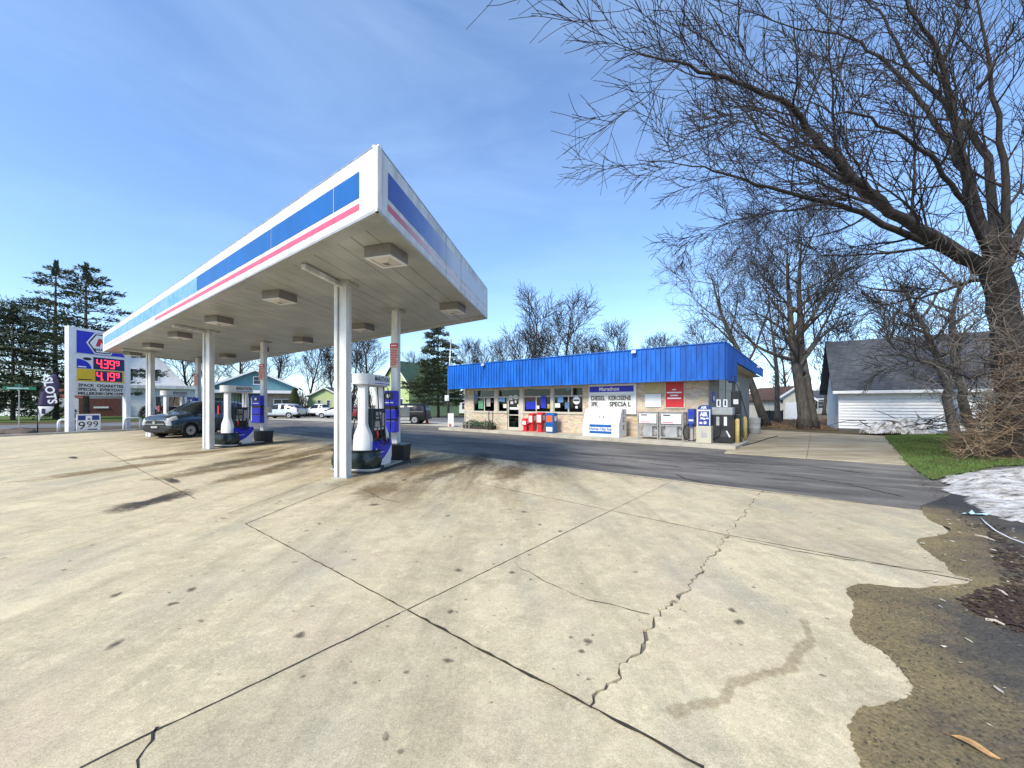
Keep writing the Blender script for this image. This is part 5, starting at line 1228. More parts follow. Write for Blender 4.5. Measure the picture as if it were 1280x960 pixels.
NAVY = mat('dark_teal_car_paint', (.020,.040,.055), .28, var=.1, coat=1, metal=.35); SILV = mat('silver_car_paint', (.50,.52,.54), .3, metal=.4, var=.06, coat=.6); WCAR = mat('white_car_paint', (.70,.71,.72), .3, var=.05, coat=.6); BCAR = mat('black_car_paint', (.008,.009,.010), .45, var=.1, coat=0, spec=.3); RCAR = mat('red_car_paint', (.25,.02,.025), .3, var=.1, coat=.8)
hd = math.atan2(-D3.y,-D3.x)
crv = car('parked_car', 'dark blue crossover parked under the canopy facing the camera', (-16.85,21.1,0), hd, suvst(4.55,1.74,.91), (4,13), (4,5), (13,), (1.36,-1.28), .35, NAVY, pillars=(8,10))
crv.scale = (1.06,1.04,1.05); a = 4.55/2
for sd in (-1,1):
    MB().lathe([(.05,0),(.05,.02)], 10, (0,0,0)).build('fog_lamp', HEADL, crv).location = (a-.10,sd*.62,.42)
    m = MB(); m.box(-.09,-.11,-.07,.09,.11,.08); mo = m.build('mirror', NAVY, crv, bevel=.04); mo.location = (.55, sd*1.02, 1.08)
    MB().tube([(.9,sd*.915,.55),(-1.3,sd*.925,.60)], .012, 5).build('door_crease', NAVY, crv)
for k in range(3): MB().box(a-.05,-.52+.02*k,.66+.085*k,a+.03-.02*k,.52-.02*k,.70+.085*k).build('grille_bar', CHROME if k != 1 else TRIM, crv, bevel=.01)
MB().box(a-.12,-.55,.30,a-.02,.55,.48).build('lower_intake', TRIM, crv, bevel=.03); MB().box(a+.02,-.07,.70,a+.05,.07,.81).build('front_badge', CHROME, crv)
for sd in (-1,1):
    MB().tube([(.95,sd*.875,1.07),(.2,sd*.885,1.10),(-.8,sd*.885,1.13),(-1.75,sd*.86,1.17)], .014, 5).build('window_trim', CHROME, crv, smooth=True)
    MB().tube([(.35,sd*.66,1.70),(.1,sd*.655,1.755),(-1.3,sd*.645,1.755),(-1.7,sd*.62,1.70)], .018, 6).build('roof_rail', CHROME, crv, smooth=True)
for x_ in (.05,-.95): MB().box(x_-.10,.925,.93,x_+.10,.95,.96).build('door_handle', NAVY, crv, bevel=.01)
MB().box(a-.04,-.17,.50,a+.04,.17,.59).build('number_plate', GREYM, crv)
p = G(360,523.2); sil = car('parked_car', 'silver SUV parked along the far street by the grey house', p+Vector((-1.2,.9,0)), R(176), suvst(5.1,1.78,.98), (4,13), (4,5), (13,), (1.55,-1.45), .37, SILV, pillars=(8,10), detail=False)
MB().box(-2.48,-.85,.85,-2.38,-.55,1.15).build('tail_light', TAIL, sil); MB().box(-2.48,.60,.85,-2.38,.90,1.15).build('tail_light', TAIL, sil)
p = G(395,521); trk = suvst(5.4,1.75,.98)
pick = car('pickup_truck', 'white pickup truck on the far side near the pale green garage', p+Vector((0,1.2,0)), R(170), [(2.7,.5,.75,.85,.75,.65),(2.6,.35,.9,1.05,.9,.75),(2.0,.32,1.0,1.12,.97,.80),(1.3,.32,1.05,1.18,.98,.82),(.9,.32,1.08,1.40,.98,.76),(.5,.32,1.10,1.74,.98,.70),(.4,.32,1.10,1.76,.98,.70),(-.35,.32,1.12,1.76,.98,.70),(-.45,.32,1.12,1.76,.98,.70),(-.8,.32,1.12,1.70,.98,.70),(-.92,.34,1.10,1.2,.98,.8),(-1.1,.36,1.08,1.14,.98,.84),(-2.5,.4,1.08,1.14,.97,.84),(-2.7,.5,1.05,1.10,.93,.82)], (4,9), (4,), (9,), (1.75,-1.65), .40, WCAR, pillars=(7,), detail=False)
p = G(428,523); car('parked_car', 'pale grey sedan behind the near canopy column', p+Vector((-1.2,1.0,0)), R(178), [(2.3,.4,.6,.66,.65,.55),(2.2,.25,.68,.80,.8,.65),(1.7,.2,.8,.92,.88,.72),(1.0,.2,.88,.98,.89,.74),(.6,.2,.9,1.2,.89,.68),(.05,.2,.92,1.42,.89,.60),(-.5,.2,.93,1.45,.89,.60),(-.6,.2,.93,1.45,.89,.60),(-1.2,.2,.94,1.36,.88,.58),(-1.6,.22,.95,1.10,.88,.66),(-2.1,.26,.94,1.04,.85,.68),(-2.3,.4,.8,.9,.75,.6)], (3,9), (3,4), (8,), (1.4,-1.35), .32, SILV, pillars=(6,), detail=False)
p = G(444,526); rc_ = car('parked_car', 'red hatchback seen between the near pump and column', p+Vector((-.2,2.2,0)), R(100), suvst(4.5,1.5,.86), (4,13), (4,5), (13,), (1.3,-1.2), .33, RCAR, pillars=(8,10), detail=False)
p = G(531,530.5); jp = car('parked_car', 'black boxy SUV parked next to the orange cone', p+Vector((-2.05,.85,0)), R(177), [(2.2,.45,.8,.9,.75,.68),(2.12,.34,.9,1.02,.86,.76),(1.6,.30,1.0,1.08,.9,.82),(.95,.30,1.04,1.12,.9,.82),(.65,.30,1.06,1.40,.9,.76),(.35,.30,1.08,1.68,.9,.72),(.25,.30,1.08,1.70,.9,.72),(-.4,.30,1.08,1.72,.9,.72),(-.5,.30,1.08,1.72,.9,.72),(-1.2,.30,1.08,1.72,.9,.72),(-1.3,.30,1.08,1.72,.9,.72),(-1.95,.32,1.08,1.68,.89,.70),(-2.08,.34,1.06,1.60,.88,.70),(-2.2,.42,1.0,1.12,.84,.74),(-2.22,.5,.9,1.0,.80,.7)], (4,11), (4,), (12,), (1.35,-1.25), .38, BCAR, pillars=(7,9), detail=False)
MB().box(-.85,-.93,.36,.92,-.89,.58).build('side_cladding', GREYM, jp, bevel=.01); MB().box(-.85,.89,.36,.92,.93,.58).build('side_cladding', GREYM, jp, bevel=.01); MB().box(-2.0,.86,1.05,.6,.905,1.075).build('window_trim', CHROME, jp); MB().box(-2.30,-.7,.42,-2.16,.7,.60).build('bumper', TRIM, jp)
# cone, A-frame board, utility pole
p = G(534,529.5); t = thing('traffic_cone', 'orange traffic cone behind the black SUV', 'cone', p); MB().box(-.2,-.2,0,.2,.2,.04).build('base', ORANGE, t); MB().lathe([(.15,.04),(.03,.72)], 14).build('cone', ORANGE, t, smooth=True)
MB().lathe([(.104,.32),(.082,.44)], 14).build('band', TEXTW, t)
p = G(563.5,533); t = thing('sidewalk_board', 'white folding board standing left of the store', 'sign', p, R(10)); AF = WHITE
for sg_ in (-1,1): MB().add([(-.22,sg_*.25,0),(.22,sg_*.25,0),(.22,sg_*.03,1.0),(-.22,sg_*.03,1.0),(-.22,sg_*.27,0),(.22,sg_*.27,0),(.22,sg_*.05,1.0),(-.22,sg_*.05,1.0)],[(0,1,2,3),(7,6,5,4),(0,4,5,1),(1,5,6,2),(2,6,7,3),(3,7,4,0)]).build('panel', AF, t)
MB().box(-.14,-.30,.04,-.02,-.26,.22).build('rusty_mark', ORANGE, t)
p = G(560,524); t = thing('utility_pole', 'thin pale utility pole rising behind the left end of the store', 'pole', p); k_ = p.y/F
MB().tube([(0,0,0),(.02,0,2.5)], .16, 10).build('dark_base', TRIM, t); MB().tube([(0,0,2.4),(.35,0,CH+(506-424)*k_)], [.10,.07], 10).build('shaft', GALV, t, smooth=True); MB().box(-.35,-.15,2.1,.12,-.11,2.75).build('plate', WHITE, t); MB().tube([(.3,0,CH+60*k_),(1.6,0,CH+52*k_)], .03, 6).build('arm', GALV, t)
# ================================================================ HOUSES
def lap_mat(name, col, pitch=.16):
    m = mat(name, col, .6, var=.07, vscale=2); t = m.node_tree; N = t.nodes; L = t.links; p = N['Principled BSDF']
    c = N.new('ShaderNodeTexCoord'); s = N.new('ShaderNodeSeparateXYZ'); L.new(c.outputs['Object'], s.inputs[0])
    d = N.new('ShaderNodeMath'); d.operation = 'DIVIDE'; d.inputs[1].default_value = pitch; L.new(s.outputs['Z'], d.inputs[0])
    fr = N.new('ShaderNodeMath'); fr.operation = 'FRACT'; L.new(d.outputs[0], fr.inputs[0])
    b = N.new('ShaderNodeBump'); b.inputs['Distance'].default_value = .05; b.inputs['Strength'].default_value = .8; b.invert = True; L.new(fr.outputs[0], b.inputs['Height']); L.new(b.outputs['Normal'], p.inputs['Normal'])
    return m
def shingle_mat(name, col, col2):
    m = mat(name, col, .9, col2=col2, vscale=1.4, stretch=(1,1,1)); t = m.node_tree; N = t.nodes; L = t.links; p = N['Principled BSDF']
    c = N.new('ShaderNodeTexCoord'); s = N.new('ShaderNodeSeparateXYZ'); L.new(c.outputs['Object'], s.inputs[0]); cb = N.new('ShaderNodeCombineXYZ')
    ad = N.new('ShaderNodeMath'); ad.operation = 'ADD'; L.new(s.outputs['X'], ad.inputs[0]); L.new(s.outputs['Y'], ad.inputs[1]); L.new(ad.outputs[0], cb.inputs[0]); L.new(s.outputs['Z'], cb.inputs[1])
    b = N.new('ShaderNodeTexBrick'); b.inputs['Scale'].default_value = 1; b.inputs['Brick Width'].default_value = .32; b.inputs['Row Height'].default_value = .13; b.inputs['Mortar Size'].default_value = .012; b.inputs['Bias'].default_value = 0
    b.inputs['Color1'].default_value = (.62,.62,.62,1); b.inputs['Color2'].default_value = (.36,.36,.36,1); b.inputs['Mortar'].default_value = (.22,.22,.22,1); L.new(cb.outputs[0], b.inputs['Vector'])
    src = p.inputs['Base Color'].links[0].from_socket; mx_ = N.new('ShaderNodeMix'); mx_.data_type = 'RGBA'; mx_.blend_type = 'OVERLAY'; mx_.inputs['Factor'].default_value = .75
    L.new(src, mx_.inputs['A']); L.new(b.outputs['Color'], mx_.inputs['B']); L.new(mx_.outputs['Result'], p.inputs['Base Color'])
    bp = N.new('ShaderNodeBump'); bp.inputs['Strength'].default_value = .5; bp.inputs['Distance'].default_value = .02; L.new(b.outputs['Fac'], bp.inputs['Height']); bp.invert = True; L.new(bp.outputs['Normal'], p.inputs['Normal'])
    return m
SID_W = lap_mat('white_siding', (.72,.73,.73)); SID_T = lap_mat('teal_siding', (.10,.24,.28)); SID_G = lap_mat('pale_green_siding', (.42,.52,.22)); SID_R = lap_mat('maroon_siding', (.16,.03,.03)); SID_C = lap_mat('cream_siding', (.55,.52,.42)); SID_S = lap_mat('sage_siding', (.22,.32,.22)); BRK = mat('dark_red_brick', (.16,.06,.045), .9, var=.3, vscale=4)
RF_G = shingle_mat('grey_shingle', (.088,.098,.115), (.055,.062,.073)); RF_GR = shingle_mat('green_shingle', (.045,.10,.065), (.03,.07,.045)); RF_B = shingle_mat('brown_shingle', (.13,.075,.05), (.08,.045,.032)); RF_L = shingle_mat('pale_shingle', (.46,.44,.42), (.34,.32,.30)); RF_T = shingle_mat('tan_shingle', (.42,.30,.16), (.30,.21,.11))
def house(name, lab, loc, rz, w_, d, ez, rz_, wall, roof, wins=(), axis='y', over=.4, chimney=None, doors=(), trim=None):
    trim = trim or WHITE
    t = thing(name, lab, 'house', loc, rz); h = w_/2
    if axis == 'y':
        MB().slab_xz([(-h,-.1),(h,-.1),(h,ez),(0,rz_),(-h,ez)], 0, d).build('wall', wall, t)
        rise = rz_-ez; sl = rise/h
        for s in (-1,1):
            a = [(s*(h+over),ez-over*sl),(0,rz_),(0,rz_+.16),(s*(h+over),ez-over*sl+.16)]
            if s < 0: a = a[::-1]
            r = MB().slab_xz([(x+s*.004,z+.004) for x,z in a], -over, d+over).build('roof', roof, t)
            b = [(s*(h+over),ez-over*sl-.12),(0,rz_-.12),(0,rz_+.13),(s*(h+over),ez-over*sl+.13)]
            if s < 0: b = b[::-1]
            MB().slab_xz([(x+s*.004,z) for x,z in b], -over-.06, -over-.003).build('barge_board', trim, r)
    else:
        hd_ = d/2
        MB().slab_yz([(0,-.1),(d,-.1),(d,ez),(hd_,rz_),(0,ez)], -h, h).build('wall', wall, t); sl = (rz_-ez)/hd_
        for s in (0,1):
            e0 = (-over, ez-over*sl) if s == 0 else (d+over, ez-over*sl)
            a = [e0,(hd_,rz_),(hd_,rz_+.16),(e0[0],e0[1]+.16)]
            if s: a = a[::-1]
            r = MB().slab_yz([(y,z+.004) for y,z in a], -h-over, h+over).build('roof', roof, t)
            if s == 0: MB().box(-h-over,-over-.06,e0[1]-.10,h+over,-over-.002,e0[1]+.15).build('fascia_board', trim, r)
    for (x,z,ww,hh) in wins:
        fr = MB(); f_ = .09
        for b4 in ((x-ww/2-f_,z-f_,x+ww/2+f_,z),(x-ww/2-f_,z+hh,x+ww/2+f_,z+hh+f_),(x-ww/2-f_,z,x-ww/2,z+hh),(x+ww/2,z,x+ww/2+f_,z+hh),(x-ww/2,z+hh*.48,x+ww/2,z+hh*.52)): fr.box(b4[0],-.06,b4[1],b4[2],-.002,b4[3])
        wo = fr.build('window', trim, t); MB().box(x-ww/2,-.03,z,x+ww/2,-.004,z+hh).build('pane', HGLASS, wo)
    for (x,ww,hh,m_) in doors: do = MB().box(x-ww/2,-.06,0,x+ww/2,-.003,hh).build('door', m_, t); MB().box(x+ww/2-.2,-.1,.95,x+ww/2-.12,-.061,1.05).build('door_handle', GALV, do)
    if chimney:
        cx_, cy_ = chimney; MB().box(cx_-.35,cy_-.35,ez,cx_+.35,cy_+.35,rz_+.9).build('chimney', BRK, t)
    return t
def zv(v, Y): return CH-(v-HZ)*Y/F
def xu(u, Y): return (u-CX)/F*Y
# white garage at right: lapped boards built one by one
Y = 25.6; X0, X1 = xu(1049,Y), xu(1262,Y)
gar = thing('white_garage', 'long white sided garage with dark grey shingle roof behind the lawn', 'garage', (X0,Y,0), R(-33)); LW = 9.6; EZ = 2.42
MB().box(.02,.05,-.1,LW-.02,6,EZ).build('wall', SID_W, gar); nb = 12
for k in range(nb):
    z = .10+k*(EZ-.12)/nb; hB = (EZ-.12)/nb
    for xa, xb in ((0,LW*.42),(LW*.42+.004,LW*.74)) if k % 2 else ((0,LW*.30),(LW*.30+.004,LW*.74)):
        MB().add([(xa,-.02,z+.014),(xb,-.02,z+.014),(xb,.040,z+hB),(xa,.040,z+hB),(xa,.05,z+.014),(xb,.05,z+.014),(xb,.05,z+hB),(xa,.05,z+hB)],[(0,1,2,3),(0,4,5,1),(1,5,6,2),(2,6,7,3),(3,7,4,0)]).build('siding_board', WHITE, gar)
    MB().add([(LW*.74+.004,-.02,z+.014),(LW,-.02,z+.014),(LW,.040,z+hB),(LW*.74+.004,.040,z+hB),(LW*.74+.004,.05,z+.014),(LW,.05,z+.014),(LW,.05,z+hB),(LW*.74+.004,.05,z+hB)],[(0,1,2,3),(0,4,5,1),(1,5,6,2),(2,6,7,3),(3,7,4,0)]).build('siding_board', WHITE, gar)
MB().box(-.05,-.045,-.1,LW+.05,.049,.098).build('footing', mat('dark_footing',(.12,.12,.11),.9), gar)
MB().box(-.04,-.03,.1,-.002,.06,EZ).build('corner_board', WHITE, gar)
rdg = zv(430,Y+2.7)
rf = MB().slab_yz([(-.45,EZ+.02),(3.0,rdg),(3.0,rdg+.14),(-.45,EZ+.16)], -.42, LW+.4).build('roof', RF_G, gar)
MB().slab_yz([(6.45,EZ+.02),(6.45,EZ+.16),(3.002,rdg+.14),(3.002,rdg)], -.42, LW+.4).build('roof', RF_G, gar)
MB().slab_yz([(.05,EZ),(5.95,EZ),(3.0,rdg-.03)], .02, .1).build('gable', SID_W, gar)
MB().box(-.40,-.56,EZ-.06,LW+.4,-.452,EZ+.13).build('gutter', WHITE, gar, bevel=.02); MB().box(-.36,-.448,EZ-.03,LW+.36,.02,EZ+.0).build('eave_board', WHITE, gar)
for xa, xb in ((7.0,7.5),(7.75,8.4)):
    z0_, z1_ = .95, 1.95; fr = MB()
    for b4 in ((xa-.1,z0_-.1,xb+.1,z0_),(xa-.1,z1_,xb+.1,z1_+.1),(xa-.1,z0_,xa,z1_),(xb,z0_,xb+.1,z1_)): fr.box(b4[0],-.06,b4[1],b4[2],-.025,b4[3])
    wo = fr.build('window', TRIM, gar); MB().box(xa,-.05,z0_,xb,-.026,z1_).build('pane', PAPER, wo)

# left: white house behind the sign
Y = 60; t = house('white_house', 'big white house with steep gable behind the price sign', (xu(175,Y),Y,0), R(40), 11.4, 12, zv(484,Y), zv(424,Y), SID_W, RF_L, wins=[(-1.2,5.4,.9,1.7),(1.6,5.4,.9,1.7)], over=.3)
MB().box(-7.5,-2.6,zv(486,Y)-.0,9.5,-.1,zv(482,Y)).build('porch_roof', WHITED, t); MB().box(-1.5,-2.0,-.1,9.2,-.1,zv(486,Y)-.005).build('porch_wall', SID_W, t)
for x_ in (1.8,4.0,6.2):
    wo = MB().box(x_-.75,-2.08,1.35,x_+.75,-2.003,3.0).build('window', WHITE, t)
    for q in (-.35,.35): MB().box(x_+q-.28,-2.10,1.45,x_+q+.28,-2.082,2.9).build('pane', HGLASS if x_ != 4.0 else mat('curtain_glass',(.25,.16,.08),.3), wo)
for x_ in (7.4,9.1): MB().box(x_-.14,-2.5,0,x_+.14,-2.2,zv(486,Y)).build('porch_post', WHITE, t)
MB().box(-6.0,-2.5,-.1,-1.9,-2.1,2.55).build('brick_panel', BRK, t); MB().box(-4.6,-2.62,1.15,-3.1,-2.505,1.4).build('window_box', WHITE, t); MB().box(-9.0,-2.4,-.1,-6.05,-2.0,2.5).build('white_panel', WHITE, t)
MB().box(7.6,-2.2,0,8.7,-2.05,2.2).build('dark_opening', TRIM, t)
Y = 56; t = house('teal_house', 'teal gabled house with pale roof behind the middle pump', (xu(320,Y),Y,0), R(26), 9.6, 11, zv(482,Y), zv(463,Y), SID_T, RF_L, wins=[(.3,zv(480,Y),1.1,1.0)], over=.7)
MB().box(-5.4,-2.6,zv(492,Y),5.6,.0-.05,zv(488.5,Y)).build('porch_roof', WHITE, t); MB().box(-4.9,-.9,-.1,-1.8,-.06,zv(492,Y)-.004).build('sage_wall', SID_S, t); do = MB().box(-4.6,-.96,.1,-3.7,-.905,2.6).build('door', TRIM, t)
MB().box(1.0,-.9,-.1,4.8,-.06,zv(492,Y)-.004).build('grey_wall', SIDEW, t); wo = MB().box(2.2,-.98,.9,4.4,-.904,2.5).build('window', WHITE, t); MB().box(2.35,-1.0,1.0,3.25,-.984,2.4).build('pane', HGLASS, wo); MB().box(3.35,-1.0,1.0,4.25,-.984,2.4).build('pane', HGLASS, wo)
for x_ in (-5.1,5.1): MB().box(x_-.13,-2.45,-.1,x_+.13,-2.2,zv(492,Y)-.004).build('porch_post', WHITE, t)
Y = 66; house('green_garage', 'small pale green gabled garage behind the white pickup', (xu(406,Y),Y,0), R(5), 5.4, 7, zv(495,Y), zv(484.5,Y), SID_G, RF_G, wins=[(-.9,zv(507,Y),.5,.9),(.6,zv(507,Y),.5,.9)], over=.35)
Y = 58; house('green_house', 'pale green house with dark green roof and brick chimney', (xu(494,Y),Y,0), R(-38), 6.6, 10, zv(479,Y), zv(452,Y), SID_G, RF_GR, wins=[(0,zv(468,Y),.7,1.2),(-1.6,1.0,1.0,1.5),(1.4,1.0,1.0,1.5)], over=.4, chimney=(-1.2,6.5))
Y = 74; house('red_house', 'small maroon house with white trim left of the tall spruce', (xu(516,Y),Y,0), R(-15), 3.8, 8, zv(484,Y), zv(474,Y), SID_R, RF_G, wins=[(-.8,2.6,.8,1.5),(1.0,.6,.9,1.6)], over=.3)
Y = 78; house('white_shed', 'long low white building behind the spruce', (xu(575,Y),Y,0), R(2), 9, 6, zv(499,Y), zv(494,Y), SID_W, RF_G, wins=[(-3.2,.8,.8,1.2),(-1.9,.8,.8,1.2),(-.6,.8,.8,1.2),(.8,.8,.8,1.2)], axis='x', over=.4)
Y = 72; house('maroon_house', 'maroon house half hidden between flag and price sign', (xu(84,Y),Y,0), R(20), 5.5, 7, zv(484,Y), zv(470,Y), SID_R, RF_B, wins=[(.8,1.2,.9,1.6)], over=.3)
Y = 64; house('brick_house', 'red brick cottage between the white and teal houses', (xu(262,Y),Y,0), R(5), 6.0, 7, zv(495,Y), zv(484,Y), BRK, RF_B, wins=[(1.2,1.0,.9,1.4)], over=.3)
# right, beyond the store
Y = 44; t = house('cream_garage', 'cream garage with brown roof and white overhead door', (xu(993,Y),Y,0), R(-4), 4.1, 7, zv(499,Y), zv(484,Y), SID_C, RF_B, over=.3)
do = MB().box(-1.0,-.06,0,1.15,-.003,zv(503,Y)).build('garage_door', WHITE, t)
for k in range(4): MB().box(-.98,-.075,.08+k*.46,1.13,-.061,.50+k*.46).build('door_panel', WHITE, do)
MB().box(-1.5,-.12,1.9,-1.3,-.003,2.2).build('wall_lamp', BLACK, t)
Y = 52; t = house('tan_roof_house', 'small house with tan roof and brown gable seen past the store corner', (xu(952,Y),Y,0), R(-25), 5.2, 8, zv(497,Y), zv(486,Y), mat('brown_gable',(.13,.06,.04),.8), RF_T, wins=[(-.9,.9,.9,1.1),(.9,.9,.9,1.1)], over=.5)
MB().box(-3.2,-2.2,2.05,2.9,-.05,2.2).build('porch_roof', WHITED, t); MB().box(-2.6,-.5,-.1,2.6,-.08,2.04).build('white_front', SID_W, t)
Y = 75; t = house('cream_house', 'distant cream house with dark shutters between trunk and garage', (xu(1036,Y),Y,0), R(0), 8.5, 8, zv(498,Y), zv(488,Y), SID_C, RF_G, wins=[(-1.6,1.0,1.0,1.2),(1.2,1.0,1.0,1.2)], axis='x')
for x_ in (-2.4,-.8,.4,2.0): MB().box(x_-.18,-.05,.9,x_+.18,-.004,2.3).build('shutter', TRIM, t)
# fences
Y = 58; t = thing('white_fence', 'low white board fence behind the lawn at far left', 'fence', (xu(-40,Y),Y,0)); n = 26
for k in range(n): MB().box(k*.42,0,0,k*.42+.39,.04,1.05).build('board', WHITED, t)
MB().box(0,.045,.3,n*.42,.09,.4).build('rail', WHITED, t); MB().box(0,.045,.8,n*.42,.09,.9).build('rail', WHITED, t)
Y = 40; t = thing('dark_hedge_fence', 'dark screened fence in front of the cream garage', 'fence', (xu(954,Y),Y,0), R(4)); 
for k in range(3): MB().box(k*.72,0,0,k*.72+.70,.05,1.05).build('screen_panel', BLACK, t)
for k in range(4): MB().box(k*.72-.04,-.03,0,k*.72+.0,.08,1.12).build('post', TRIM, t)
# ================================================================ TREES
class Grow:
    def __init__(s, seed, twig_r=.006, sides=(9,7,5,4,3,3)):
        s.r = random.Random(seed); s.tr = MB(); s.cr = MB(); s.tw = MB(); s.tmin = twig_r; s.sides = sides
    def mbof(s, lv): return s.tr if lv <= 0 else (s.cr if lv <= 2 else s.tw)
    def path(s, p, d, L, n, wob, up, curl=0):
        pts = [Vector(p)]; d = d.normalized(); r = s.r; st = L/n
        for i in range(n):
            d = (d + Vector((r.gauss(0,wob), r.gauss(0,wob), r.gauss(0,wob)+up))).normalized(); pts.append(pts[-1]+d*st)
        return pts
    def branch(s, pts, r0, r1, lv, P):
        n = len(pts); rad = [r0+(r1-r0)*(i/(n-1))**.8 for i in range(n)]
        s.mbof(lv).tube(pts, rad, s.sides[min(lv,5)], cap=lv < 2)
        if lv >= P['max']: return
        r = s.r; L = sum((pts[i+1]-pts[i]).length for i in range(n-1)); cnt = P['n'][lv]; cnt = max(1, int(cnt*r.uniform(.8,1.2)))
        st = P['start'][lv]; az = r.uniform(0,6.28)
        for k in range(cnt):
            f = st+(1-st)*(k+r.uniform(.2,.9))/cnt; f = min(f,.985); x = f*(n-1); i = min(int(x),n-2); q = pts[i].lerp(pts[i+1], x-i); d = (pts[i+1]-pts[i]).normalized()
            az += 2.4+r.uniform(-.5,.5); a = d.orthogonal().normalized(); b = d.cross(a); side = a*math.cos(az)+b*math.sin(az)
            ang = R(P['ang'][lv]*r.uniform(.75,1.25)); nd = (d*math.cos(ang)+side*math.sin(ang)); nd.z += P['lift'][lv]; nd.normalize()
            rb = max(s.tmin, (r0+(r1-r0)*f)*P['rr'][lv]*r.uniform(.8,1.1)); Lb = P['len'][lv]*r.uniform(.65,1.2)*(1-.45*f*P.get('taper',1))
            m = P['seg'][lv]; s.branch(s.path(q, nd, Lb, m, P['wob'][lv], P['up'][lv]), rb, max(s.tmin*.7, rb*.3), lv+1, P)
    def finish(s, t, bark, twig, smooth=True):
        s.tr.build('trunk', bark, t, smooth=smooth)
        if s.cr.v: struct(s.cr.build('branches', bark, t, smooth=smooth), 'stuff')
        if s.tw.v: struct(s.tw.build('twigs', twig, t), 'stuff')
def bare(name, lab, loc, H, seed, r0=.3, spread=1.0, dens=1.0, bark=None, twig=None, fork=.3, lean=(0,0), tw=.010, group=None, maxl=4, stems=1, up=.05):
    g = Grow(seed, tw); t = thing(name, lab, 'tree', loc, 0, group); r = g.r
    P = dict(max=maxl, n=[int(11*dens), int(9*dens), int(8*dens), 6], start=[fork,.22,.15,.1], ang=[46*spread,42,40,38], lift=[.18,.12,.06,.02], rr=[.52,.55,.6,.7], len=[H*.46,H*.22,H*.11,H*.055], seg=[8,6,4,3], wob=[.06,.075,.085,.10], up=[up,up*.9,.03,.01], taper=.9)
    for k in range(stems):
        d = Vector((lean[0]+(k-(stems-1)/2)*.05, lean[1], 1)); o = Vector(((k-(stems-1)/2)*r0*1.5,(k-(stems-1)/2)*r0*.8,-.1))
        pts = g.path(o, d, H*.92, 14, .035, .02); n = len(pts)
        rad = [r0*(1.35 if i == 0 else 1)*(1-.93*(i/(n-1))**.9)+tw for i in range(n)]
        g.tr.tube(pts, rad, 10); g.sides = (10,7,5,4,3,3)
        sv = g.tr; g.branch(pts, r0, r0*.1, 0, P) if False else None
        cnt = P['n'][0]; az = r.uniform(0,6)
        for j in range(cnt):
            f = fork+(1-fork)*(j+r.uniform(.1,.9))/cnt; x = min(f,.97)*(n-1); i = min(int(x),n-2); q = pts[i].lerp(pts[i+1], x-i); dd = (pts[i+1]-pts[i]).normalized(); az += 2.4+r.uniform(-.4,.4)
            a = dd.orthogonal().normalized(); b = dd.cross(a); ang = R(46*spread*r.uniform(.7,1.25)); nd = dd*math.cos(ang)+(a*math.cos(az)+b*math.sin(az))*math.sin(ang)
            rb = max(tw, rad[i]*.55*r.uniform(.8,1.15)); g.branch(g.path(q, nd, H*.46*r.uniform(.7,1.15)*(1-.5*(f-fork)/(1-fork)), 8, .09, up), rb, rb*.18, 1, P)
    g.finish(t, bark or BARK, twig or TWIG); return t
def at(u, v, Y): return Vector(((u-CX)/F*Y, Y, 0))

# --- the big tree at the right edge: limbs laid along the paths the photograph shows, at real depths
bt = thing('big_maple_tree', 'huge bare tree at right edge with limbs sweeping over the lot', 'tree', (0,0,0)); g = Grow(41, .0085)
BASE = at(1262,0,12.2); bt.location = BASE
def lp(pts): return [PX(u,v,Y)-BASE for u,v,Y in pts]
def smooth_path(P, k=5):
    out = []; n = len(P); r = random.Random(int(P[0].x*1000)%997)
    for i in range(n-1):
        p, q, pp, qq = P[i], P[i+1], P[max(i-1,0)], P[min(i+2,n-1)]
        for j in range(k):
            t = j/k; x = .5*((2*p)+(q-pp)*t+(2*pp-5*p+4*q-qq)*t*t+(-pp+3*p-3*q+qq)*t**3); out.append(x+Vector((r.gauss(0,.03),r.gauss(0,.03),r.gauss(0,.03))))
    out.append(P[-1]); return out
trunk = smooth_path([Vector((.1,0,-.2))] + lp([(1268,520,12.2),(1262,440,12.2),(1252,370,12.2),(1240,320,12.1)]), 4)
g.tr.tube(trunk, [.42-.10*i/(len(trunk)-1) for i in range(len(trunk))], 14)
LP = dict(max=4, n=[0,13,9,6,0], start=[0,.12,.12,.10], ang=[0,38,32,30], lift=[0,.10,.03,.0], rr=[0,.42,.55,.65], len=[0,3.5,1.7,.85], seg=[0,7,5,3], wob=[0,.07,.07,.08], up=[0,.03,.015,.0], taper=.55)
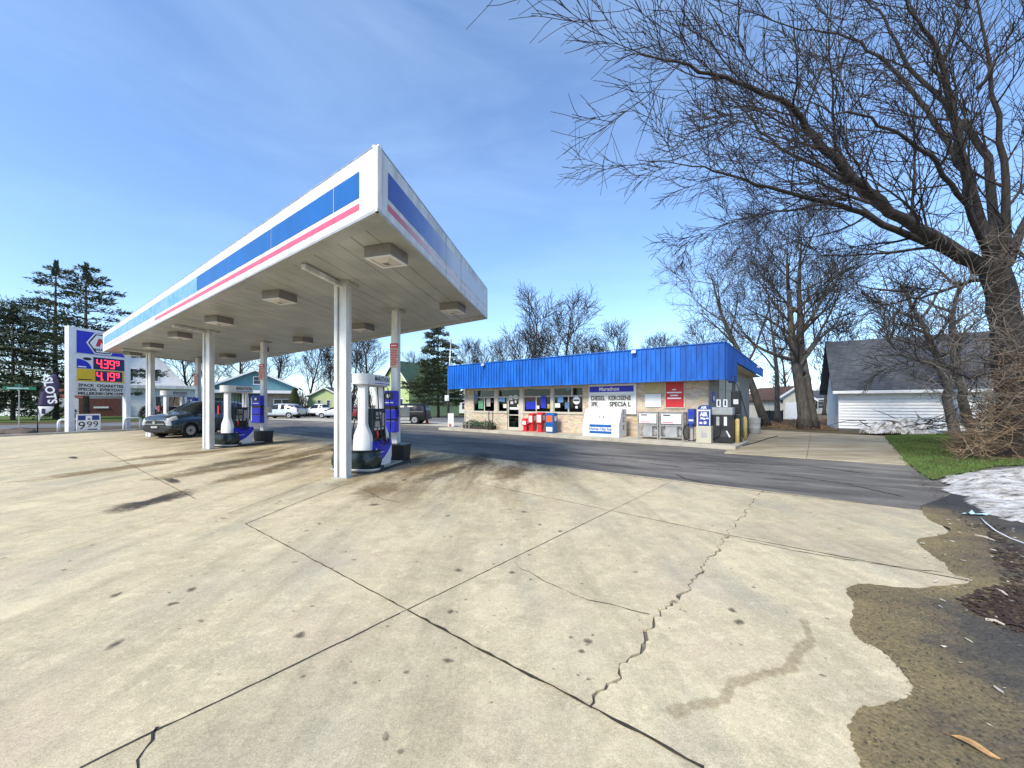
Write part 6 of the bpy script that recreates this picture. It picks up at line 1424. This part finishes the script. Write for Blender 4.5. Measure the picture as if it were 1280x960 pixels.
limbs = [
 ([(1250,360,12.2),(1229,333,12.1),(1162,295,11.6),(1099,253,11.1),(1052,211,10.7),(1010,160,10.4),(989,135,10.2),(921,101,9.8),(875,86,9.6),(816,70,9.3),(775,50,9.1)], .34, 30),
 ([(1235,345,12.3),(1204,325,12.4),(1150,300,12.3),(1090,274,12.0),(1035,253,11.7),(976,240,11.5),(917,219,11.2),(867,207,11.0),(800,200,10.8)], .26, 26),
 ([(1162,295,11.6),(1110,265,12.4),(1044,219,13.0),(976,186,13.3),(930,139,13.5),(890,95,13.7),(850,50,13.8)], .17, 22),
 ([(1240,320,12.2),(1204,211,11.6),(1187,127,11.2),(1170,63,10.8),(1140,10,10.4),(1115,-60,10.2)], .27, 18),
 ([(1204,211,11.6),(1175,165,12.4),(1137,110,12.8),(1099,72,13.0),(1048,42,13.2),(1001,38,13.3),(930,12,13.4),(880,-10,13.4)], .15, 20),
 ([(1245,330,12.2),(1234,198,12.6),(1191,143,12.9),(1137,84,13.1),(1107,25,13.2),(1073,-10,13.3),(1040,-60,13.3)], .22, 18),
 ([(1252,340,12.2),(1259,253,11.8),(1246,148,11.4),(1225,34,11.0),(1215,-50,10.8)], .24, 16),
 ([(1225,110,11.2),(1260,60,10.8),(1300,20,10.5)], .10, 9),
 ([(1258,330,12.2),(1300,240,12.8),(1350,150,13.0),(1400,60,13.2)], .24, 14),
 ([(1240,325,12.0),(1215,270,10.8),(1180,215,9.8),(1140,180,9.0),(1085,150,8.4),(1030,135,8.0),(960,120,7.7)], .15, 20),
 ([(1060,250,11.2),(1000,262,11.8),(940,270,12.2),(890,285,12.4),(850,310,12.5)], .07, 12),
 ([(1240,345,12.2),(1190,360,12.8),(1150,372,13.2),(1110,380,13.5),(1075,395,13.8)], .12, 14),
 ([(1255,420,12.2),(1225,470,11.6),(1190,462,11.2),(1150,452,11.0),(1120,455,10.9)], .13, 12),
 ([(1258,300,12.2),(1290,330,11.0),(1330,350,10.5)], .14, 8),
]
for P_, r0, nn in limbs:
    r0 *= .70; nn = int(nn*.82); pp = smooth_path(lp(P_), 4); n = len(pp); LP['n'][1] = nn
    rad = [max(.009, r0*(1-.975*(i/(n-1))**.62)) for i in range(n)]
    (g.tr if r0 > .2 else g.cr).tube(pp, rad, 9 if r0 > .2 else 7)
    L_ = sum((pp[i+1]-pp[i]).length for i in range(n-1)); r = g.r; az = r.uniform(0,6)
    for k in range(nn):
        f = .16+.83*(k+r.uniform(0,.9))/nn; f = min(f,.985); x = f*(n-1); i = min(int(x),n-2); q = pp[i].lerp(pp[i+1],x-i); d = (pp[i+1]-pp[i]).normalized(); az += 2.4+r.uniform(-.5,.5)
        a = d.orthogonal().normalized(); b = d.cross(a); ang = R(40*r.uniform(.7,1.3)); nd = d*math.cos(ang)+(a*math.cos(az)+b*math.sin(az))*math.sin(ang); nd.z += .10; nd.normalize()
        rb = max(.010, rad[i]*.45*r.uniform(.7,1.1)); ln = (1.1+L_*.20)*r.uniform(.6,1.2)*(1-.45*f)
        g.branch(g.path(q, nd, ln, 6, .08, .03), min(rb,.06), .006, 2, dict(LP, n=[0,0,8,5,0], len=[0,0,ln*.56,ln*.36]))
g.finish(bt, BARKD, TWIG)
# pale suckers hanging round the trunk
mb = MB(); r = random.Random(77)
for k in range(420):
    p = PX(r.uniform(1165,1300), r.uniform(290,500), r.uniform(10.4,12.4))-BASE; d = Vector((r.uniform(-1,.4), r.uniform(-.8,.4), r.uniform(-.5,.7))).normalized(); pts = [p]
    for j in range(7): d = (d+Vector((r.gauss(0,.22),r.gauss(0,.2),r.gauss(0,.22)))).normalized(); pts.append(pts[-1]+d*r.uniform(.10,.26))
    mb.tube(pts, [.011-.0012*j for j in range(8)], 4, False)
struct(mb.build('pale_suckers', TWIGL, bt), 'stuff')

# --- other trees on the right
bare('double_trunk_tree', 'large bare tree with double trunk between store and white garage', at(1010,0,27.4), 15.0, 12, r0=.42, spread=1.22, dens=1.0, stems=2, fork=.27, up=.07, tw=.011, bark=BARK, twig=TWIG)
bare('leaning_bare_tree', 'bare tree leaning left just behind the store corner', at(957,0,31), 14.5, 5, r0=.33, spread=1.15, dens=.9, lean=(-.24,.05), fork=.35, tw=.011, twig=TWIGF)
bare('slim_bare_tree', 'slim straight bare tree behind the store corner by the leaning tree', at(972,0,37), 13.5, 9, r0=.26, dens=.65, fork=.38, tw=.012, twig=TWIGF)
def small_trunk(u0, v0, pts_, lab, seed, r0):
    Y = CH*F/(v0-HZ); b = at(u0,0,Y); t = thing('lawn_edge_tree', lab, 'tree', b); g = Grow(seed,.008); pp = smooth_path([Vector((0,0,-.1))]+[PX(u,v,y)-b for u,v,y in pts_],4); n = len(pp)
    g.tr.tube(pp, [max(.02,r0*(1.25 if i == 0 else 1)*(1-.75*i/(n-1))) for i in range(n)], 9); P = dict(max=4, n=[0,5,5,4], start=[0,.15,.15,.1], ang=[0,44,42,40], lift=[0,.08,.04,0], rr=[0,.5,.6,.7], len=[0,1.7,1.0,.5], seg=[0,6,4,3], wob=[0,.14,.16,.16], up=[0,.03,.02,0], taper=.6)
    r = g.r; az = 0
    for k in range(14):
        f = .35+.64*(k+r.random())/14; x = f*(n-1); i = min(int(x),n-2); q = pp[i].lerp(pp[i+1],x-i); d = (pp[i+1]-pp[i]).normalized(); az += 2.4; a = d.orthogonal().normalized(); b2 = d.cross(a); nd = d*.55+(a*math.cos(az)+b2*math.sin(az))*.8
        g.branch(g.path(q, nd, r.uniform(1.5,3.2), 7, .13, .03), r0*.35, .01, 1, P)
    g.finish(t, BARK, TWIGF); return t
small_trunk(1193,546,[(1187,505,20.3),(1180,470,20.2),(1168,438,20.0),(1150,400,19.8),(1130,360,19.6)],'leaning grey trunk on the lawn in front of the white garage', 21, .24)
small_trunk(1211,541,[(1206,505,22),(1198,472,21.8),(1190,440,21.5),(1192,400,21.2),(1200,350,21)],'second grey trunk beside the garage window', 22, .25)
# --- bare trees far behind: five meshes, copied as single trees
protos = [bare('far_bare_tree', 'tallest bare tree behind the middle of the store roof', at(660,0,62), 17.6, 31, r0=.36, spread=.85, dens=1.15, maxl=3, tw=.03, twig=TWIG, bark=BARKD, fork=.3, group='bare trees behind the store'),
          bare('far_bare_tree', 'broad bare tree behind the store roof right of the tallest', at(702,0,60), 17.2, 32, r0=.34, spread=1.0, dens=1.15, maxl=3, tw=.03, twig=TWIG, bark=BARKD, fork=.25, group='bare trees behind the store'),
          bare('far_bare_tree', 'bare tree with fine twigs behind the store roof near the floodlight', at(775,0,74), 15, 33, r0=.26, spread=.8, dens=1.15, maxl=3, tw=.03, twig=TWIG, bark=BARKD, fork=.2, group='bare trees behind the store')]
far = [(1,730,70,.8,1.1,'bare tree between the broad tree and the floodlight'),(2,808,84,1.0,2.0,'pale thin bare tree right of the floodlight'),(2,840,78,.85,3.1,'small bare tree behind the right half of the fascia'),(0,630,76,.72,4.0,'bare tree left of the tallest behind the store roof'),(1,604,80,.75,5.0,'bare tree behind the left end of the store roof'),
       (0,880,66,.80,1.2,'bare tree behind the store roof beside the leaning tree'),(2,590,88,.95,.6,'thin bare tree by the spruce'),
       (0,462,66,.80,2.2,'dark bare tree behind the near pump and green house'),(1,440,72,.8,.4,'bare tree left of the green house chimney'),(1,300,72,.95,1.7,'wide bare tree behind the teal house roof'),(0,345,78,.85,.9,'bare tree right of the teal house'),(2,385,80,1.0,2.8,'bare tree above the pale green garage'),(1,236,70,.85,3.3,'dark bare tree beside the white house roof'),(2,270,82,1.05,5.2,'bare tree between white house and teal house'),(0,415,90,.75,4.4,'distant bare tree behind the silver sedan'),
       (2,40,66,1.1,.2,'bare tree between the two pines at far left'),(1,985,70,.85,2.6,'bare tree behind the cream garage'),(2,1030,64,.95,1.9,'bare tree left of the white garage roof'),(0,512,92,.7,5.7,'bare tree behind the red house'),(2,1095,60,1.15,.9,'bare tree rising behind the white garage roof'),(1,755,86,.85,2.5,'bare tree behind the letter board part of the roof'),(0,685,88,.85,1.4,'bare tree between the tallest and the broad tree'),(2,862,90,1.0,4.6,'bare tree behind the red sign part of the roof'),(1,912,75,.8,3.7,'bare tree just left of the leaning tree'),(2,645,82,1.05,2.2,'thin bare tree at the foot of the tallest')]
for k, u, Y, s, rz, lab in far:
    o = dup(protos[k], at(u,0,Y), rz, lab, 'bare trees behind the store' if 560 < u < 900 else 'bare trees among the houses'); o.scale = (s,s,s)
# hazy far wood filling the skyline
mb = MB(); r = random.Random(15)
for k in range(950):
    u = r.uniform(-150,1500); Y = r.uniform(105,150); b = at(u,0,Y); h = r.uniform(5,11)*(.8+.35*math.sin(u*.013)); p = [Vector((b.x,b.y,0))]
    d = Vector((r.gauss(0,.08),0,1))
    for j in range(4): p.append(p[-1]+d*h/4); d = d+Vector((r.gauss(0,.12),0,0))
    mb.tube(p, [.16,.13,.10,.07,.04], 3, False)
    for j in range(9):
        i = r.randint(1,3); q = p[i].lerp(p[i+1], r.random()); e = q+Vector((r.uniform(-1.6,1.6), r.uniform(-1,1), r.uniform(.8,2.8))); mb.tube([q, q.lerp(e,.5)+Vector((0,0,-.15)), e], [.06,.045,.03], 3, False)
fw = struct(mb.build('far_wood', TWIGF), 'stuff'); fw['label'] = 'far grey bare wood along the skyline'; 

# --- conifers
def conifer(name, lab, loc, H, seed, wid, layers, droop, bare_h, dens, mats, gap=.5, irr=.3, group=None):
    t = thing(name, lab, 'tree', loc, 0, group); r = random.Random(seed); tr = MB(); br = MB(); nd = MB(); nd2 = MB()
    tr.tube([(0,0,-.1),(r.gauss(0,.1),r.gauss(0,.1),H*.5),(0,0,H)], [H*.016,H*.010,.03], 9)
    for k in range(layers):
        f = (k+.3*r.random())/layers; z = bare_h+(H-bare_h)*f; nb = r.randint(4,6)
        L0 = wid*(1-f)**.75*(1-.28*max(0,.22-f)/.22)+.25
        for j in range(nb):
            if r.random() < gap*.35: continue
            a = 6.283*j/nb+r.uniform(-.5,.5)+k*.7; L = L0*r.uniform(1-irr,1+irr); d = Vector((math.cos(a),math.sin(a),.12)); pts = [Vector((0,0,z))]
            for i in range(6): d.z += droop*(-1 if i < 3 else .8); pts.append(pts[-1]+d.normalized()*L/6)
            br.tube(pts, [.05*L/3+.02,.04*L/3+.015,.035,.03,.02,.015,.008], 4, False)
            m = int(dens*L*60)
            for i in range(m):
                x = (r.random()**.7)*.88+.12; x *= 6; q = min(int(x),5); c = pts[q].lerp(pts[q+1], x-q); sp_ = .10+.13*L*(1-abs(x/6-.55))
                sd = Vector((-d.y,d.x,0)).normalized()*r.gauss(0,sp_*1.6)+Vector((0,0,r.gauss(.04,.09))); c = c+sd
                e = (Vector((d.x,d.y,0))*r.uniform(.2,1)+sd.normalized()*r.uniform(.1,.9)+Vector((0,0,r.uniform(-.15,.5)))).normalized()*r.uniform(.25,.50); s_ = e.cross(Vector((r.gauss(0,1),r.gauss(0,1),r.gauss(0,1)))).normalized()*r.uniform(.05,.10)
                (nd if r.random() < .78 else nd2).add([tuple(c-s_), tuple(c+e), tuple(c+s_)], [(0,1,2)])
    for i in range(260):
        z = H-1.8*r.random(); a = r.uniform(0,6.28); q = (H-z)*.22+.05; c = Vector((q*math.cos(a)*r.random(), q*math.sin(a)*r.random(), z)); e = Vector((math.cos(a)*.6,math.sin(a)*.6,1)).normalized()*r.uniform(.2,.45); s_ = e.orthogonal().normalized()*.06
        nd.add([tuple(c-s_), tuple(c+e), tuple(c+s_)], [(0,1,2)])
    tr.build('trunk', BARK, t, smooth=True); struct(br.build('branches', BARKD, t), 'stuff'); struct(nd.build('needles', mats[0], t), 'stuff'); struct(nd2.build('tip_needles', mats[1], t), 'stuff'); return t
Y = 44; conifer('tall_pine_tree', 'tall dark pine with layered branches behind the price sign', at(108,0,Y), zv(330,Y), 61, 6.6, 19, .05, 2.6, .62, (NEEDLE,NEEDLEY), gap=.9, irr=.38)
Y = 46; conifer('tall_pine_tree', 'second pine top leaning left beside the tall pine', at(70,0,Y), zv(327,Y), 64, 5.6, 15, .05, 3.5, .55, (NEEDLE,NEEDLEY), gap=1.0, irr=.4)
Y = 42; conifer('spruce_tree', 'dark drooping spruce at the far left behind the street sign', at(16,0,Y), zv(382,Y), 62, 4.2, 17, .16, .8, .75, (NEEDLE,NEEDLE), gap=.5)
Y = 52; conifer('spruce_tree', 'tall dense spruce left of the store between red house and pole', at(548,0,Y), zv(402,Y), 63, 4.3, 19, .09, 1.6, 1.0, (NEEDLE,NEEDLEY), gap=.3)
# arborvitae
Y = 53; t = thing('arborvitae', 'yellow green columnar evergreen beside the teal house', 'shrub', at(368,0,Y)); r = random.Random(3); mb = MB(); H = zv(487,Y)
for i in range(5200):
    z = H*r.random()**.9; rad = .80*math.sin(min(1,(1-z/H)*1.25+.12)*1.45)*r.uniform(.75,1.05); a = r.uniform(0,6.28); c = Vector((rad*math.cos(a),rad*math.sin(a),z)); e = Vector((math.cos(a)*.5,math.sin(a)*.5,1)).normalized()*r.uniform(.12,.26); s_ = Vector((-math.sin(a),math.cos(a),r.uniform(-.3,.3)))*.05
    mb.add([tuple(c-s_),tuple(c+e),tuple(c+s_)],[(0,1,2)])
struct(mb.build('foliage', NEEDLEY, t),'stuff'); MB().tube([(0,0,-.1),(0,0,H*.8)],[.12,.03],7).build('trunk', BARK, t)
# round shrubs at the houses
def shrub(lab, loc, rad, h, mt, seed, n=1400):
    t = thing('garden_shrub', lab, 'shrub', loc); r = random.Random(seed); mb = MB(); st = MB()
    for i in range(n):
        d = Vector((r.gauss(0,1),r.gauss(0,1),abs(r.gauss(0,1)))).normalized(); k = r.uniform(.7,1.05)*(1+.18*noise.noise(d*2+Vector((seed,0,0)))); c = Vector((d.x*rad*k,d.y*rad*k,d.z*h*k+.05)); e = (d+Vector((r.gauss(0,.6),r.gauss(0,.6),r.gauss(0,.6)))).normalized()*r.uniform(.10,.2); s_ = e.orthogonal().normalized()*.04
        mb.add([tuple(c-s_),tuple(c+e),tuple(c+s_)],[(0,1,2)])
    for i in range(9): a = i*.7; st.tube([(0,0,0),(rad*.4*math.cos(a),rad*.4*math.sin(a),h*.5),(rad*.8*math.cos(a),rad*.8*math.sin(a),h*.8)],[.04,.03,.01],4,False)
    struct(mb.build('leaves', mt, t),'stuff'); st.build('stems', BARKD, t); return t
BRSH = mat('brown_shrub', (.055,.040,.025), .9, var=.4); OLV = mat('olive_shrub', (.10,.095,.025), .9, var=.4)
shrub('dark rounded shrub left of the far column by the white house', at(186,0,54), 1.0, 1.5, BRSH, 1); shrub('dark rounded shrub right of the far column by the white house', at(208,0,54), 1.0, 1.5, BRSH, 2); shrub('olive green shrub between the flag and the sign', at(76,0,52), 1.4, 1.25, OLV, 3); shrub('low brown shrub by the silver SUV', at(385,0,58), 1.6, 1.3, BRSH, 4)
# ================================================================ LAWN, SNOW, BRUSH, LITTER
lawn_px = [(1107,545.5),(1136,579.5),(1152,592),(1166,600),(1200,592),(1245,583),(1300,580),(1420,575),(1420,546),(1280,541),(1190,540.5)]
lw = [gp(*p) for p in lawn_px]
def inside(poly, p):
    c = False; n = len(poly)
    for i in range(n):
        a, b = poly[i], poly[i-1]
        if (a.y > p.y) != (b.y > p.y) and p.x < (b.x-a.x)*(p.y-a.y)/(b.y-a.y)+a.x: c = not c
    return c
o = MB().sheet(lw if sum(lw[i].x*lw[(i+1)%len(lw)].y-lw[(i+1)%len(lw)].x*lw[i].y for i in range(len(lw))) > 0 else lw[::-1], .012).build('lawn', LAWN); struct(o)
mb = MB(); r = random.Random(9); xs = [p.x for p in lw]; ys = [p.y for p in lw]; cnt = 0
lw2 = [p for p in lw]
while cnt < 62000:
    p = V2(r.uniform(min(xs),min(max(xs),24)), r.uniform(min(ys)-.1,max(ys))); q = p+V2(r.gauss(0,.06),r.gauss(0,.06))
    if not inside(lw2, q): cnt += .2; continue
    h = r.uniform(.035,.085)*(1+.5*noise.noise(Vector((p.x*.8,p.y*.8,0)))); a = r.uniform(0,6.28); wv = .006+.0006*p.y; dx, dy = math.cos(a)*wv, math.sin(a)*wv; lx, ly = r.gauss(0,.03), r.gauss(0,.03)
    mb.v += [(p.x-dx,p.y-dy,.0),(p.x+dx,p.y+dy,.0),(p.x+lx,p.y+ly,h)]; k = len(mb.v); mb.f.append((k-3,k-2,k-1)); cnt += 1
o = struct(mb.build('grass', LAWN),'stuff'); o['label'] = 'short bright green lawn grass beside the snow pile'
# dirty melting snow
def snow_mat():
    m = mat('dirty_snow', (.70,.70,.69), .75, var=.1); t = m.node_tree; N = t.nodes; L = t.links; p = N['Principled BSDF']; g_ = N.new('ShaderNodeNewGeometry')
    n = N.new('ShaderNodeTexNoise'); n.inputs['Scale'].default_value = 4.5; n.inputs['Detail'].default_value = 9; n.inputs['Roughness'].default_value = .75; mpn = N.new('ShaderNodeMapping'); mpn.inputs['Scale'].default_value = (.7,1.3,1); L.new(g_.outputs['Position'], mpn.inputs['Vector']); L.new(mpn.outputs['Vector'], n.inputs['Vector'])
    r_ = N.new('ShaderNodeValToRGB'); e = r_.color_ramp.elements; e[0].position = .36; e[0].color = (.06,.052,.042,1); e[1].position = .58; e[1].color = (.72,.70,.66,1); e2 = r_.color_ramp.elements.new(.46); e2.color = (.40,.365,.31,1); L.new(n.outputs['Fac'], r_.inputs['Fac'])
    L.new(r_.outputs['Color'], p.inputs['Base Color']); b = N.new('ShaderNodeBump'); b.inputs['Strength'].default_value = .8; b.inputs['Distance'].default_value = .06; L.new(n.outputs['Fac'], b.inputs['Height']); L.new(b.outputs['Normal'], p.inputs['Normal']); return m
SNOW = snow_mat()
def heap(name, lab, px, hmax, seed, mt, n=70, world=None):
    poly = world or [gp(*p) for p in px]; x0, x1 = min(p.x for p in poly), max(p.x for p in poly); y0, y1 = min(p.y for p in poly), max(p.y for p in poly); mb = MB(); idx = {}
    def edge(p):
        d = 9e9
        for i in range(len(poly)):
            a, b = poly[i-1], poly[i]; e = b-a; t_ = max(0,min(1,(p-a).dot(e)/e.length_squared)); d = min(d,(p-(a+e*t_)).length)
        return d
    for i in range(n+1):
        for j in range(n+1):
            p = V2(x0+(x1-x0)*i/n, y0+(y1-y0)*j/n); wob = p+V2(noise.noise(Vector((p.x*1.7,p.y*1.7,seed))),noise.noise(Vector((p.x*1.7,p.y*1.7,seed+9))))*.22
            if not inside(poly, wob): continue
            d = edge(wob); k = min(1,d/(.55)); z = -.02+hmax*(k**.6)*(.62+.55*noise.noise(Vector((p.x*.9,p.y*.9,seed)))+.22*noise.noise(Vector((p.x*3.1,p.y*3.1,seed)))+.10*noise.noise(Vector((p.x*9,p.y*9,seed))))
            idx[i,j] = len(mb.v); mb.v.append((p.x,p.y,max(z,.006)))
    for (i,j) in list(idx):
        if (i+1,j) in idx and (i,j+1) in idx and (i+1,j+1) in idx: mb.f.append((idx[i,j],idx[i+1,j],idx[i+1,j+1],idx[i,j+1]))
    return tag(mb.build(name, mt, smooth=True), lab, 'snow pile')
heap('snow_pile', 'large dirty melting snow pile between lawn and asphalt at right', [(1168,600),(1190,594),(1230,588),(1300,584),(1420,588),(1420,680),(1320,665),(1280,655),(1240,648),(1212,634),(1195,620),(1180,610)], .22, 3, SNOW, 110)
heap('snow_pile', 'grey snow and stone heap in front of the white garage wall', None, .95, 6, SNOW, 80, world=[V2(22.3+2.1*math.cos(R(a_))*(1+.15*math.sin(a_*.05)), 22.2+1.0*math.sin(R(a_))) for a_ in range(0,360,15)])
# branches lying on the garage heap
t = thing('brush_heap', 'heap of cut dry branches lying on the snow by the garage', 'branches', (22.3,22.0,0)); r = random.Random(12)
for k in range(26):
    p = Vector((r.uniform(-2.0,2.0), r.uniform(-.8,.8), r.uniform(.25,.8))); d = Vector((r.choice((-1,1)), r.gauss(0,.4), r.uniform(-.1,.35))).normalized(); pts = [p]
    for j in range(5): d = (d+Vector((r.gauss(0,.12),r.gauss(0,.12),r.gauss(0,.10)))).normalized(); pts.append(pts[-1]+d*.36)
    MB().tube(pts, [.030-.004*j for j in range(6)], 5).build('branch', BARKD if k % 3 else TWIGL, t)
# tangled tan brush in front of the big tree
BR1 = mat('tan_brush_stem', (.33,.225,.13), .9, var=.4, vscale=2); BR2 = mat('dark_brush_stem', (.10,.062,.04), .9, var=.4, vscale=2)
t = thing('brush_thicket', 'dense tangled tan brush thicket at the right edge of the lawn', 'bush', G(1270,572)); b0 = G(1270,572); r = random.Random(30)
for nm, mt, cnt, rad in (('tan_stems',BR1,3000,.008),('dark_stems',BR2,1300,.010),('pale_canes',TWIGL,140,.012)):
    mb = MB()
    for k in range(cnt):
        u = 1196+164*r.random()**.8; Y = r.uniform(11.0,15.5); hfac = min(1,max(.10,(u-1192)/70)); p = at(u,0,Y)-b0; ht = (4.1*hfac)*(.75+.4*noise.noise(Vector((u*.02,Y*.5,0)))); p.z = r.uniform(0,ht*.85); d = Vector((r.gauss(-.12,.6), r.gauss(0,.6), r.uniform(-.25,.9))).normalized(); pts = [p]; L = r.uniform(.4,1.3)*(.5+.5*hfac)
        for j in range(5): d = (d+Vector((r.gauss(0,.2),r.gauss(0,.2),r.gauss(-.05,.16)))).normalized(); pts.append(pts[-1]+d*L/5)
        if min(q.z for q in pts) < -.02: pts = [Vector((q.x,q.y,max(q.z,.0))) for q in pts]
        mb.tube(pts, [rad*(1-.13*j) for j in range(6)], 3, False)
    struct(mb.build(nm, mt, t),'stuff')
# leaf litter band under the trees beyond the apron
LEAF = mat('dry_leaf', (.24,.13,.055), .8, var=.4, vscale=3); LEAF2 = mat('dark_leaf', (.060,.034,.022), .8, var=.4, vscale=3); CHIP = mat('pale_wood_chip', (.55,.48,.38), .8, var=.2)
def litter(name, lab, poly_px, cnt, size, mt, seed, zb=.006, up=.0):
    poly = [gp(*p) for p in poly_px]; r = random.Random(seed); x0, x1 = min(p.x for p in poly), max(p.x for p in poly); y0, y1 = min(p.y for p in poly), max(p.y for p in poly); mb = MB(); k = 0; tries = 0
    while k < cnt and tries < cnt*8:
        tries += 1; p = V2(r.uniform(x0,x1), r.uniform(y0,y1))
        if not inside(poly,p): continue
        a = r.uniform(0,6.28); L = size*r.uniform(.5,1.5); w_ = L*r.uniform(.25,.5); c, s_ = math.cos(a), math.sin(a); z = zb+r.uniform(0,.012)+up*r.random()
        q = [(-L,0,0),(-L*.3,-w_,L*.25*r.random()),(L*.6,-w_*.6,L*.2*r.random()),(L,0,L*.5*r.random()),(L*.4,w_,L*.2*r.random()),(-L*.4,w_*.8,L*.3*r.random())]
        mb.add([(p.x+x*c-y*s_, p.y+x*s_+y*c, z+zz) for x,y,zz in q],[(0,1,2,3,4,5)]); k += 1
    o = struct(mb.build(name, mt),'stuff'); o['label'] = lab; return o
litter('leaf_litter','brown leaf litter under the trees beyond the apron',[(952,535),(1050,538),(1050,524),(952,524)],2600,.11,LEAF,1,-.05,.12)
litter('leaf_litter','dark red mulch leaves on the asphalt at the right edge',[(1195,752),(1225,738),(1262,733),(1340,735),(1340,800),(1262,790),(1215,765)],900,.028,LEAF2,2)
litter('leaf_litter','dark leaf trail along the asphalt edge below the snow',[(1232,650),(1255,660),(1290,700),(1290,735),(1255,735),(1238,690)],420,.024,LEAF2,3)
litter('wood_chips','scattered pale wood chips on the muddy asphalt',[(1130,640),(1300,660),(1300,940),(1150,940),(1175,760)],70,.022,CHIP,4)
litter('debris_line','small debris along the asphalt edge by the lawn',[(1138,590),(1168,602),(1200,640),(1230,660),(1222,668),(1180,632),(1140,600)],260,.022,LEAF2,5)
litter('grit','dark grit and pebbles washed over the muddy edge',[(1062,735),(1150,737),(1200,730),(1160,690),(1190,660),(1260,660),(1300,800),(1300,958),(1085,958),(1075,900),(1140,865),(1075,800)],1500,.0075,mat('dark_grit',(.07,.058,.042),.9,var=.4,vscale=9),6)
litter('grit','pale grit scattered along the concrete edge',[(1040,720),(1150,640),(1200,660),(1230,730),(1160,860),(1100,958),(1030,958),(1050,800)],420,.0055,mat('pale_grit',(.38,.32,.22),.9,var=.3,vscale=9),7)
litter('leaf_litter','few dry leaf scraps blown on the lawn',[(1120,556),(1145,585),(1180,590),(1260,575),(1200,548)],160,.035,LEAF,8,.03)
# single finds on the ground
p = G(1219,937); mb = MB(); n = 9; vs = []
for i in range(n):
    f = i/(n-1); w_ = .031*math.sin(f*math.pi)**.7*(1-.35*f); vs += [(-.075+.15*f,-w_,.012+.012*math.sin(f*5)),(-.075+.15*f,0,.006+.010*math.sin(f*5)),(-.075+.15*f,w_,.014+.008*math.sin(f*5))]
mb.add(vs,[(3*i+j,3*i+3+j,3*i+4+j,3*i+1+j) for i in range(n-1) for j in (0,1)]); t = thing('fallen_leaf','large tan fallen leaf on the mud at the lower right','leaf',(p.x,p.y,.006),R(-52)); mb.build('blade', mat('tan_leaf',(.50,.28,.11),.7,var=.25,vscale=30), t, smooth=True); MB().tube([(-.075,0,.010),(-.105,.004,.006)],.002,5).build('stalk', LEAF, t)
p = G(1219,644.5); t = thing('wrapper', 'pale blue crushed wrapper lying below the snow pile','litter',(p.x,p.y,.004),R(-5)); mb = MB(); r = random.Random(2)
for i in range(7):
    for j in range(4): mb.v.append((-.15+.05*i, -.05+.033*j, .012+.03*abs(r.gauss(0,.6))))
for i in range(6):
    for j in range(3): a = i*4+j; mb.f.append((a,a+4,a+5,a+1))
mb.build('film', mat('pale_blue_film',(.45,.68,.75),.3,var=.15,vscale=20), t)
p0 = [G(*q) for q in ((1226,649),(1232,657),(1245,667),(1262,675),(1285,685),(1310,700))]; o = MB().tube([(q.x,q.y,.02+.02*abs(math.sin(i*2))) for i,q in enumerate(p0)],.008,6).build('loose_cable', TEXTW, None, smooth=True); tag(o,'thin white cable lying on the asphalt at the right edge','cable')
for u0,v0,u1,v1,lab in ((1219,670,1244,677,'pale broken stick on the asphalt near the cable'),(1232,776,1256,783,'white wood splinter beside the dark leaves'),(1245,738,1262,748,'short pale stick among the dark leaves')):
    a_, b_ = G(u0,v0), G(u1,v1); o = MB().tube([(a_.x,a_.y,.012),((a_.x+b_.x)/2,(a_.y+b_.y)/2,.022),(b_.x,b_.y,.012)],[.009,.011,.006],5).build('fallen_stick', CHIP); tag(o,lab,'stick')
